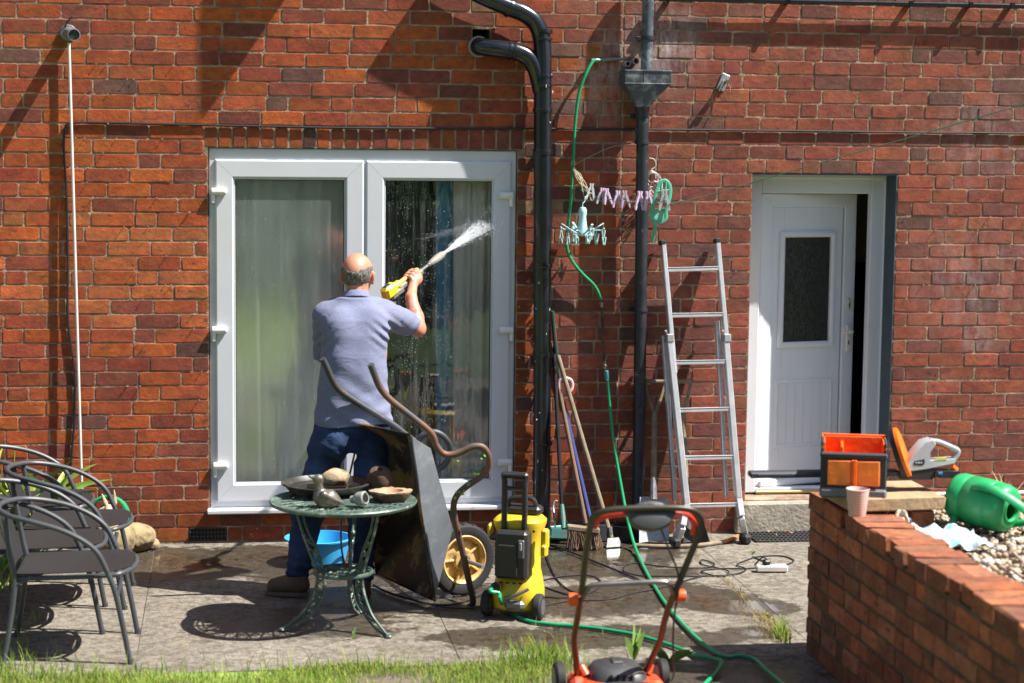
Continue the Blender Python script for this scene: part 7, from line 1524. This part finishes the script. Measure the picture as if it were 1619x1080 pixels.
mb = MB(); mb.tube([Lt(.52), Lt(.72)], .0095, 10); mb.tube([Lt(.66), Lt(.69)], .013, 12); mb.build('lance', mat('lance_grey', (.10, .10, .095), .45), gun)
mb = MB(); mb.lathe([(.010, 0), (.016, .008), (.021, .05), (.0225, .09), (.019, .125), (.013, .14), (.011, .155)], Lt(.69), 16, axis_m(gax)); mb.build('nozzle', mat('nozzle_grey', (.25, .23, .195), .6, var=.2, vs=24), gun)
NZ = Lt(.69)+gax*.155
ho = P(598, 560, -1.02); mb = MB(); mb.tube(catmull([grip1, grip1+Vector((-.004, .01, -.05)), P(590, 600, -1.1), P(560, 720, -1.12), P(540, 820, -1.05), G(545, 890, .008), G(575, 905, .006)], 6), .0055, 8); tag(mb.build('gun_hose', CB, None), 'black high-pressure hose hanging from the spray gun down behind the man', 'hose')
# spray: a jet of fine drops
SPM = bpy.data.materials.new('spray_drops'); SPM.use_nodes = True; N, L = nt(SPM); N.remove(N['Principled BSDF']); d_ = N.new('ShaderNodeBsdfDiffuse'); d_.inputs[0].default_value = (.85, .88, .92, 1); t_ = N.new('ShaderNodeBsdfTranslucent'); t_.inputs[0].default_value = (.85, .88, .92, 1); x1 = N.new('ShaderNodeMixShader'); x1.inputs[0].default_value = .5; tr_ = N.new('ShaderNodeBsdfTransparent'); x2 = N.new('ShaderNodeMixShader'); x2.inputs[0].default_value = .36; L.new(d_.outputs[0], x1.inputs[1]); L.new(t_.outputs[0], x1.inputs[2]); L.new(tr_.outputs[0], x2.inputs[1]); L.new(x1.outputs[0], x2.inputs[2]); L.new(x2.outputs[0], N['Material Output'].inputs[0])
TGT = P(768, 354, .03); jd = (TGT-NZ); JL = jd.length; jn = jd.normalized(); a1_ = jn.cross(Vector((0, 0, 1))).normalized(); a2_ = a1_.cross(jn); rr = random.Random(17); mb = MB()
def streak(p, d, l, r_):
    o1 = d.orthogonal().normalized(); o2 = d.cross(o1); vs = [p+d*l*.5]+[p+(o1*math.cos(k_*2.094)+o2*math.sin(k_*2.094))*r_ for k_ in range(3)]+[p-d*l*.5]; mb.add(vs, [(0, 1, 2), (0, 2, 3), (0, 3, 1), (4, 2, 1), (4, 3, 2), (4, 1, 3)])
for i in range(4200):
    t = rr.random()**.75; a = rr.uniform(0, 6.28); sp_r = (.004+.046*t)*math.sqrt(rr.random())*(1 if rr.random() < .85 else 1.7); dd = (jn+a1_*math.cos(a)*.05+a2_*math.sin(a)*.05).normalized()
    streak(NZ+jd*t+(a1_*math.cos(a)*1.5+a2_*math.sin(a)*.75)*sp_r, dd, rr.uniform(.012, .05)*(1-.5*t), rr.uniform(.0007, .0018))
for i in range(900):
    a = rr.uniform(0, 6.28); q_ = rr.random()**.6*.16; p = TGT+Vector((math.cos(a)*q_*1.0+.02, -rr.uniform(0, .10), math.sin(a)*q_*.8-.02)); streak(p, Vector((rr.uniform(-1, 1), rr.uniform(-1, 0), rr.uniform(-1, 1))).normalized(), rr.uniform(.002, .01), rr.uniform(.0006, .0016))
for i in range(500):       # drops flying and falling round the man
    p = Vector((rr.uniform(-1.7, .1), rr.uniform(-.5, -.02), rr.uniform(.02, 1.5)**1.0)); streak(p, Vector((rr.uniform(-.3, .3), 0, -1)).normalized(), rr.uniform(.003, .008), rr.uniform(.0006, .0016))
tag(mb.build('water_spray', SPM, None, 0), 'white fan of water spraying from the lance onto the glass', 'spray', kind='stuff')
# ================================================================== grass and weeds
GRM = bpy.data.materials.new('grass_blade'); GRM.use_nodes = True; N, L = nt(GRM); N.remove(N['Principled BSDF']); at = N.new('ShaderNodeAttribute'); at.attribute_name = 'bcol'; d_ = N.new('ShaderNodeBsdfDiffuse'); t_ = N.new('ShaderNodeBsdfTranslucent'); x_ = N.new('ShaderNodeMixShader'); x_.inputs[0].default_value = .4; L.new(at.outputs['Color'], d_.inputs[0]); L.new(at.outputs['Color'], t_.inputs[0]); L.new(d_.outputs[0], x_.inputs[1]); L.new(t_.outputs[0], x_.inputs[2]); L.new(x_.outputs[0], N['Material Output'].inputs[0])
def blades(name, pos, hmin, hmax, wd, cols, lean=.6, label=None, cat=None, kind='stuff'):
    n = len(pos); a = rng.uniform(0, 2*np.pi, n); h = rng.uniform(hmin, hmax, n); ln = rng.uniform(.1, lean, n)*h; dx, dy = np.cos(a)*ln, np.sin(a)*ln; b = rng.uniform(0, 2*np.pi, n); wx, wy = np.cos(b)*wd*.5, np.sin(b)*wd*.5
    p = np.array(pos); V = np.zeros((n, 5, 3))
    V[:, 0] = p-np.stack([wx, wy, 0*wx], 1); V[:, 1] = p+np.stack([wx, wy, 0*wx], 1); mid = p+np.stack([dx*.35, dy*.35, h*.6], 1); V[:, 2] = mid+np.stack([wx, wy, 0*wx], 1)*.8; V[:, 3] = mid-np.stack([wx, wy, 0*wx], 1)*.8; V[:, 4] = p+np.stack([dx, dy, h], 1)
    F = []; 
    for i in range(n): o = 5*i; F += [(o, o+1, o+2, o+3), (o+3, o+2, o+4)]
    me = bpy.data.meshes.new(name); me.from_pydata(V.reshape(-1, 3).tolist(), [], F); me.materials.append(GRM); at_ = me.color_attributes.new('bcol', 'FLOAT_COLOR', 'POINT'); cc = np.array(cols)[rng.integers(0, len(cols), n)]*rng.uniform(.75, 1.2, (n, 1)); cc = np.concatenate([cc, np.ones((n, 1))], 1); at_.data.foreach_set('color', np.repeat(cc, 5, 0).ravel())
    o = bpy.data.objects.new(name, me); col.objects.link(o); return tag(o, label, cat, None, kind)
GC = [(.24, .35, .065), (.28, .40, .075), (.33, .43, .09), (.19, .29, .05), (.36, .42, .11), (.42, .38, .17)]
pos = []
while len(pos) < 42000:
    x = rng.uniform(-3.4, -.10); y_ = -2.80-abs(rng.uniform(0, 1))**1.3*1.6
    ed = -2.85+.05*math.sin(x*4.2)+.03*math.sin(x*11+1)
    if y_ > ed and rng.random() < .75: continue
    if x > -.32 and rng.random() < .3+.7*(x+.32)/.22: continue
    if .5+.5*math.sin(x*5.3+y_*3)*math.sin(x*2.1-y_*7+1) < rng.random()*.75: continue
    pos.append((x, y_, -.006))
blades('lawn_grass', pos, .015, .052, .0042, GC, .8, 'short sunlit lawn grass along the front edge of the patio', 'grass')
pos = []
for cx_, cy_, n, sx_, sy_ in ((-.30, -2.82, 220, .09, .06), (-.22, -2.86, 160, .06, .06), (-2.4, -2.84, 170, .3, .05), (-2.75, -2.80, 170, .15, .07), (-1.2, -2.86, 120, .5, .04), (-2.72, -2.3, 80, .1, .3), (.955, -2.5, 70, .02, .06)):
    pos += [(cx_+rng.normal()*sx_, cy_+rng.normal()*sy_, -.004) for _ in range(n)]
pos = [p for p in pos if p[0] < .985]
blades('long_grass', pos, .04, .13, .005, GC[:4], .7, 'longer ragged grass along the lawn edge and at the foot of the low wall', 'grass')
pos = []
for u, v, n, s_ in ((1225, 985, 130, .09), (1200, 975, 60, .06), (1235, 1000, 120, .06), (1210, 925, 40, .05), (1222, 945, 40, .05), (1190, 880, 14, .03), (870, 1003, 40, .2), (300, 1012, 20, .2)):
    g = G(u, v, .001); pos += [(min(.98, g.x+rng.normal()*s_), g.y+rng.normal()*s_*1.3, .001) for _ in range(n)]
blades('straw_grass', pos, .01, .06, .0035, [(.42, .32, .15), (.36, .26, .12), (.30, .26, .10)], 2.2, 'dry straw-coloured grass in the patio joint beside the low wall', 'dry grass')
W1 = mat('weed_green', (.17, .30, .05), .5, var=.25, vs=15)
def weed(u, v, n, h, w_, label, seed, sp=.5):
    rr = random.Random(seed); g = G(u, v, 0); t = thing('weed', g, label, 'weed')
    for i in range(n):
        a = rr.uniform(0, 6.28); l = h*rr.uniform(.6, 1); mb = MB(); blade(mb, g, g+Vector((math.cos(a)*l*sp, math.sin(a)*l*sp, l*rr.uniform(.5, 1))), w_*rr.uniform(.7, 1.2), .25*h, 6); mb.build('leaf', W1, t, 0)
weed(1003, 1043, 7, .17, .013, 'upright broad-leaved weed at the lawn corner by the mower', 1, .35); weed(1058, 1047, 6, .11, .018, 'low spreading weed under the hose right of the mower handle', 2, 1.1); weed(1215, 978, 5, .04, .007, 'tiny green seedling in the straw beside the low wall', 3, .8)
weed(557, 1012, 2, .085, .006, 'single bright blade of grass growing before the green table', 4, .3)
weed(1190, 876, 4, .03, .004, 'tiny weed in the concrete joint left of the rubber mat', 6, .8)
# ---- garden behind the camera, seen only as reflections in the glass
LM = [mat('hedge_leaf', (.035, .075, .018), .7, var=.4, vs=2), mat('hedge_leaf_light', (.085, .15, .03), .7, var=.4, vs=2)]
def leafy(name, part, box, n, sz, root, sh='box'):
    for mi in (0, 1):
        k_ = n//2; c = rng.uniform(-1, 1, (k_, 3))
        if sh == 'ball': c = c/np.maximum(.4, np.linalg.norm(c, axis=1))[:, None]*rng.uniform(.7, 1, (k_, 1))
        c = c*np.array(box[3:])/2+np.array(box[:3]); V = (rng.normal(0, sz, (k_, 4, 3))+c[:, None]); F = np.arange(k_*4).reshape(-1, 4)
        me = bpy.data.meshes.new(part); me.from_pydata(V.reshape(-1, 3).tolist(), [], F.tolist()); me.materials.append(LM[mi]); o = bpy.data.objects.new(part, me); col.objects.link(o); o.parent = root; o['kind'] = 'stuff'
hdg = thing('garden_hedge', (0, 0, 0), 'tall dark green hedge at the far end of the lawn behind the viewer', 'hedge'); leafy('hedge', 'foliage', (0, -17, 1.7, 40, 2.0, 3.6), 5000, .22, hdg)
for i, x in enumerate((-5, 9)):
    t = thing('garden_tree', (0, 0, 0), ('tall leafy tree left of the lawn beyond the hedge', 'tall leafy tree right of the lawn beyond the hedge')[i], 'tree', 'trees behind the hedge'); mb = MB(); mb.tube([(x, -24, 0), (x+.2, -24, 3), (x, -24, 6)], [.3, .24, .14], 10); mb.build('trunk', WOODB, t); leafy('tree', 'foliage', (x, -24, 7.0, 8, 6, 8), 2600, .3, t, 'ball')
